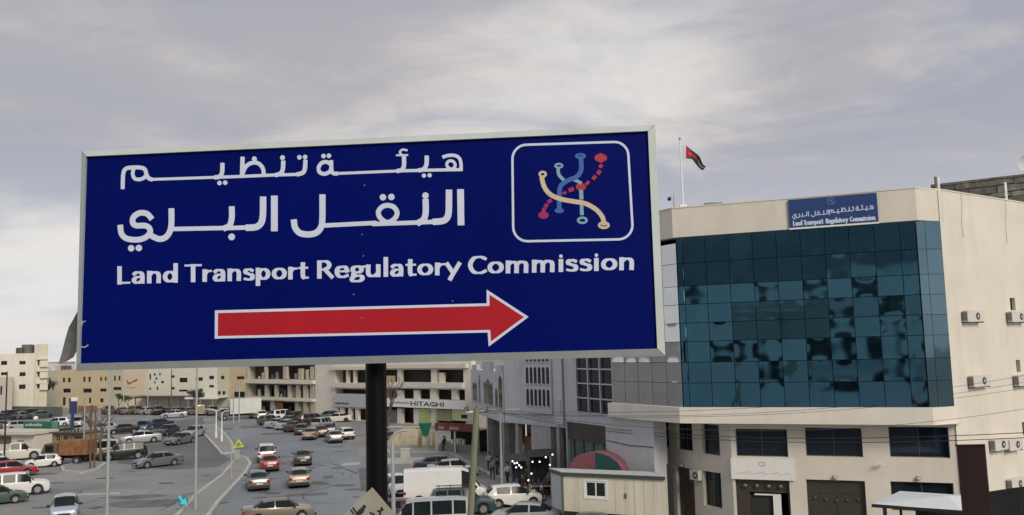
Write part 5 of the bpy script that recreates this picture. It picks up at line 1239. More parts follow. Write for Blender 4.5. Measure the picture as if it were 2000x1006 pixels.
for (px, py, h, c, s, lb) in ((608,857,80,'gold','sedan','pale gold sedan at the near end of the parked cluster'),(652,863,98,'silver','sedan','silver white sedan nearest the black pole'),(674,857,104,'white','hatch','white hatchback half behind the silver white sedan'),
    (640,848,100,'navy','sedan','navy sedan between the gold and white parked cars'),(626,852,95,'maroon','sedan','dark maroon sedan right of the pale gold sedan'),(590,848,84,'green','hatch','green grey hatchback left of the pale gold sedan'),(574,842,70,'dark','sedan','dark sedan fifth from the left of the cluster'),
    (560,838,60,'silver','sedan','silver sedan in the middle of the parked cluster'),(543,835,50,'silver','sedan','silver sedan on the road side of the cluster'),(527,829,40,'green','hatch','dark green hatchback at the far left of the cluster'),
    (632,838,60,'silver','suv','silver suv behind the parked cluster'),(612,829,20,'dark','suv','black suv behind the parked cluster'),(596,827,60,'black','sedan','black sedan against the concrete block'),(578,824,60,'maroon','suv','dark purple suv against the concrete block'),
    (553,820,30,'white','suv','white suv roof in the crowd by the concrete block'),(566,829,60,'grey','sedan','grey sedan boxed in behind the cluster'),(511,818,92,'white','hatch','small white hatchback parked just right of the white truck'),(497,816,92,'dark','suv','dark suv between the white truck and white hatchback'),
    (660,824,174,'cream','sedan','cream sedan parked along the cream pier block'),(640,820,178,'green','hatch','green hatchback parked at the foot of the cream pier'),(755,866,60,'maroon','sedan','dark red sedan just right of the black pole'),(540,816,150,'green','sedan','green sedan beside the open ground floor')):
    car(px, py, h, s, c, lb, g3, far=(py < 845))
# box truck
def lorry(px, py, head, label, cargo, cab, L, hgt, name='box_truck', wood=False, group=g3):
    p = G(px, py); t = thing(name, label, 'truck', (p.x, p.y, .012), R(head), group)
    def lp(nm, mb, m, par=t, **k): o = link_child(nm, mb.mesh(nm, [m] if not isinstance(m, list) else m, smooth=k.get('smooth')), par); return o
    x0 = -L/2
    cg = lp('cargo_box', MB().box(x0, L/2-1.9, -1.1, 1.1, 1.0, 1.0+hgt), cargo)
    for k in range(6):
        x = x0+.1+(L-2.1)*k/5.3; lp('side_rib', MB().box(x, x+.09, -1.14, -1.102, 1.02, .98+hgt).box(x, x+.09, 1.102, 1.14, 1.02, .98+hgt), cargo, cg)
    cb = MB(); prof = [(L/2-1.75, .5), (L/2, .5), (L/2, 1.35), (L/2-.35, 2.2), (L/2-1.75, 2.25)]
    cb.prism([(x, z) for x, z in prof], -1.0, 1.0, T=lambda x, y, z: (x, -z, y)); c = lp('cab', cb, cab)
    lp('windshield', MB().quad((L/2+.003,-.85,1.4),(L/2+.003,.85,1.4),(L/2-.31,.85,2.12),(L/2-.31,-.85,2.12)), M_cglass, c)
    for s in (-1, 1): lp('side_window', MB().box(L/2-1.3, L/2-.45, *(sorted((s*1.0, s*1.012))), 1.35, 2.05), M_cglass, c)
    lp('chassis', MB().box(x0, L/2-.2, -.45, .45, .62, .98), M_trim)
    for xw in (x0+1.1, L/2-1.0):
        for s in (-1, 1): w = lp('wheel', MB().tube((xw, s*.98-.13, .42), (xw, s*.98+.13, .42), .42, .42, 18), M_tyre, smooth=40); lp('rim', MB().tube((xw, s*.98-.135, .42), (xw, s*.98+.135, .42), .22, .22, 12), M_rim, w, smooth=40)
    for s in (-1, 1): lp('headlight', MB().box(L/2-.02, L/2+.02, *(sorted((s*.6, s*.9))), .75, .95), M_hl)
    lp('bumper', MB().box(L/2-.05, L/2+.06, -1.0, 1.0, .42, .66), M_trim); return t
lorry(466, 819, 212, 'white box truck standing at the far end of the centre road', mat('truck_white', (.62,.63,.62), .5, var=.06, vscale=.6, dirt=.15), PC['grey'], 7.2, 2.5)
lorry(134, 906, 180, 'old orange brown lorry with stake sides beside the little white car', mat('rusty_orange_boards', (.24,.11,.045), .7, var=.4, vscale=1.2, dirt=.4), mat('lorry_brown_cab', (.12,.08,.05), .6), 4.9, 1.5, 'stake_lorry', group=g2)
# right-hand vehicles
car(872, 984, 1, 'van', 'white', 'long white panel van parked below the olive pole', g5, scale=1.04)
car(838, 1037, 181, 'minibus', 'silver', 'silver minivan nearest the beige diamond sign', g5, scale=1.0)
mbs = car(903, 1003, 2, 'suv', 'teal', 'dark teal estate car with a roof rack before the white van', g5, scale=.98)
rk = MB()
for x in (-1.6, -.8, 0, .5): rk.box(x, x+.05, -.62, .62, 1.84, 1.88)
for y in (-.62, .60): rk.box(-1.8, .6, y, y+.04, 1.78, 1.84)
o = link_child('roof_rack', rk.mesh('roof_rack', [M_trim]), mbs)
car(1028, 1027, 172, 'sedan', 'silver', 'pale silver sedan below the grey lamp pole on the right', g5)
car(1003, 988, 12, 'hatch', 'white', 'white hatchback behind the pale silver sedan', g5)
car(1150, 1052, 182, 'sedan', 'green', 'dark green sedan roof in front of the cream cabin', g5)
car(858, 921, 4, 'sedan', 'navy', 'dark blue sedan parked behind the white panel van', g5)
car(885, 929, 5, 'sedan', 'silver', 'silver sedan between the dark blue sedan and the van', g5)
car(776, 966, -80, 'hatch', 'white', 'small white hatchback at the rear of the panel van', g5)
car(778, 1018, 175, 'sedan', 'maroon', 'dark plum sedan nose behind the diamond sign', g5)

# ================================================================== CABIN, AWNINGS, KIOSKS
M_cab = mat('cabin_cream', (.64,.61,.50), .65, var=.07, vscale=.5, bump=.2, bscale=3, stretch=(4,1,.2), dirt=.35)
M_cabw = mat('cabin_end_grey', (.50,.53,.53), .6, var=.05, dirt=.2)
CB = Facade(xy(P(1100, 998, 53.2)), xy(P(1303, 998, 50.4)))
cz1 = CB.uz(1150, 931)[1]; cz0 = max(.25, CB.uz(1150, 1001)[1])
t = thing('portable_cabin', 'cream portable cabin with a small two pane window and grey end', 'cabin', tuple(CB.A), CB.rot)
wh_ = CB.rect(1143, 940, 1184, 972)
mb = wall_with_holes(CB, 0, CB.L, cz0, cz1, [wh_], .08); part('front_wall', mb, t, M_cab)
shl = MB(); q = CB.pt; LE = CB.uz(1077, 965)[0]
ea, eb = q(0, 0, 0), xy(P(1077, 965, 54.8)); 
part('end_wall', MB().quad((eb.x,eb.y,cz0),(ea.x,ea.y,cz0),(ea.x,ea.y,cz1),(eb.x,eb.y,cz1)), t, M_cabw)
eo = eb-ea; rb = q(CB.L, 0, 0)+eo
part('rear_wall', MB().quad((rb.x,rb.y,cz0),(eb.x,eb.y,cz0),(eb.x,eb.y,cz1),(rb.x,rb.y,cz1)).quad((q(CB.L,0,0).x,q(CB.L,0,0).y,cz0),(rb.x,rb.y,cz0),(rb.x,rb.y,cz1),(q(CB.L,0,0).x,q(CB.L,0,0).y,cz1)), t, M_cab)
def quadprism(ps, z0, z1): return MB().prism([(p.x, p.y) for p in ps], z0, z1)
ov = offset_path([eb, ea, q(CB.L, 0, 0)], .12)
part('roof', quadprism([ov[0], ov[1], ov[2], q(CB.L+.05,0,0)+eo], cz1+.002, cz1+.20), t, mat('cabin_roof_edge', (.05,.06,.06), .5))
part('roof_sheet', quadprism([ov[0], ov[1], ov[2], q(CB.L+.05,0,0)+eo], cz1+.205, cz1+.26), t, mat('cabin_roof_pale', (.50,.54,.54), .6))
part('corner_post', MB().box(-.07, .07, -.06, .06, cz0-.1, cz1, T=CB.pt), t, mat('cabin_post', (.10,.12,.12), .6))
part('base_frame', MB().box(-.0, CB.L, .03, .2, 0.02, cz0, T=CB.pt), t, M_black)
u = 1.0
while u < CB.L-.2:
    if not (wh_[0]-.25 < u < wh_[1]+.25): part('panel_seam', MB().box(u-.012, u+.012, -.010, -.001, cz0+.02, cz1-.02, T=CB.pt), t, mat('cabin_seam', (.42,.39,.29), .7))
    u += .58
w = window(t, CB, wh_, .08, M_white, M_glass, 1, fw=.09); 
part('window_surround', MB().box(wh_[0]-.09, wh_[1]+.09, -.03, -.002, wh_[3]+.002, wh_[3]+.09, T=CB.pt).box(wh_[0]-.09, wh_[1]+.09, -.03, -.002, wh_[2]-.09, wh_[2]-.002, T=CB.pt).box(wh_[0]-.09, wh_[0]-.002, -.03, -.002, wh_[2], wh_[3], T=CB.pt).box(wh_[1]+.002, wh_[1]+.09, -.03, -.002, wh_[2], wh_[3], T=CB.pt), t, M_white)
u, z = CB.uz(1222, 968); part('door_handle', MB().box(u-.05, u+.05, -.07, -.002, z-.15, z+.12, T=CB.pt), t, M_dframe)
u, z = CB.uz(1234, 931); part('cabin_lamp', MB().box(u-.08, u+.08, -.08, -.002, z-.05, z+.05, T=CB.pt), t, M_frame)
# dark shed right of the cabin
SD = Facade(xy(P(1304, 960, 50.3)), xy(P(1312, 960, 50.2)))
single('dark_shed', MB().box(0, .25, 0, .4, 0, SD.uz(1308, 906)[1], T=SD.pt), M_black, 'narrow dark shed edge between the cream cabin and the office', 'shed', tuple(SD.A))
# red and green barrel awning
AW = Facade(xy(P(1112, 905, 57.2)), xy(P(1216, 905, 54.0)))
t = thing('barrel_awning', 'faded red barrel awning with a green end behind the cream cabin', 'awning', tuple(AW.A), AW.rot)
zt2 = AW.uz(1190, 886)[1]; zb2 = AW.uz(1150, 925)[1]; gl = AW.uz(1165, 905)[0]; L_ = AW.L
mb = MB(); mg = MB(); nseg = 10
for k in range(nseg):
    a0, a1 = math.pi*k/nseg/1.0, math.pi*(k+1)/nseg
    f_ = lambda a, dd: AW.pt(L_/2-(L_/2)*math.cos(a), dd, zb2+(zt2-zb2)*math.sin(a)**.8)
    mb.quad(f_(a0, 0), f_(a0, 2.2), f_(a1, 2.2), f_(a1, 0))
    (mb if k < nseg*.45 else mg).quad(AW.pt(L_/2, -.0, zb2), f_(a0, 0), f_(a1, 0))
part('red_canvas', mb, t, mat('awning_red', (.28,.10,.125), .8, var=.15, vscale=1), smooth=50); part('green_canvas', mg, t, mat('awning_green', (.02,.09,.085), .8, var=.15))
part('frame_post', MB().box(.05, .15, .05, .15, 0, zb2, T=AW.pt), t, M_metal); part('frame_post', MB().box(L_-.15, L_-.05, .05, .15, 0, zb2, T=AW.pt), t, M_metal)
# white tent and dark wall, brown sheet panel at right
TT = Facade(xy(P(1700, 985, 38)), xy(P(1882, 985, 36)))
t = thing('white_canopy_tent', 'white sloping canopy tent on dark posts at the foot of the office', 'tent', tuple(TT.A), TT.rot)
e0, e1 = TT.uz(1703, 984)[1], TT.uz(1872, 987)[1]; pk = TT.uz(1840, 968, 1.6)[1]
cn = MB(); A0, A1 = TT.pt(.1, 0, e0), TT.pt(TT.L-.1, 0, e0-.02); B0, B1 = TT.pt(.6, 3.2, e0+.1), TT.pt(TT.L, 3.2, e0+.1); K = TT.pt(TT.L*.78, 1.6, pk)
for tr in ((A0, A1, K), (A1, B1, K), (B1, B0, K), (B0, A0, K)): cn.quad(*tr)
part('canopy', cn, t, mat('tent_white', (.66,.70,.73), .6, var=.04)); part('edge_beam', MB().box(.05, TT.L-.05, -.03, .05, e0-.14, e0-.01, T=TT.pt), t, M_black)
for u in (.55, TT.L-.2): part('post', MB().box(u-.07, u+.07, .0, .12, 0, e0-.14, T=TT.pt), t, M_black)
for u, d_ in ((.6, 3.1), (TT.L-.2, 3.1)): part('post', MB().box(u-.05, u+.05, d_-.05, d_+.05, 0, e0, T=TT.pt), t, M_black)
part('back_cloth', MB().box(1.2, TT.L-.3, 3.12, 3.14, .0, e0-.05, T=TT.pt), t, mat('dark_blue_cloth', (.02,.03,.04), .9, var=.4, vscale=3))
def chair(F, u, d_, lb):
    c = thing('white_chair', lb, 'chair', tuple(F.pt(u, d_, 0)), F.rot+.3, 'white chairs under the tent')
    part('seat', MB().box(u-.22, u+.22, d_-.2, d_+.2, .42, .46, T=F.pt), c, M_white); part('backrest', MB().box(u-.22, u+.22, d_+.18, d_+.22, .47, .9, T=F.pt), c, M_white)
    for a, b in ((-.2, -.18), (.17, -.18), (-.2, .15), (.17, .15)): part('leg', MB().box(u+a, u+a+.04, d_+b, d_+b+.04, 0, .42, T=F.pt), c, M_white)
BP = Facade(xy(P(1869, 940, 33)), xy(P(1930, 940, 32.2)))
t = thing('brown_steel_panel', 'tall leaning dark brown steel panel right of the white tent', 'panel', tuple(BP.A), BP.rot)
c4 = [BP.uz(1868, 872), BP.uz(1922, 871), BP.uz(1936, 1030), BP.uz(1882, 1030)]
mb = MB(); fr4 = [BP.pt(u, 0, z) for u, z in c4]; bk4 = [BP.pt(u, .12, z) for u, z in c4]; mb.quad(*reversed(fr4)); mb.quad(*bk4)
for k in range(4): mb.quad(fr4[k], fr4[(k+1) % 4], bk4[(k+1) % 4], bk4[k])
M_brn = mat('rust_brown_steel', (.030,.011,.008), .55, var=.3, vscale=1.2, dirt=.3)
part('steel_sheet', mb, t, M_brn)
lean = [(BP.pt(c4[2][0]-.25, .3, 0), BP.pt(c4[1][0]-.2, .2, c4[1][1]-.1)), (BP.pt(c4[3][0]+.25, .3, 0), BP.pt(c4[0][0]+.2, .2, c4[0][1]-.1))]
for a_, b_ in lean: part('support_post', MB().tube(a_, b_, .06), t, M_brn)
c5 = [BP.uz(1866, 870), BP.uz(1924, 869)]; part('top_edge', MB().tube(BP.pt(c5[0][0], -.02, c5[0][1]), BP.pt(c5[1][0], -.02, c5[1][1]), .035, n=8), t, M_brn)
DW = Facade(xy(P(1931, 960, 34)), xy(P(2120, 960, 31)))
t = thing('dark_sloping_wall', 'dark grey sheet wall with a sloping top at the lower right corner', 'wall', tuple(DW.A), DW.rot)
za, zb3 = DW.uz(1931, 960)[1], DW.uz(2000, 950)[1]; sl_ = (zb3-za)/DW.uz(2000, 950)[0]
M_dw = mat('dark_grey_sheet', (.045,.048,.046), .7, var=.2, vscale=.8, dirt=.2); u = 0
while u < DW.L:
    v_ = min(DW.L, u+1.1); part('sheet', MB().prism([(u+.01, 0), (v_-.01, 0), (v_-.01, za+sl_*v_), (u+.01, za+sl_*u)], 0, .06, T=lambda x, y, z: DW.pt(x, z, y)), t, M_dw); u = v_

# --- kiosk stalls on the left
KA = Facade(xy(P(-25, 870, 110)), xy(P(68, 870, 107)))
t = thing('white_kiosk', 'white food kiosk with a flat pale roof at the left edge', 'kiosk', tuple(KA.A), KA.rot)
kz = KA.uz(40, 848)[1]; kh = [KA.rect(-8, 852, 22, 868)]
mb = wall_with_holes(KA, 0, KA.L, 0, kz, kh, .3); shell(KA, 0, KA.L, 0, kz, 3, mb); part('wall', mb, t, mat('kiosk_white', (.62,.58,.54), .7, var=.08, dirt=.2)); part('roof', MB().box(-.3, KA.L+.2, -.7, 3.2, kz, kz+.35, T=KA.pt), t, mat('kiosk_roof', (.56,.55,.47), .7))
part('hatch_interior', MB().box(kh[0][0], kh[0][1], .28, .34, kh[0][2], kh[0][3], T=KA.pt), t, mat('kiosk_inside', (.15,.12,.08), .8, var=.4, vscale=2))
q_ = KA.rect(35, 860, 47, 863); part('red_label', MB().box(q_[0], q_[1], -.03, -.002, q_[2], q_[3], T=KA.pt), t, mat('poster_red', (.32,.1,.05)))
KG = Facade(xy(P(46, 870, 114)), xy(P(114, 870, 112)))
t = thing('green_stall', 'dark open stall under a green signboard with white script', 'stall', tuple(KG.A), KG.rot)
gz0_, gz1_ = KG.uz(80, 839)[1], KG.uz(80, 823)[1]
for u in (.1, KG.L*.5, KG.L-.1): part('post', MB().box(u-.06, u+.06, .02, .14, 0, gz0_, T=KG.pt), t, M_dframe)
part('back_wall', MB().box(0, KG.L, 2.2, 2.3, 0, gz0_, T=KG.pt), t, M_dark); part('roof', MB().box(0, KG.L, .1, 2.4, gz0_-.02, gz0_+.1, T=KG.pt), t, M_dframe)
gs = part('signboard', MB().box(0, KG.L, -.1, .08, gz0_, gz1_, T=KG.pt), t, mat('stall_green', (.02,.13,.09), .5, var=.15))
gpn = Print2D(0, 0, 4, 1, .03)
for k in range(7): gpn.stroke([(.35+k*.42,.55),(.45+k*.42,.4-.06*(k % 3)),(.62+k*.42,.52)], .10)
part('script', gpn.to_mb(lambda x, y: KG.pt(x, -.106, gz1_-y)), gs, M_white)
part('end_panel', MB().box(KG.L*.82, KG.L, -.14, -.11, gz0_+.05, gz1_-.05, T=KG.pt), gs, mat('stall_pale_green', (.10,.25,.20), .5))
rs = random.Random(9)
for k in range(7):
    u = .4+k*.5; part('hanging_goods', MB().sphere(tuple(KG.pt(u, .3, gz0_-.35-rs.random()*.3)), .14, 7), t, rs.choice([M_white, M_dframe, mat('goods_blue', (.05,.10,.25), .6)]))
for px, py, lb in ((70, 817, 'round white lamp above the green stall sign'),): 
    p = P(px, py, 113.5); single('globe_lamp', MB().sphere(tuple(p), .30, 12).tube((p.x, p.y, gz1_), (p.x, p.y, p.z), .04), M_white, lb, 'lamp', (p.x, p.y, gz1_), smooth=60)
KO = Facade(xy(P(101, 890, 106)), xy(P(166, 890, 104)))
t = thing('brown_stall', 'brown timber stall with pale window frames behind the orange lorry', 'stall', tuple(KO.A), KO.rot)
oz = KO.uz(135, 846)[1]; oh = [KO.rect(108, 849, 117, 862), KO.rect(124, 850, 134, 861), KO.rect(142, 852, 160, 866)]
mb = wall_with_holes(KO, 0, KO.L, 0, oz, oh, .15); shell(KO, 0, KO.L, 0, oz, 2.5, mb); part('wall', mb, t, mat('stall_timber', (.26,.19,.11), .8, var=.3, vscale=2)); part('roof', MB().box(-.1, KO.L+.1, -.4, 2.6, oz, oz+.12, T=KO.pt), t, M_dframe)
for h in oh: window(t, KO, h, .15, mat('pale_timber', (.42,.38,.28), .8), M_dark, 1)
for k in range(5):
    u = KO.L*(.55+.1*k); part('timber_post', MB().box(u, u+.09, -.9, -.8, 0, oz+.8, T=KO.pt), t, mat('dark_timber', (.07,.05,.03), .8))
# blue totem
p = G(143, 838); t = thing('blue_totem', 'blue and purple advertising totem behind the stalls on the left', 'totem sign', (p.x, p.y, 0)); z1_ = P(146, 776, p.y).z
part('column', MB().box(p.x-.35, p.x+.0, p.y-.2, p.y+.2, 0, z1_-1.5), t, mat('totem_blue', (.02,.045,.12), .5)); part('upper_panel', MB().box(p.x-.6, p.x+.55, p.y-.25, p.y-.0, z1_-2.6, z1_-.6), t, mat('totem_purple', (.035,.035,.12), .5)); part('white_cap', MB().box(p.x-.35, p.x+.65, p.y-.28, p.y+.05, z1_-.58, z1_), t, M_white)
# stalls, umbrella and hoarding by the shop block
ST = Facade(xy(P(846, 872, 96)), xy(P(932, 872, 92)))
t = thing('red_sign_stall', 'market stall with a dark red signboard and pale lettering before the shop block', 'stall', tuple(ST.A), ST.rot)
s0, s1 = ST.uz(890, 842)[1], ST.uz(890, 827)[1]
rb_ = part('signboard', MB().box(.4, ST.L-.1, -.1, .06, s0, s1, T=ST.pt), t, mat('stall_dark_red', (.17,.035,.03), .6, var=.15))
rp = Print2D(0, 0, ST.L, 1, .03)
for x0, n_ in ((1.0, 3), (2.6, 5)):
    for k in range(n_): rp.stroke([(x0+k*.26,.62),(x0+.1+k*.26,.36+.08*(k % 2)),(x0+.2+k*.26,.6)], .11)
part('lettering', rp.to_mb(lambda x, y: ST.pt(x, -.106, s1-y)), rb_, mat('faded_pink_print', (.50,.34,.30), .7))
for u in (.45, ST.L*.5, ST.L-.2): part('post', MB().box(u-.08, u+.08, .0, .14, 0, s0, T=ST.pt), t, M_stone)
part('roof', MB().box(.3, ST.L, .06, 2.6, s0+.1, s0+.2, T=ST.pt), t, M_conc); part('back_wall', MB().box(.4, ST.L, 2.4, 2.5, 0, s0+.1, T=ST.pt), t, M_dark); part('counter', MB().box(.6, ST.L-.3, .3, .8, 0, .95, T=ST.pt), t, mat('stall_counter', (.20,.21,.20), .8))
for k in range(9):
    u = .7+k*.4; part('goods', MB().box(u, u+.25, .4, .65, .96, .96+rs.uniform(.2, .7), T=ST.pt), t, rs.choice([M_white, M_tan, M_conc, M_h3]))
UM = xy(P(831, 870, 97)); t = thing('green_umbrella', 'closed green market umbrella left of the red stall sign', 'umbrella', tuple(UM)); zt3, zb3_ = P(831, 826, 97).z, P(831, 852, 97).z
part('canopy', MB().tube((UM.x, UM.y, zb3_), (UM.x, UM.y, zt3), .25, .75, 10), t, mat('umbrella_green', (.02,.20,.10), .7, var=.15)); part('pole', MB().tube((UM.x, UM.y, 0), (UM.x, UM.y, zt3+.1), .04), t, M_metal)
for px, w_, lb in ((820, .28, 'left sand coloured trunk like post below the green umbrella'), (836, .22, 'middle sand coloured post below the green umbrella'), (848, .30, 'right sand coloured post nearest the red stall')):
    a_ = G(px, 876); b_ = P(px+2, 842, a_.y); single('rough_post', MB().tube((a_.x, a_.y, 0), (a_.x+.1, a_.y, b_.z), w_, w_*.8, 9), mat('dry_palm_trunk', (.40,.34,.22), .95, var=.25, vscale=4, bump=.5, bscale=9), lb, 'post', (a_.x, a_.y, 0), 'rough posts by the umbrella')
# reed heaps / tarpaulin tent
a_ = G(795, 870); tp = MB(); rr_ = random.Random(2); pts = []
for i in range(13):
    for j in range(7):
        s_, w_ = i/12, j/6; pts.append((a_.x-2.6+5.2*s_, a_.y-1.2+2.4*w_, max(0.0, 1.9*math.sin(math.pi*s_)**.7*math.sin(math.pi*w_)**.6*(.8+.4*rr_.random()))))
tp.v = pts
for i in range(12):
    for j in range(6): tp.f.append((i*7+j, (i+1)*7+j, (i+1)*7+j+1, i*7+j+1)); tp.m.append(0)
single('tarpaulin_heap', tp, mat('sand_tarpaulin', (.38,.34,.25), .9, var=.2, vscale=1.5), 'sand coloured tarpaulin heap between the black pole and the green umbrella', 'tarpaulin', (a_.x, a_.y, 0))
for px, lb in ((772, 'pale hooped frame at the left of the tarpaulin heap'), (806, 'pale hooped frame behind the tarpaulin heap')):
    a_ = G(px, 866); h_ = P(px, 834, a_.y).z; pts = [(a_.x-1.1, a_.y, 0), (a_.x-1.1, a_.y, h_*.85), (a_.x-.9, a_.y, h_), (a_.x+.9, a_.y, h_), (a_.x+1.1, a_.y, h_*.85), (a_.x+1.1, a_.y, 0)]
    single('hoop_frame', MB().path(pts, .07, 7), mat('pale_pipe', (.50,.48,.38), .7), lb, 'frame', (a_.x, a_.y, 0), 'hooped frames by the tarpaulin')
a_ = G(800, 905); single('low_concrete_wall', MB().box(a_.x-3.4, a_.x+1.5, a_.y-.15, a_.y+.15, 0, .55), mat('pale_concrete', (.45,.46,.42), .9, var=.1), 'low pale concrete wall right of the black pole', 'wall', (a_.x, a_.y, 0))
a_ = G(793, 903); single('white_bin', MB().prism([(a_.x-.45, a_.y-.4), (a_.x+.45, a_.y-.4), (a_.x+.45, a_.y+.4), (a_.x-.45, a_.y+.4)], 0, 1.25).prism([(a_.x-.5, a_.y-.45), (a_.x+.5, a_.y-.45), (a_.x+.5, a_.y+.45), (a_.x-.5, a_.y+.45)], 1.251, 1.36), mat('bin_pale', (.50,.52,.46), .6, var=.08), 'pale square bin standing on the low concrete wall line', 'bin', (a_.x, a_.y, 0))
a_ = G(752, 905); single('hydrant', MB().tube((a_.x, a_.y, 0), (a_.x, a_.y, .8), .16, .14, 10).sphere((a_.x, a_.y, .85), .2, 8), M_trim, 'dark hydrant just right of the black pole', 'hydrant', (a_.x, a_.y, 0), smooth=50)

# ================================================================== POLES, LAMPS, WIRES, SIGNS
M_lp = mat('lamp_pole_grey', (.40,.43,.44), .5, .3, var=.1, vscale=3); M_wood = mat('olive_wood_pole', (.20,.21,.14), .85, var=.2, vscale=2, stretch=(6,6,.4), bump=.3, bscale=5)
def lamp(px, py, h, r, label, arms=1, head=90, alen=1.2, D=None, mt=None, group='street lamps', name='street_lamp', cat='street lamp'):
    p = G(px, py) if D is None else xy(P(px, py, D)); mt = mt or M_lp
    t = thing(name, label, cat, (p.x, p.y, 0), 0, group)
    part('pole', MB().tube((p.x, p.y, 0), (p.x, p.y, h*.5), r, r*.85, 12).tube((p.x, p.y, h*.5+.001), (p.x, p.y, h), r*.72, r*.5, 12), t, mt, smooth=40)
    part('base', MB().tube((p.x, p.y, 0), (p.x, p.y, .9), r*1.35, r*1.3, 12), t, mt, smooth=40)
    for k in range(arms):
        a = R(head+180*k); dx, dy = math.cos(a)*alen, math.sin(a)*alen
        ar_ = part('arm', MB().path([(p.x, p.y, h-.1), (p.x+dx*.4, p.y+dy*.4, h+.18), (p.x+dx, p.y+dy, h+.22)], r*.35+.015, 7), t, mt)
        part('lamp_head', MB().box(-.32, .32, -.12, .12, -.06, .07, T=lambda x, y, z: (p.x+dx*1.15+x*math.cos(a)-y*math.sin(a), p.y+dy*1.15+x*math.sin(a)+y*math.cos(a), h+.22+z)), ar_, M_frame)
    return t
lamp(209, 1012, 12.0, .115, 'tall grey lamp pole rising from the bottom edge on the left', D=57, head=180)
lamp(382, 986, 11.5, .11, 'tall grey lamp pole on the median at bottom centre left', D=64, head=20)
lamp(771, 1010, 8.3, .10, 'slim grey lamp pole with a curved top right of the black pole', D=54, head=0, alen=.9) if False else None
p = xy(P(771, 1000, 29)); zt4 = P(769, 872, 29).z; t = thing('street_lamp', 'slim pale lamp pole with a hooked top just right of the black pole', 'street lamp', (p.x, p.y, 0), 0, 'street lamps')
part('pole', MB().tube((p.x, p.y, 0), (p.x-.05, p.y, zt4), .085, .062, 12), t, M_lp, smooth=40)
part('arm', MB().path([(p.x-.05, p.y, zt4), (p.x-.07, p.y, zt4+.22), (p.x+.02, p.y, zt4+.42), (p.x+.22, p.y, zt4+.5), (p.x+.42, p.y, zt4+.5)], .035, 8), t, M_lp)
t = lamp(981, 972, P(981, 806, 66).z, .12, 'grey lamp pole with a twin head standing by the dark shops', arms=2, head=0, alen=1.0, D=66)
lamp(422, 856, P(422, 802, 118).z, .13, 'short white twin headed lamp left on the traffic island', arms=2, head=0, alen=1.2, D=118, mt=M_white)
lamp(433, 862, P(433, 806, 113).z, .12, 'short white twin headed lamp right on the traffic island', arms=1, head=0, alen=.9, D=113, mt=M_white)
for px, py, ty, r, lb in ((456,826,735,.11,'thin pale pole in front of the white box truck, left'), (467,826,742,.11,'thin pale pole in front of the white box truck, right'), (241,808,752,.10,'thin pale pole before the greenish house'), (288,808,745,.10,'thin pale pole right of the red poster'), (8,905,726,.10,'dark slender pole at the left edge before the kiosk'), (334,812,722,.12,'brown pole before the tall white house')):
    g_p = G(px, py); h_ = P(px, ty, g_p.y).z; single('thin_pole', MB().tube((g_p.x, g_p.y, 0), (g_p.x, g_p.y, h_), r, r*.7, 8), M_trim if 'dark' in lb else (mat('brown_pole', (.12,.085,.05), .8) if 'brown' in lb else M_lp), lb, 'pole', (g_p.x, g_p.y, 0), 'thin poles in the background', smooth=40)
for px, py, ty, r, lb in ((383,840,705,.16,'tall grey pole far behind the median lamp pole'), (176,918,792,.11,'dark brown tree like post on the small tree island'), (184,916,800,.09,'pale slim post beside the dark brown post'), (163,900,780,.08,'pale slim post left of the tree island')):
    g_p = G(px, py); h_ = P(px, ty, g_p.y).z; single('post', MB().tube((g_p.x, g_p.y, .02), (g_p.x, g_p.y, h_), r, r*.8, 8), mat('brown_pole', (.2,.15,.09)) if 'brown' in lb else M_lp, lb, 'post', (g_p.x, g_p.y, 0), smooth=40)
# leaning olive utility pole
a_ = P(919, 1006, 25); b_ = P(931, 797, 24.6); dz = a_-b_; foot = a_+dz*(a_.z/(b_.z-a_.z)); foot = a_-(b_-a_)*(a_.z/(b_.z-a_.z))
t = thing('utility_pole', 'thick olive wooden utility pole leaning right in front of the shops', 'utility pole', tuple(foot))
part('pole', MB().tube(foot, b_, .125, .085, 14), t, M_wood, smooth=40); part('crossarm', MB().tube((b_.x-.3, b_.y, b_.z-.12), (b_.x+.35, b_.y+.1, b_.z-.1), .04, n=6), t, M_metal)
for k in (-.25, 0, .3): part('insulator', MB().tube((b_.x+k, b_.y, b_.z-.08), (b_.x+k, b_.y, b_.z+.06), .045, .03, 8), t, mat('insulator_brown', (.14,.08,.05), .3))
# wires
M_wire = mat('wire_black', (.03,.03,.032), .6)
ends = [((934,798,24.6),(2060,788,26),.7,'highest power line crossing the office canopy'), ((934,800,24.6),(2060,722,27),.5,'power line rising across the glass front to the right edge'), ((934,803,24.6),(2060,735,28),.55,'second power line rising across the glass front'),
        ((981,806,66),(2060,842,34),.9,'upper of the two thick lines across the lower windows'), ((981,808,66),(2060,852,34),.95,'lower of the two thick lines across the lower windows'), ((934,806,24.6),(2060,748,29),.5,'faint power line across the foot of the glass front')]
for k, (a4, b4, sag, lb) in enumerate(ends):
    A4, B4 = P(*a4), P(*b4); pts = [A4.lerp(B4, s_)-Vector((0, 0, sag*4*s_*(1-s_))) for s_ in np.linspace(0, 1, 25)]
    single('power_line', MB().path(pts, .006 if k < 3 or k == 5 else .016, 5), M_wire, lb, 'cable', tuple(A4), 'power lines across the office')
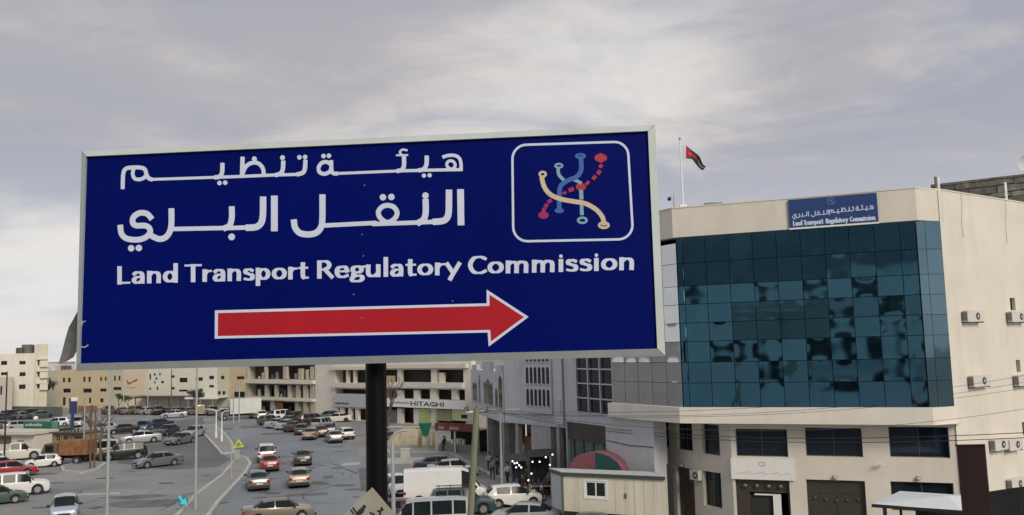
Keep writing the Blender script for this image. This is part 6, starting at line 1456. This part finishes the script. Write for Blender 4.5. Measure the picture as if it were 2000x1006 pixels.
# warning triangle
g_p = G(452, 936); h_ = P(452, 872, g_p.y).z; t = thing('warning_sign', 'yellow triangular warning sign on a grey post on the median', 'traffic sign', (g_p.x, g_p.y, 0))
part('post', MB().tube((g_p.x, g_p.y, 0), (g_p.x, g_p.y, h_), .06, n=8), t, M_lp)
FW = Facade((g_p.x-2, g_p.y-.1), (g_p.x+2, g_p.y-.1)); tri = [FW.uz(*q) for q in ((455,875),(477,873),(466,857))]
part('triangle', MB().prism(tri, -.02, .02, T=lambda x, y, z: FW.pt(x, z, y)), t, mat('sign_yellow', (.55,.60,.08), .5)); part('arm', MB().tube((g_p.x, g_p.y, h_-.05), FW.pt(*(lambda q: (q[0], .05, q[1]))(FW.uz(466, 872))), .03, n=6), t, M_lp)
tc_ = [(sum(q[0] for q in tri)/3+(u-sum(q[0] for q in tri)/3)*.55, sum(q[1] for q in tri)/3+(z-sum(q[1] for q in tri)/3)*.55) for u, z in tri]
part('symbol', MB().prism(tc_, -.03, -.021, T=lambda x, y, z: FW.pt(x, z, y)), t, mat('sign_olive', (.25,.26,.10), .6))
g2_ = G(463, 905); t = thing('small_green_sign', 'small pale green board on a post below the yellow triangle', 'traffic sign', (g2_.x, g2_.y, 0)); z_ = P(463, 886, g2_.y).z
part('board', MB().box(g2_.x-.28, g2_.x+.28, g2_.y-.03, g2_.y, z_-.4, z_+.4), t, mat('pale_green_board', (.30,.36,.30), .7)); part('post', MB().tube((g2_.x, g2_.y+.03, 0), (g2_.x, g2_.y+.03, z_), .03), t, M_lp)
# cyan keep-right arrow
g3_ = G(357, 1000); t = thing('keep_right_sign', 'bright cyan keep right arrow on the median at bottom left', 'traffic sign', (g3_.x, g3_.y, 0)); zc_ = .75
part('post', MB().tube((g3_.x, g3_.y+.04, 0), (g3_.x, g3_.y+.04, zc_+.1), .03), t, M_lp)
arp = [(-.32,.30),(-.18,.38),(.02,.10),(.16,.20),(.30,-.26),(-.20,-.16),(-.10,-.04)]
part('arrow_plate', MB().prism([(x, z) for x, z in arp], -.015, .015, T=lambda x, y, z: (g3_.x+x*1.15, g3_.y+z, zc_+y*1.15)), t, mat('reflective_cyan', (.10,.62,.72), .35, var=.15))
part('blue_disc', MB().tube((g3_.x, g3_.y+.02, zc_), (g3_.x, g3_.y+.035, zc_), .36, .36, 18), t, mat('sign_cyan_dark', (.02,.22,.30), .4))
# billboard frame on the median foot
# motorbikes crowded in front of the shops, headlights lit
M_bulb = mat('lit_headlight', (.9,.9,.9), .4, var=0, emis=(1, .98, .92, 1.5))
def motorbike(px, py, head, col, label, lit=True):
    p = G(px, py); t = thing('motorbike', label, 'motorbike', (p.x, p.y, 0), R(head)+math.atan((1000-px)/FPX), 'motorbikes parked before the shops')
    if 'bike' not in CACHE:
        ty = MB().tube((0,-.05,0), (0,.05,0), .30, .30, 16).mesh('wheel', [M_tyre], smooth=40); rm = MB().tube((0,-.055,0), (0,.055,0), .19, .19, 12).mesh('rim', [M_rim], smooth=40)
        tank = MB().prism([(-.15,.62),(.35,.66),(.42,.80),(.25,.92),(-.05,.86)], -.13, .13, T=lambda x, y, z: (x, -z, y)).mesh('fuel_tank', [PC['red']])
        seat = MB().prism([(-.75,.72),(-.1,.70),(-.08,.80),(-.7,.84)], -.12, .12, T=lambda x, y, z: (x, -z, y)).mesh('seat', [M_trim])
        eng = MB().box(-.22, .25, -.14, .14, .26, .60).mesh('engine', [M_metal]); fk = MB().tube((.66,.07,.30), (.42,.07,.98), .025).tube((.66,-.07,.30), (.42,-.07,.98), .025).mesh('fork', [M_metal])
        hb2 = MB().tube((.40,-.36,1.02), (.42,.36,1.02), .018).mesh('handlebar', [M_trim]); fr2 = MB().tube((.40,0,.92), (-.2,0,.45), .03).tube((-.2,0,.45), (-.62,0,.32), .03).tube((-.2,0,.45), (-.6,0,.74), .025).mesh('frame', [M_trim])
        hl2 = MB().tube((.48,0,.90), (.56,0,.89), .10, .10, 12).mesh('headlight', [M_bulb]); CACHE['bike'] = (ty, rm, tank, seat, eng, fk, hb2, fr2, hl2)
    ty, rm, tank, seat, eng, fk, hb2, fr2, hl2 = CACHE['bike']
    for x in (.68, -.62): w = link_child('wheel', ty, t, (x, 0, .30)); link_child('rim', rm, w)
    o = link_child('fuel_tank', tank, t); o.material_slots[0].link = 'OBJECT'; o.material_slots[0].material = PC[col]
    for nm, me in (('seat', seat), ('engine', eng), ('fork', fk), ('handlebar', hb2), ('frame', fr2)): link_child(nm, me, t)
    o = link_child('headlight', hl2, t)
    if not lit: o.material_slots[0].link = 'OBJECT'; o.material_slots[0].material = M_hl
for px, py, h, c, lb, lit in ((1022,966,-95,'black','black motorbike leftmost of the row behind the white hatchback',0),(1034,970,-80,'red','red motorbike second from the left in the row',0),(1046,968,-100,'navy','navy motorbike in the middle of the row',0),
    (1058,972,-90,'black','black motorbike next to the cream cabin end',0),(1066,962,-92,'silver','silver motorbike in the back line next to the cabin end',0),(1038,960,-60,'grey','grey motorbike in the back line turned aside',0),(1052,982,-130,'black','black motorbike nearest the pale silver sedan',0)):
    motorbike(px, py, h, c, lb, bool(lit))
# dark market stalls hung with small lit lamps
for (x0, x1, yt, D_, lb) in ((997, 1031, 893, 65.5, 'dark market stall with clustered lit lamps left of the pale pillar'), (1034, 1084, 884, 66.0, 'dark market stall with scattered lit lamps in front of the pale pillar')):
    A4, B4 = xy(P(x0, 900, D_)), xy(P(x1, 900, D_)); F = Facade(A4, B4); zt5 = F.uz((x0+x1)/2, yt)[1]; t = thing('market_stall', lb, 'stall', tuple(F.A), F.rot, 'dark market stalls by the shops')
    part('roof_cloth', MB().quad(F.pt(-.1,-.5,zt5-.25), F.pt(F.L+.1,-.5,zt5-.2), F.pt(F.L+.1,1.2,zt5+.15), F.pt(-.1,1.2,zt5+.1)), t, mat('stall_dark_cloth', (.05,.05,.06), .9, var=.4, vscale=3))
    part('back_cloth', MB().box(.1, F.L*.8, 1.1, 1.13, .3, zt5, T=F.pt), t, mat('stall_back_cloth', (.035,.035,.045), .9, var=.5, vscale=3))
    for u in (0, F.L): part('post', MB().box(u-.03, u+.03, -.45, -.39, 0, zt5-.24, T=F.pt), t, M_dframe)
    part('table', MB().box(.1, F.L-.1, -.3, .6, .75, .82, T=F.pt), t, M_tan)
    rs_ = random.Random(int(x0))
    for k in range(int(F.L*5)):
        u = .15+k*.2; hh3 = rs_.uniform(.1, .6)
        if u+.18 < F.L: part('goods', MB().box(u, u+.15, -.1+rs_.uniform(-.1,.1), .3, .822, .822+hh3, T=F.pt), t, rs_.choice([M_dframe, M_conc, mat('goods_blue', (.05,.1,.25)), mat('goods_red', (.25,.05,.04), .7), M_trim, M_tan]))
for px, py, lb in ((1001,901,'leftmost of the clustered lit lamps'),(1005,905,'second of the clustered lit lamps'),(1010,904,'third of the clustered lit lamps'),(1014,909,'fourth of the clustered lit lamps'),(1018,913,'rightmost of the clustered lit lamps'),(1008,913,'lowest of the clustered lit lamps'),(1040,902,'lit lamp left of the paired stall lamps'),(1054,902,'lit lamp right of the paired stall lamps'),(1066,893,'lit lamp upper middle of the right stall'),(1079,888,'highest lit lamp at the right end'),(1074,908,'lit lamp low at the right end'),(1038,925,'lit lamp over the goods table'),(1032,938,'lowest lit lamp between the two stalls')):
    p = P(px, py, 65.0); tl_ = thing('shop_lamp', lb, 'lamp', tuple(p), 0, 'small lit lamps at the shops'); part('bulb', MB().sphere(tuple(p), .065, 8), tl_, M_bulb, smooth=60); part('bracket', MB().tube((p.x, p.y+.04, p.z+.06), (p.x, p.y+.5, p.z+.25), .012, n=5), tl_, M_trim)
# stalls' goods under it
for k, (px, py, w, h_, c_, lb) in enumerate(((1010,962,1.2,1.1,(.03,.04,.06),'dark covered goods table at the left of the motorbikes'),(1084,950,1.4,.9,(.05,.045,.04),'dark goods crate stack right of the motorbikes'),(1100,948,1.4,1.4,(.16,.09,.04),'brown crate stack before the glass shop front'),(1118,946,1.0,1.8,(.12,.05,.03),'reddish brown crate stack next to the glass shop'),(1070,952,.8,1.2,(.22,.21,.20),'grey box stack at the foot of the pale pillar'))):
    p = G(px, py); mb = MB(); n_ = 3
    t = thing('goods_stack', lb, 'goods', (p.x, p.y, 0), 0, 'goods outside the shops')
    for q in range(n_):
        w2 = w*(1-.12*q)/2; part('crate', MB().box(p.x-w2+.05*q, p.x+w2, p.y-.35, p.y+.35, h_*q/n_+.004, h_*(q+1)/n_-.004), t, mat('goods_tone_%d' % k, c_, .8, var=.3, vscale=4))

# ================================================================== TREES
M_bark = mat('tree_bark', (.12,.095,.07), .95, var=.25, vscale=5, bump=.4); M_leaf = mat('dusty_leaf', (.06,.075,.035), .8, var=.35, vscale=1.5)
def tree(px, py, h, label, leafy=1.0, seed=0, cr_=1.4, group='street trees', D=None, cat='tree'):
    rt = random.Random(seed); p = G(px, py) if D is None else xy(P(px, py, D)); t = thing('tree' if leafy else 'bare_tree', label, cat, (p.x, p.y, 0), 0, group); tips = []; mb = MB()
    def grow(a, d, l, r, lev):
        b = a+d*l; mb.tube(a, b, r, r*.68, 6, cap=False); 
        if lev == 0: tips.append(b); return
        for k in range(rt.choice([2, 3, 3])):
            nd = (d+Vector((rt.uniform(-1, 1), rt.uniform(-1, 1), rt.uniform(-.1, .7)))*.75).normalized(); grow(b, nd, l*rt.uniform(.55, .8), r*.62, lev-1)
        if lev < 3: tips.append(b)
    grow(Vector((p.x, p.y, 0)), Vector((rt.uniform(-.1, .1), 0, 1)).normalized(), h*.38, .03*h, 4); part('trunk', mb, t, M_bark)
    if leafy:
        lf = MB()
        for q in tips:
            for k in range(int(16*leafy)):
                c = q+Vector((rt.gauss(0, .34), rt.gauss(0, .34), rt.gauss(0, .26)))*cr_*h/5; s_ = rt.uniform(.08, .17)*h/5; e1 = Vector((rt.uniform(-1,1), rt.uniform(-1,1), rt.uniform(-1,1))).normalized(); e2 = e1.orthogonal().normalized(); lf.quad(c-e1*s_, c+e2*s_*.6, c+e1*s_, c-e2*s_*.6)
        part('crown', lf, t, M_leaf)
    return t
tree(760, 858, 7.5, 'bare branching tree just right of the black pole', 0, 3)
tree(197, 905, 5.5, 'bare spindly tree on the small tree island', 0, 8)
tree(378, 806, 4.2, 'small dark green tree by the dark awning', 1.5, 5, .8)
tree(250, 805, 3.2, 'thin leafy tree below the red poster', 1, 6, .8)
tree(232, 804, 3.2, 'thin leafy tree before the greenish house', 1, 12, .8)
tree(36, 800, 4.0, 'small dark cypress like tree below the apartment block, left', .8, 9, .8)
tree(62, 802, 5.0, 'small dark tree beside the stair tower', .8, 10, .8)
tree(83, 802, 6.0, 'narrow dark tree between the stair tower and the cream houses', .7, 14, .7)
tree(180, 872, 5.0, 'bare thin tree behind the cream minibus', 0, 21)
sc = MB(); rr2 = random.Random(77)
for _ in range(900):
    a0 = rr2.uniform(0, 1); base = G(212, 897).lerp(G(170, 898), a0); c = Vector((base.x+rr2.gauss(0,.3), base.y+rr2.gauss(0,.3), abs(rr2.gauss(0,.28)))); s_ = rr2.uniform(.05,.12); e1 = Vector((rr2.uniform(-1,1), rr2.uniform(-1,1), rr2.uniform(-.2,1))).normalized(); e2 = e1.orthogonal().normalized(); sc.quad(c-e1*s_, c+e2*s_*.5, c+e1*s_, c-e2*s_*.5)
single('roadside_weeds', sc, M_leaf, 'low green weeds beside the cream minibus', 'weeds', tuple(G(190, 897)), kind='stuff')

# ================================================================== PEOPLE
SK = mat('skin', (.36,.22,.15), .6, var=.05); HR = mat('black_hair', (.015,.012,.01), .7)
def skin_obj(name, verts, edges, radii, m, par, root=0, lvl=1):
    me = bpy.data.meshes.new(name); me.from_pydata(verts, edges, []); me.materials.append(m)
    o = bpy.data.objects.new(name, me); COL.objects.link(o); o.parent = par
    sk = o.modifiers.new('skin', 'SKIN'); ss = o.modifiers.new('sub', 'SUBSURF'); ss.levels = lvl; ss.render_levels = lvl
    for i, r in enumerate(radii): me.skin_vertices[0].data[i].radius = (r, r) if not isinstance(r, tuple) else r
    me.skin_vertices[0].data[root].use_root = True; return o
def person(px, py, face, label, top, legs_c, walk=.2, reach=0.0, z=0.0, D=None, h=1.74):
    p = G(px, py, z); t = thing('person', label, 'person', (p.x, p.y, z+.02), R(face), 'people near the shops and cars'); t.scale = (h/1.75,)*3
    # x forward, y left, z up
    J = dict(pel=(0,0,.95), ch=(0.01,0,1.25), nk=(0.01,0,1.47), hb=(.02,0,1.55), hd=(.03,0,1.66),
      sl=(0,.19,1.40), el=(-.05-walk*.4,.24,1.13), wl=(.06-walk*.3+reach,.25,.90+reach*.4), hl=(.10-walk*.3+reach*1.2,.25,.82+reach*.5),
      sr=(0,-.19,1.40), er=(.02+walk*.4,-.24,1.13), wr=(.14+walk*.6+reach,-.25,.92+reach*.4), hr=(.19+walk*.6+reach*1.2,-.25,.84+reach*.5),
      al=(0,.10,.90), kl=(.08+walk*.5,.11,.50), fl=(.02+walk,.11,.09), tl=(.18+walk,.12,.04), ar=(0,-.10,.90), kr=(.04-walk*.3,-.11,.49), fr=(-.06-walk,-.11,.10), tr=(.09-walk,-.12,.04))
    def sk_(nm, names, ed, rad, m, root=0): return skin_obj(nm, [J[q] for q in names], [(names.index(a), names.index(b)) for a, b in ed], rad, m, t, root)
    n = ['pel','ch','nk','hb','hd','sl','el','wl','hl','sr','er','wr','hr','al','kl','fl','tl','ar','kr','fr','tr']
    sk_('body', n, [('pel','ch'),('ch','nk'),('nk','hb'),('hb','hd'),('ch','sl'),('sl','el'),('el','wl'),('wl','hl'),('ch','sr'),('sr','er'),('er','wr'),('wr','hr'),('pel','al'),('al','kl'),('kl','fl'),('fl','tl'),('pel','ar'),('ar','kr'),('kr','fr'),('fr','tr')],
        [.11,.12,.055,.085,.095,.055,.04,.03,.035,.055,.04,.03,.035,.08,.055,.04,.03,.08,.055,.04,.03], SK)
    n = ['pel','ch','sl','el','wl','sr','er','wr']; sk_('shirt', n, [('pel','ch'),('ch','sl'),('sl','el'),('el','wl'),('ch','sr'),('sr','er'),('er','wr')], [(.15,.12),(.17,.13),.085,.062,.05,.085,.062,.05], top)
    n = ['pel','al','kl','fl','ar','kr','fr']; sk_('trousers', n, [('pel','al'),('al','kl'),('kl','fl'),('pel','ar'),('ar','kr'),('kr','fr')], [(.145,.12),.10,.075,.06,.10,.075,.06], legs_c)
    for s in ('l', 'r'):
        f_ = J['f'+s]; link_child('shoe', MB().prism([(f_[0]-.08, f_[1]-.05), (f_[0]+.14, f_[1]-.05), (f_[0]+.19, f_[1]), (f_[0]+.14, f_[1]+.05), (f_[0]-.08, f_[1]+.05)], -.015, .08).mesh('shoe', [M_trim]), t)
    hd = J['hd']; link_child('hair', MB().sphere((hd[0]-.015, 0, hd[2]+.035), .105, 10, sz=1.0).mesh('hair', [HR], smooth=60), t)
    link_child('nose', MB().sphere((hd[0]+.10, 0, hd[2]-.02), .018, 6).mesh('nose', [SK]), t); return t
cl = lambda nm, c: mat('cloth_'+nm, c, .9, var=.12, vscale=6)
person(284, 896, 200, 'person in black standing at the back of the black suv', cl('black', (.015,.015,.018)), cl('dark', (.03,.03,.035)), .05)
person(868, 884, 150, 'person in black bending forward by the red stall', cl('black', (.015,.015,.018)), cl('dark', (.03,.03,.035)), .1, .2)
person(956, 922, 250, 'person in a pale shirt by the foot of the utility pole', cl('pale', (.42,.43,.44)), cl('dark', (.03,.03,.035)), .12)
person(962, 936, 280, 'person in grey walking between the poles', cl('grey', (.20,.20,.21)), cl('navy', (.02,.025,.05)), .2)
person(1022, 972, 200, 'person in a navy jacket among the motorbikes', cl('navy', (.02,.025,.05)), cl('grey2', (.12,.13,.14)), .05, .15)
person(1046, 958, 300, 'person in dark clothes behind the motorbikes', cl('dark', (.03,.03,.035)), cl('black', (.015,.015,.018)), .1)
person(1044, 962, 260, 'person in brown in the middle of the motorbikes', cl('brown', (.15,.09,.05)), cl('dark', (.03,.03,.035)), .1)
person(78, 874, 240, 'person in dark clothes inside the green stall', cl('dark', (.03,.03,.035)), cl('black', (.015,.015,.018)), .05)
for o in SC.objects:
    if o.parent is None and o.type == 'EMPTY' and not o.children: print('EMPTY THING', o.name)

# low boundary walls behind the stalls
for (a4, b4, hgt, c_, lb) in (((18,812),(120,814),1.9,(.12,.135,.13),'long dull green grey boundary wall behind the parked cars at far left'), ((152,806),(188,806),1.4,(.22,.13,.10),'short reddish brown wall right of the blue totem')):
    A4, B4 = G(*a4), G(*b4); F = Facade(A4, B4); single('boundary_wall', MB().box(0, F.L, 0, .25, 0, hgt, T=F.pt), mat('boundary_%d' % int(c_[0]*100), c_, .9, var=.2, vscale=.5), lb, 'wall', tuple(F.A))

for px, py, f_, lb, tc2, lc in ((992,946,240,'person in white by the dark shops behind the grey lamp pole','pale','dark'),(1013,960,300,'person in a dark top by the shop entrance left of the pillar','black','dark'),(1030,956,180,'person in brown walking past the pale pillar','brown','black'),(1064,958,260,'person in navy at the right market stall','navy','dark'),(1072,966,220,'person in grey standing behind the cream cabin corner','grey','dark'),(972,932,200,'person in black under the olive pole by the shops','black','navy')):
    person(px, py, f_, lb, cl(tc2, (.2,.2,.2)), cl(lc, (.03,.03,.035)), .12)
for px, py, w, c_, lb in ((1000,880,1.4,(.30,.30,.28),'pale shop banner hanging left in the dark arcade'),(1020,868,1.0,(.20,.10,.05),'brown shop banner in the dark arcade'),(1092,862,.9,(.05,.06,.09),'dark blue shop banner beside the glass shop')):
    u, z = G2.uz(px, py, .3); u = max(.8, min(G2.L-.8, u)); single('shop_banner', MB().box(u-w/2, u+w/2, .9, .94, z-.8, z+.6, T=G2.pt).box(u-.02, u+.02, .9, .94, z+.6, zo-.13, T=G2.pt), mat('banner_%d' % int(c_[2]*100), c_, .8, var=.4, vscale=3), lb, 'banner', tuple(G2.pt(u, .9, z)), 'banners in the shop arcade')
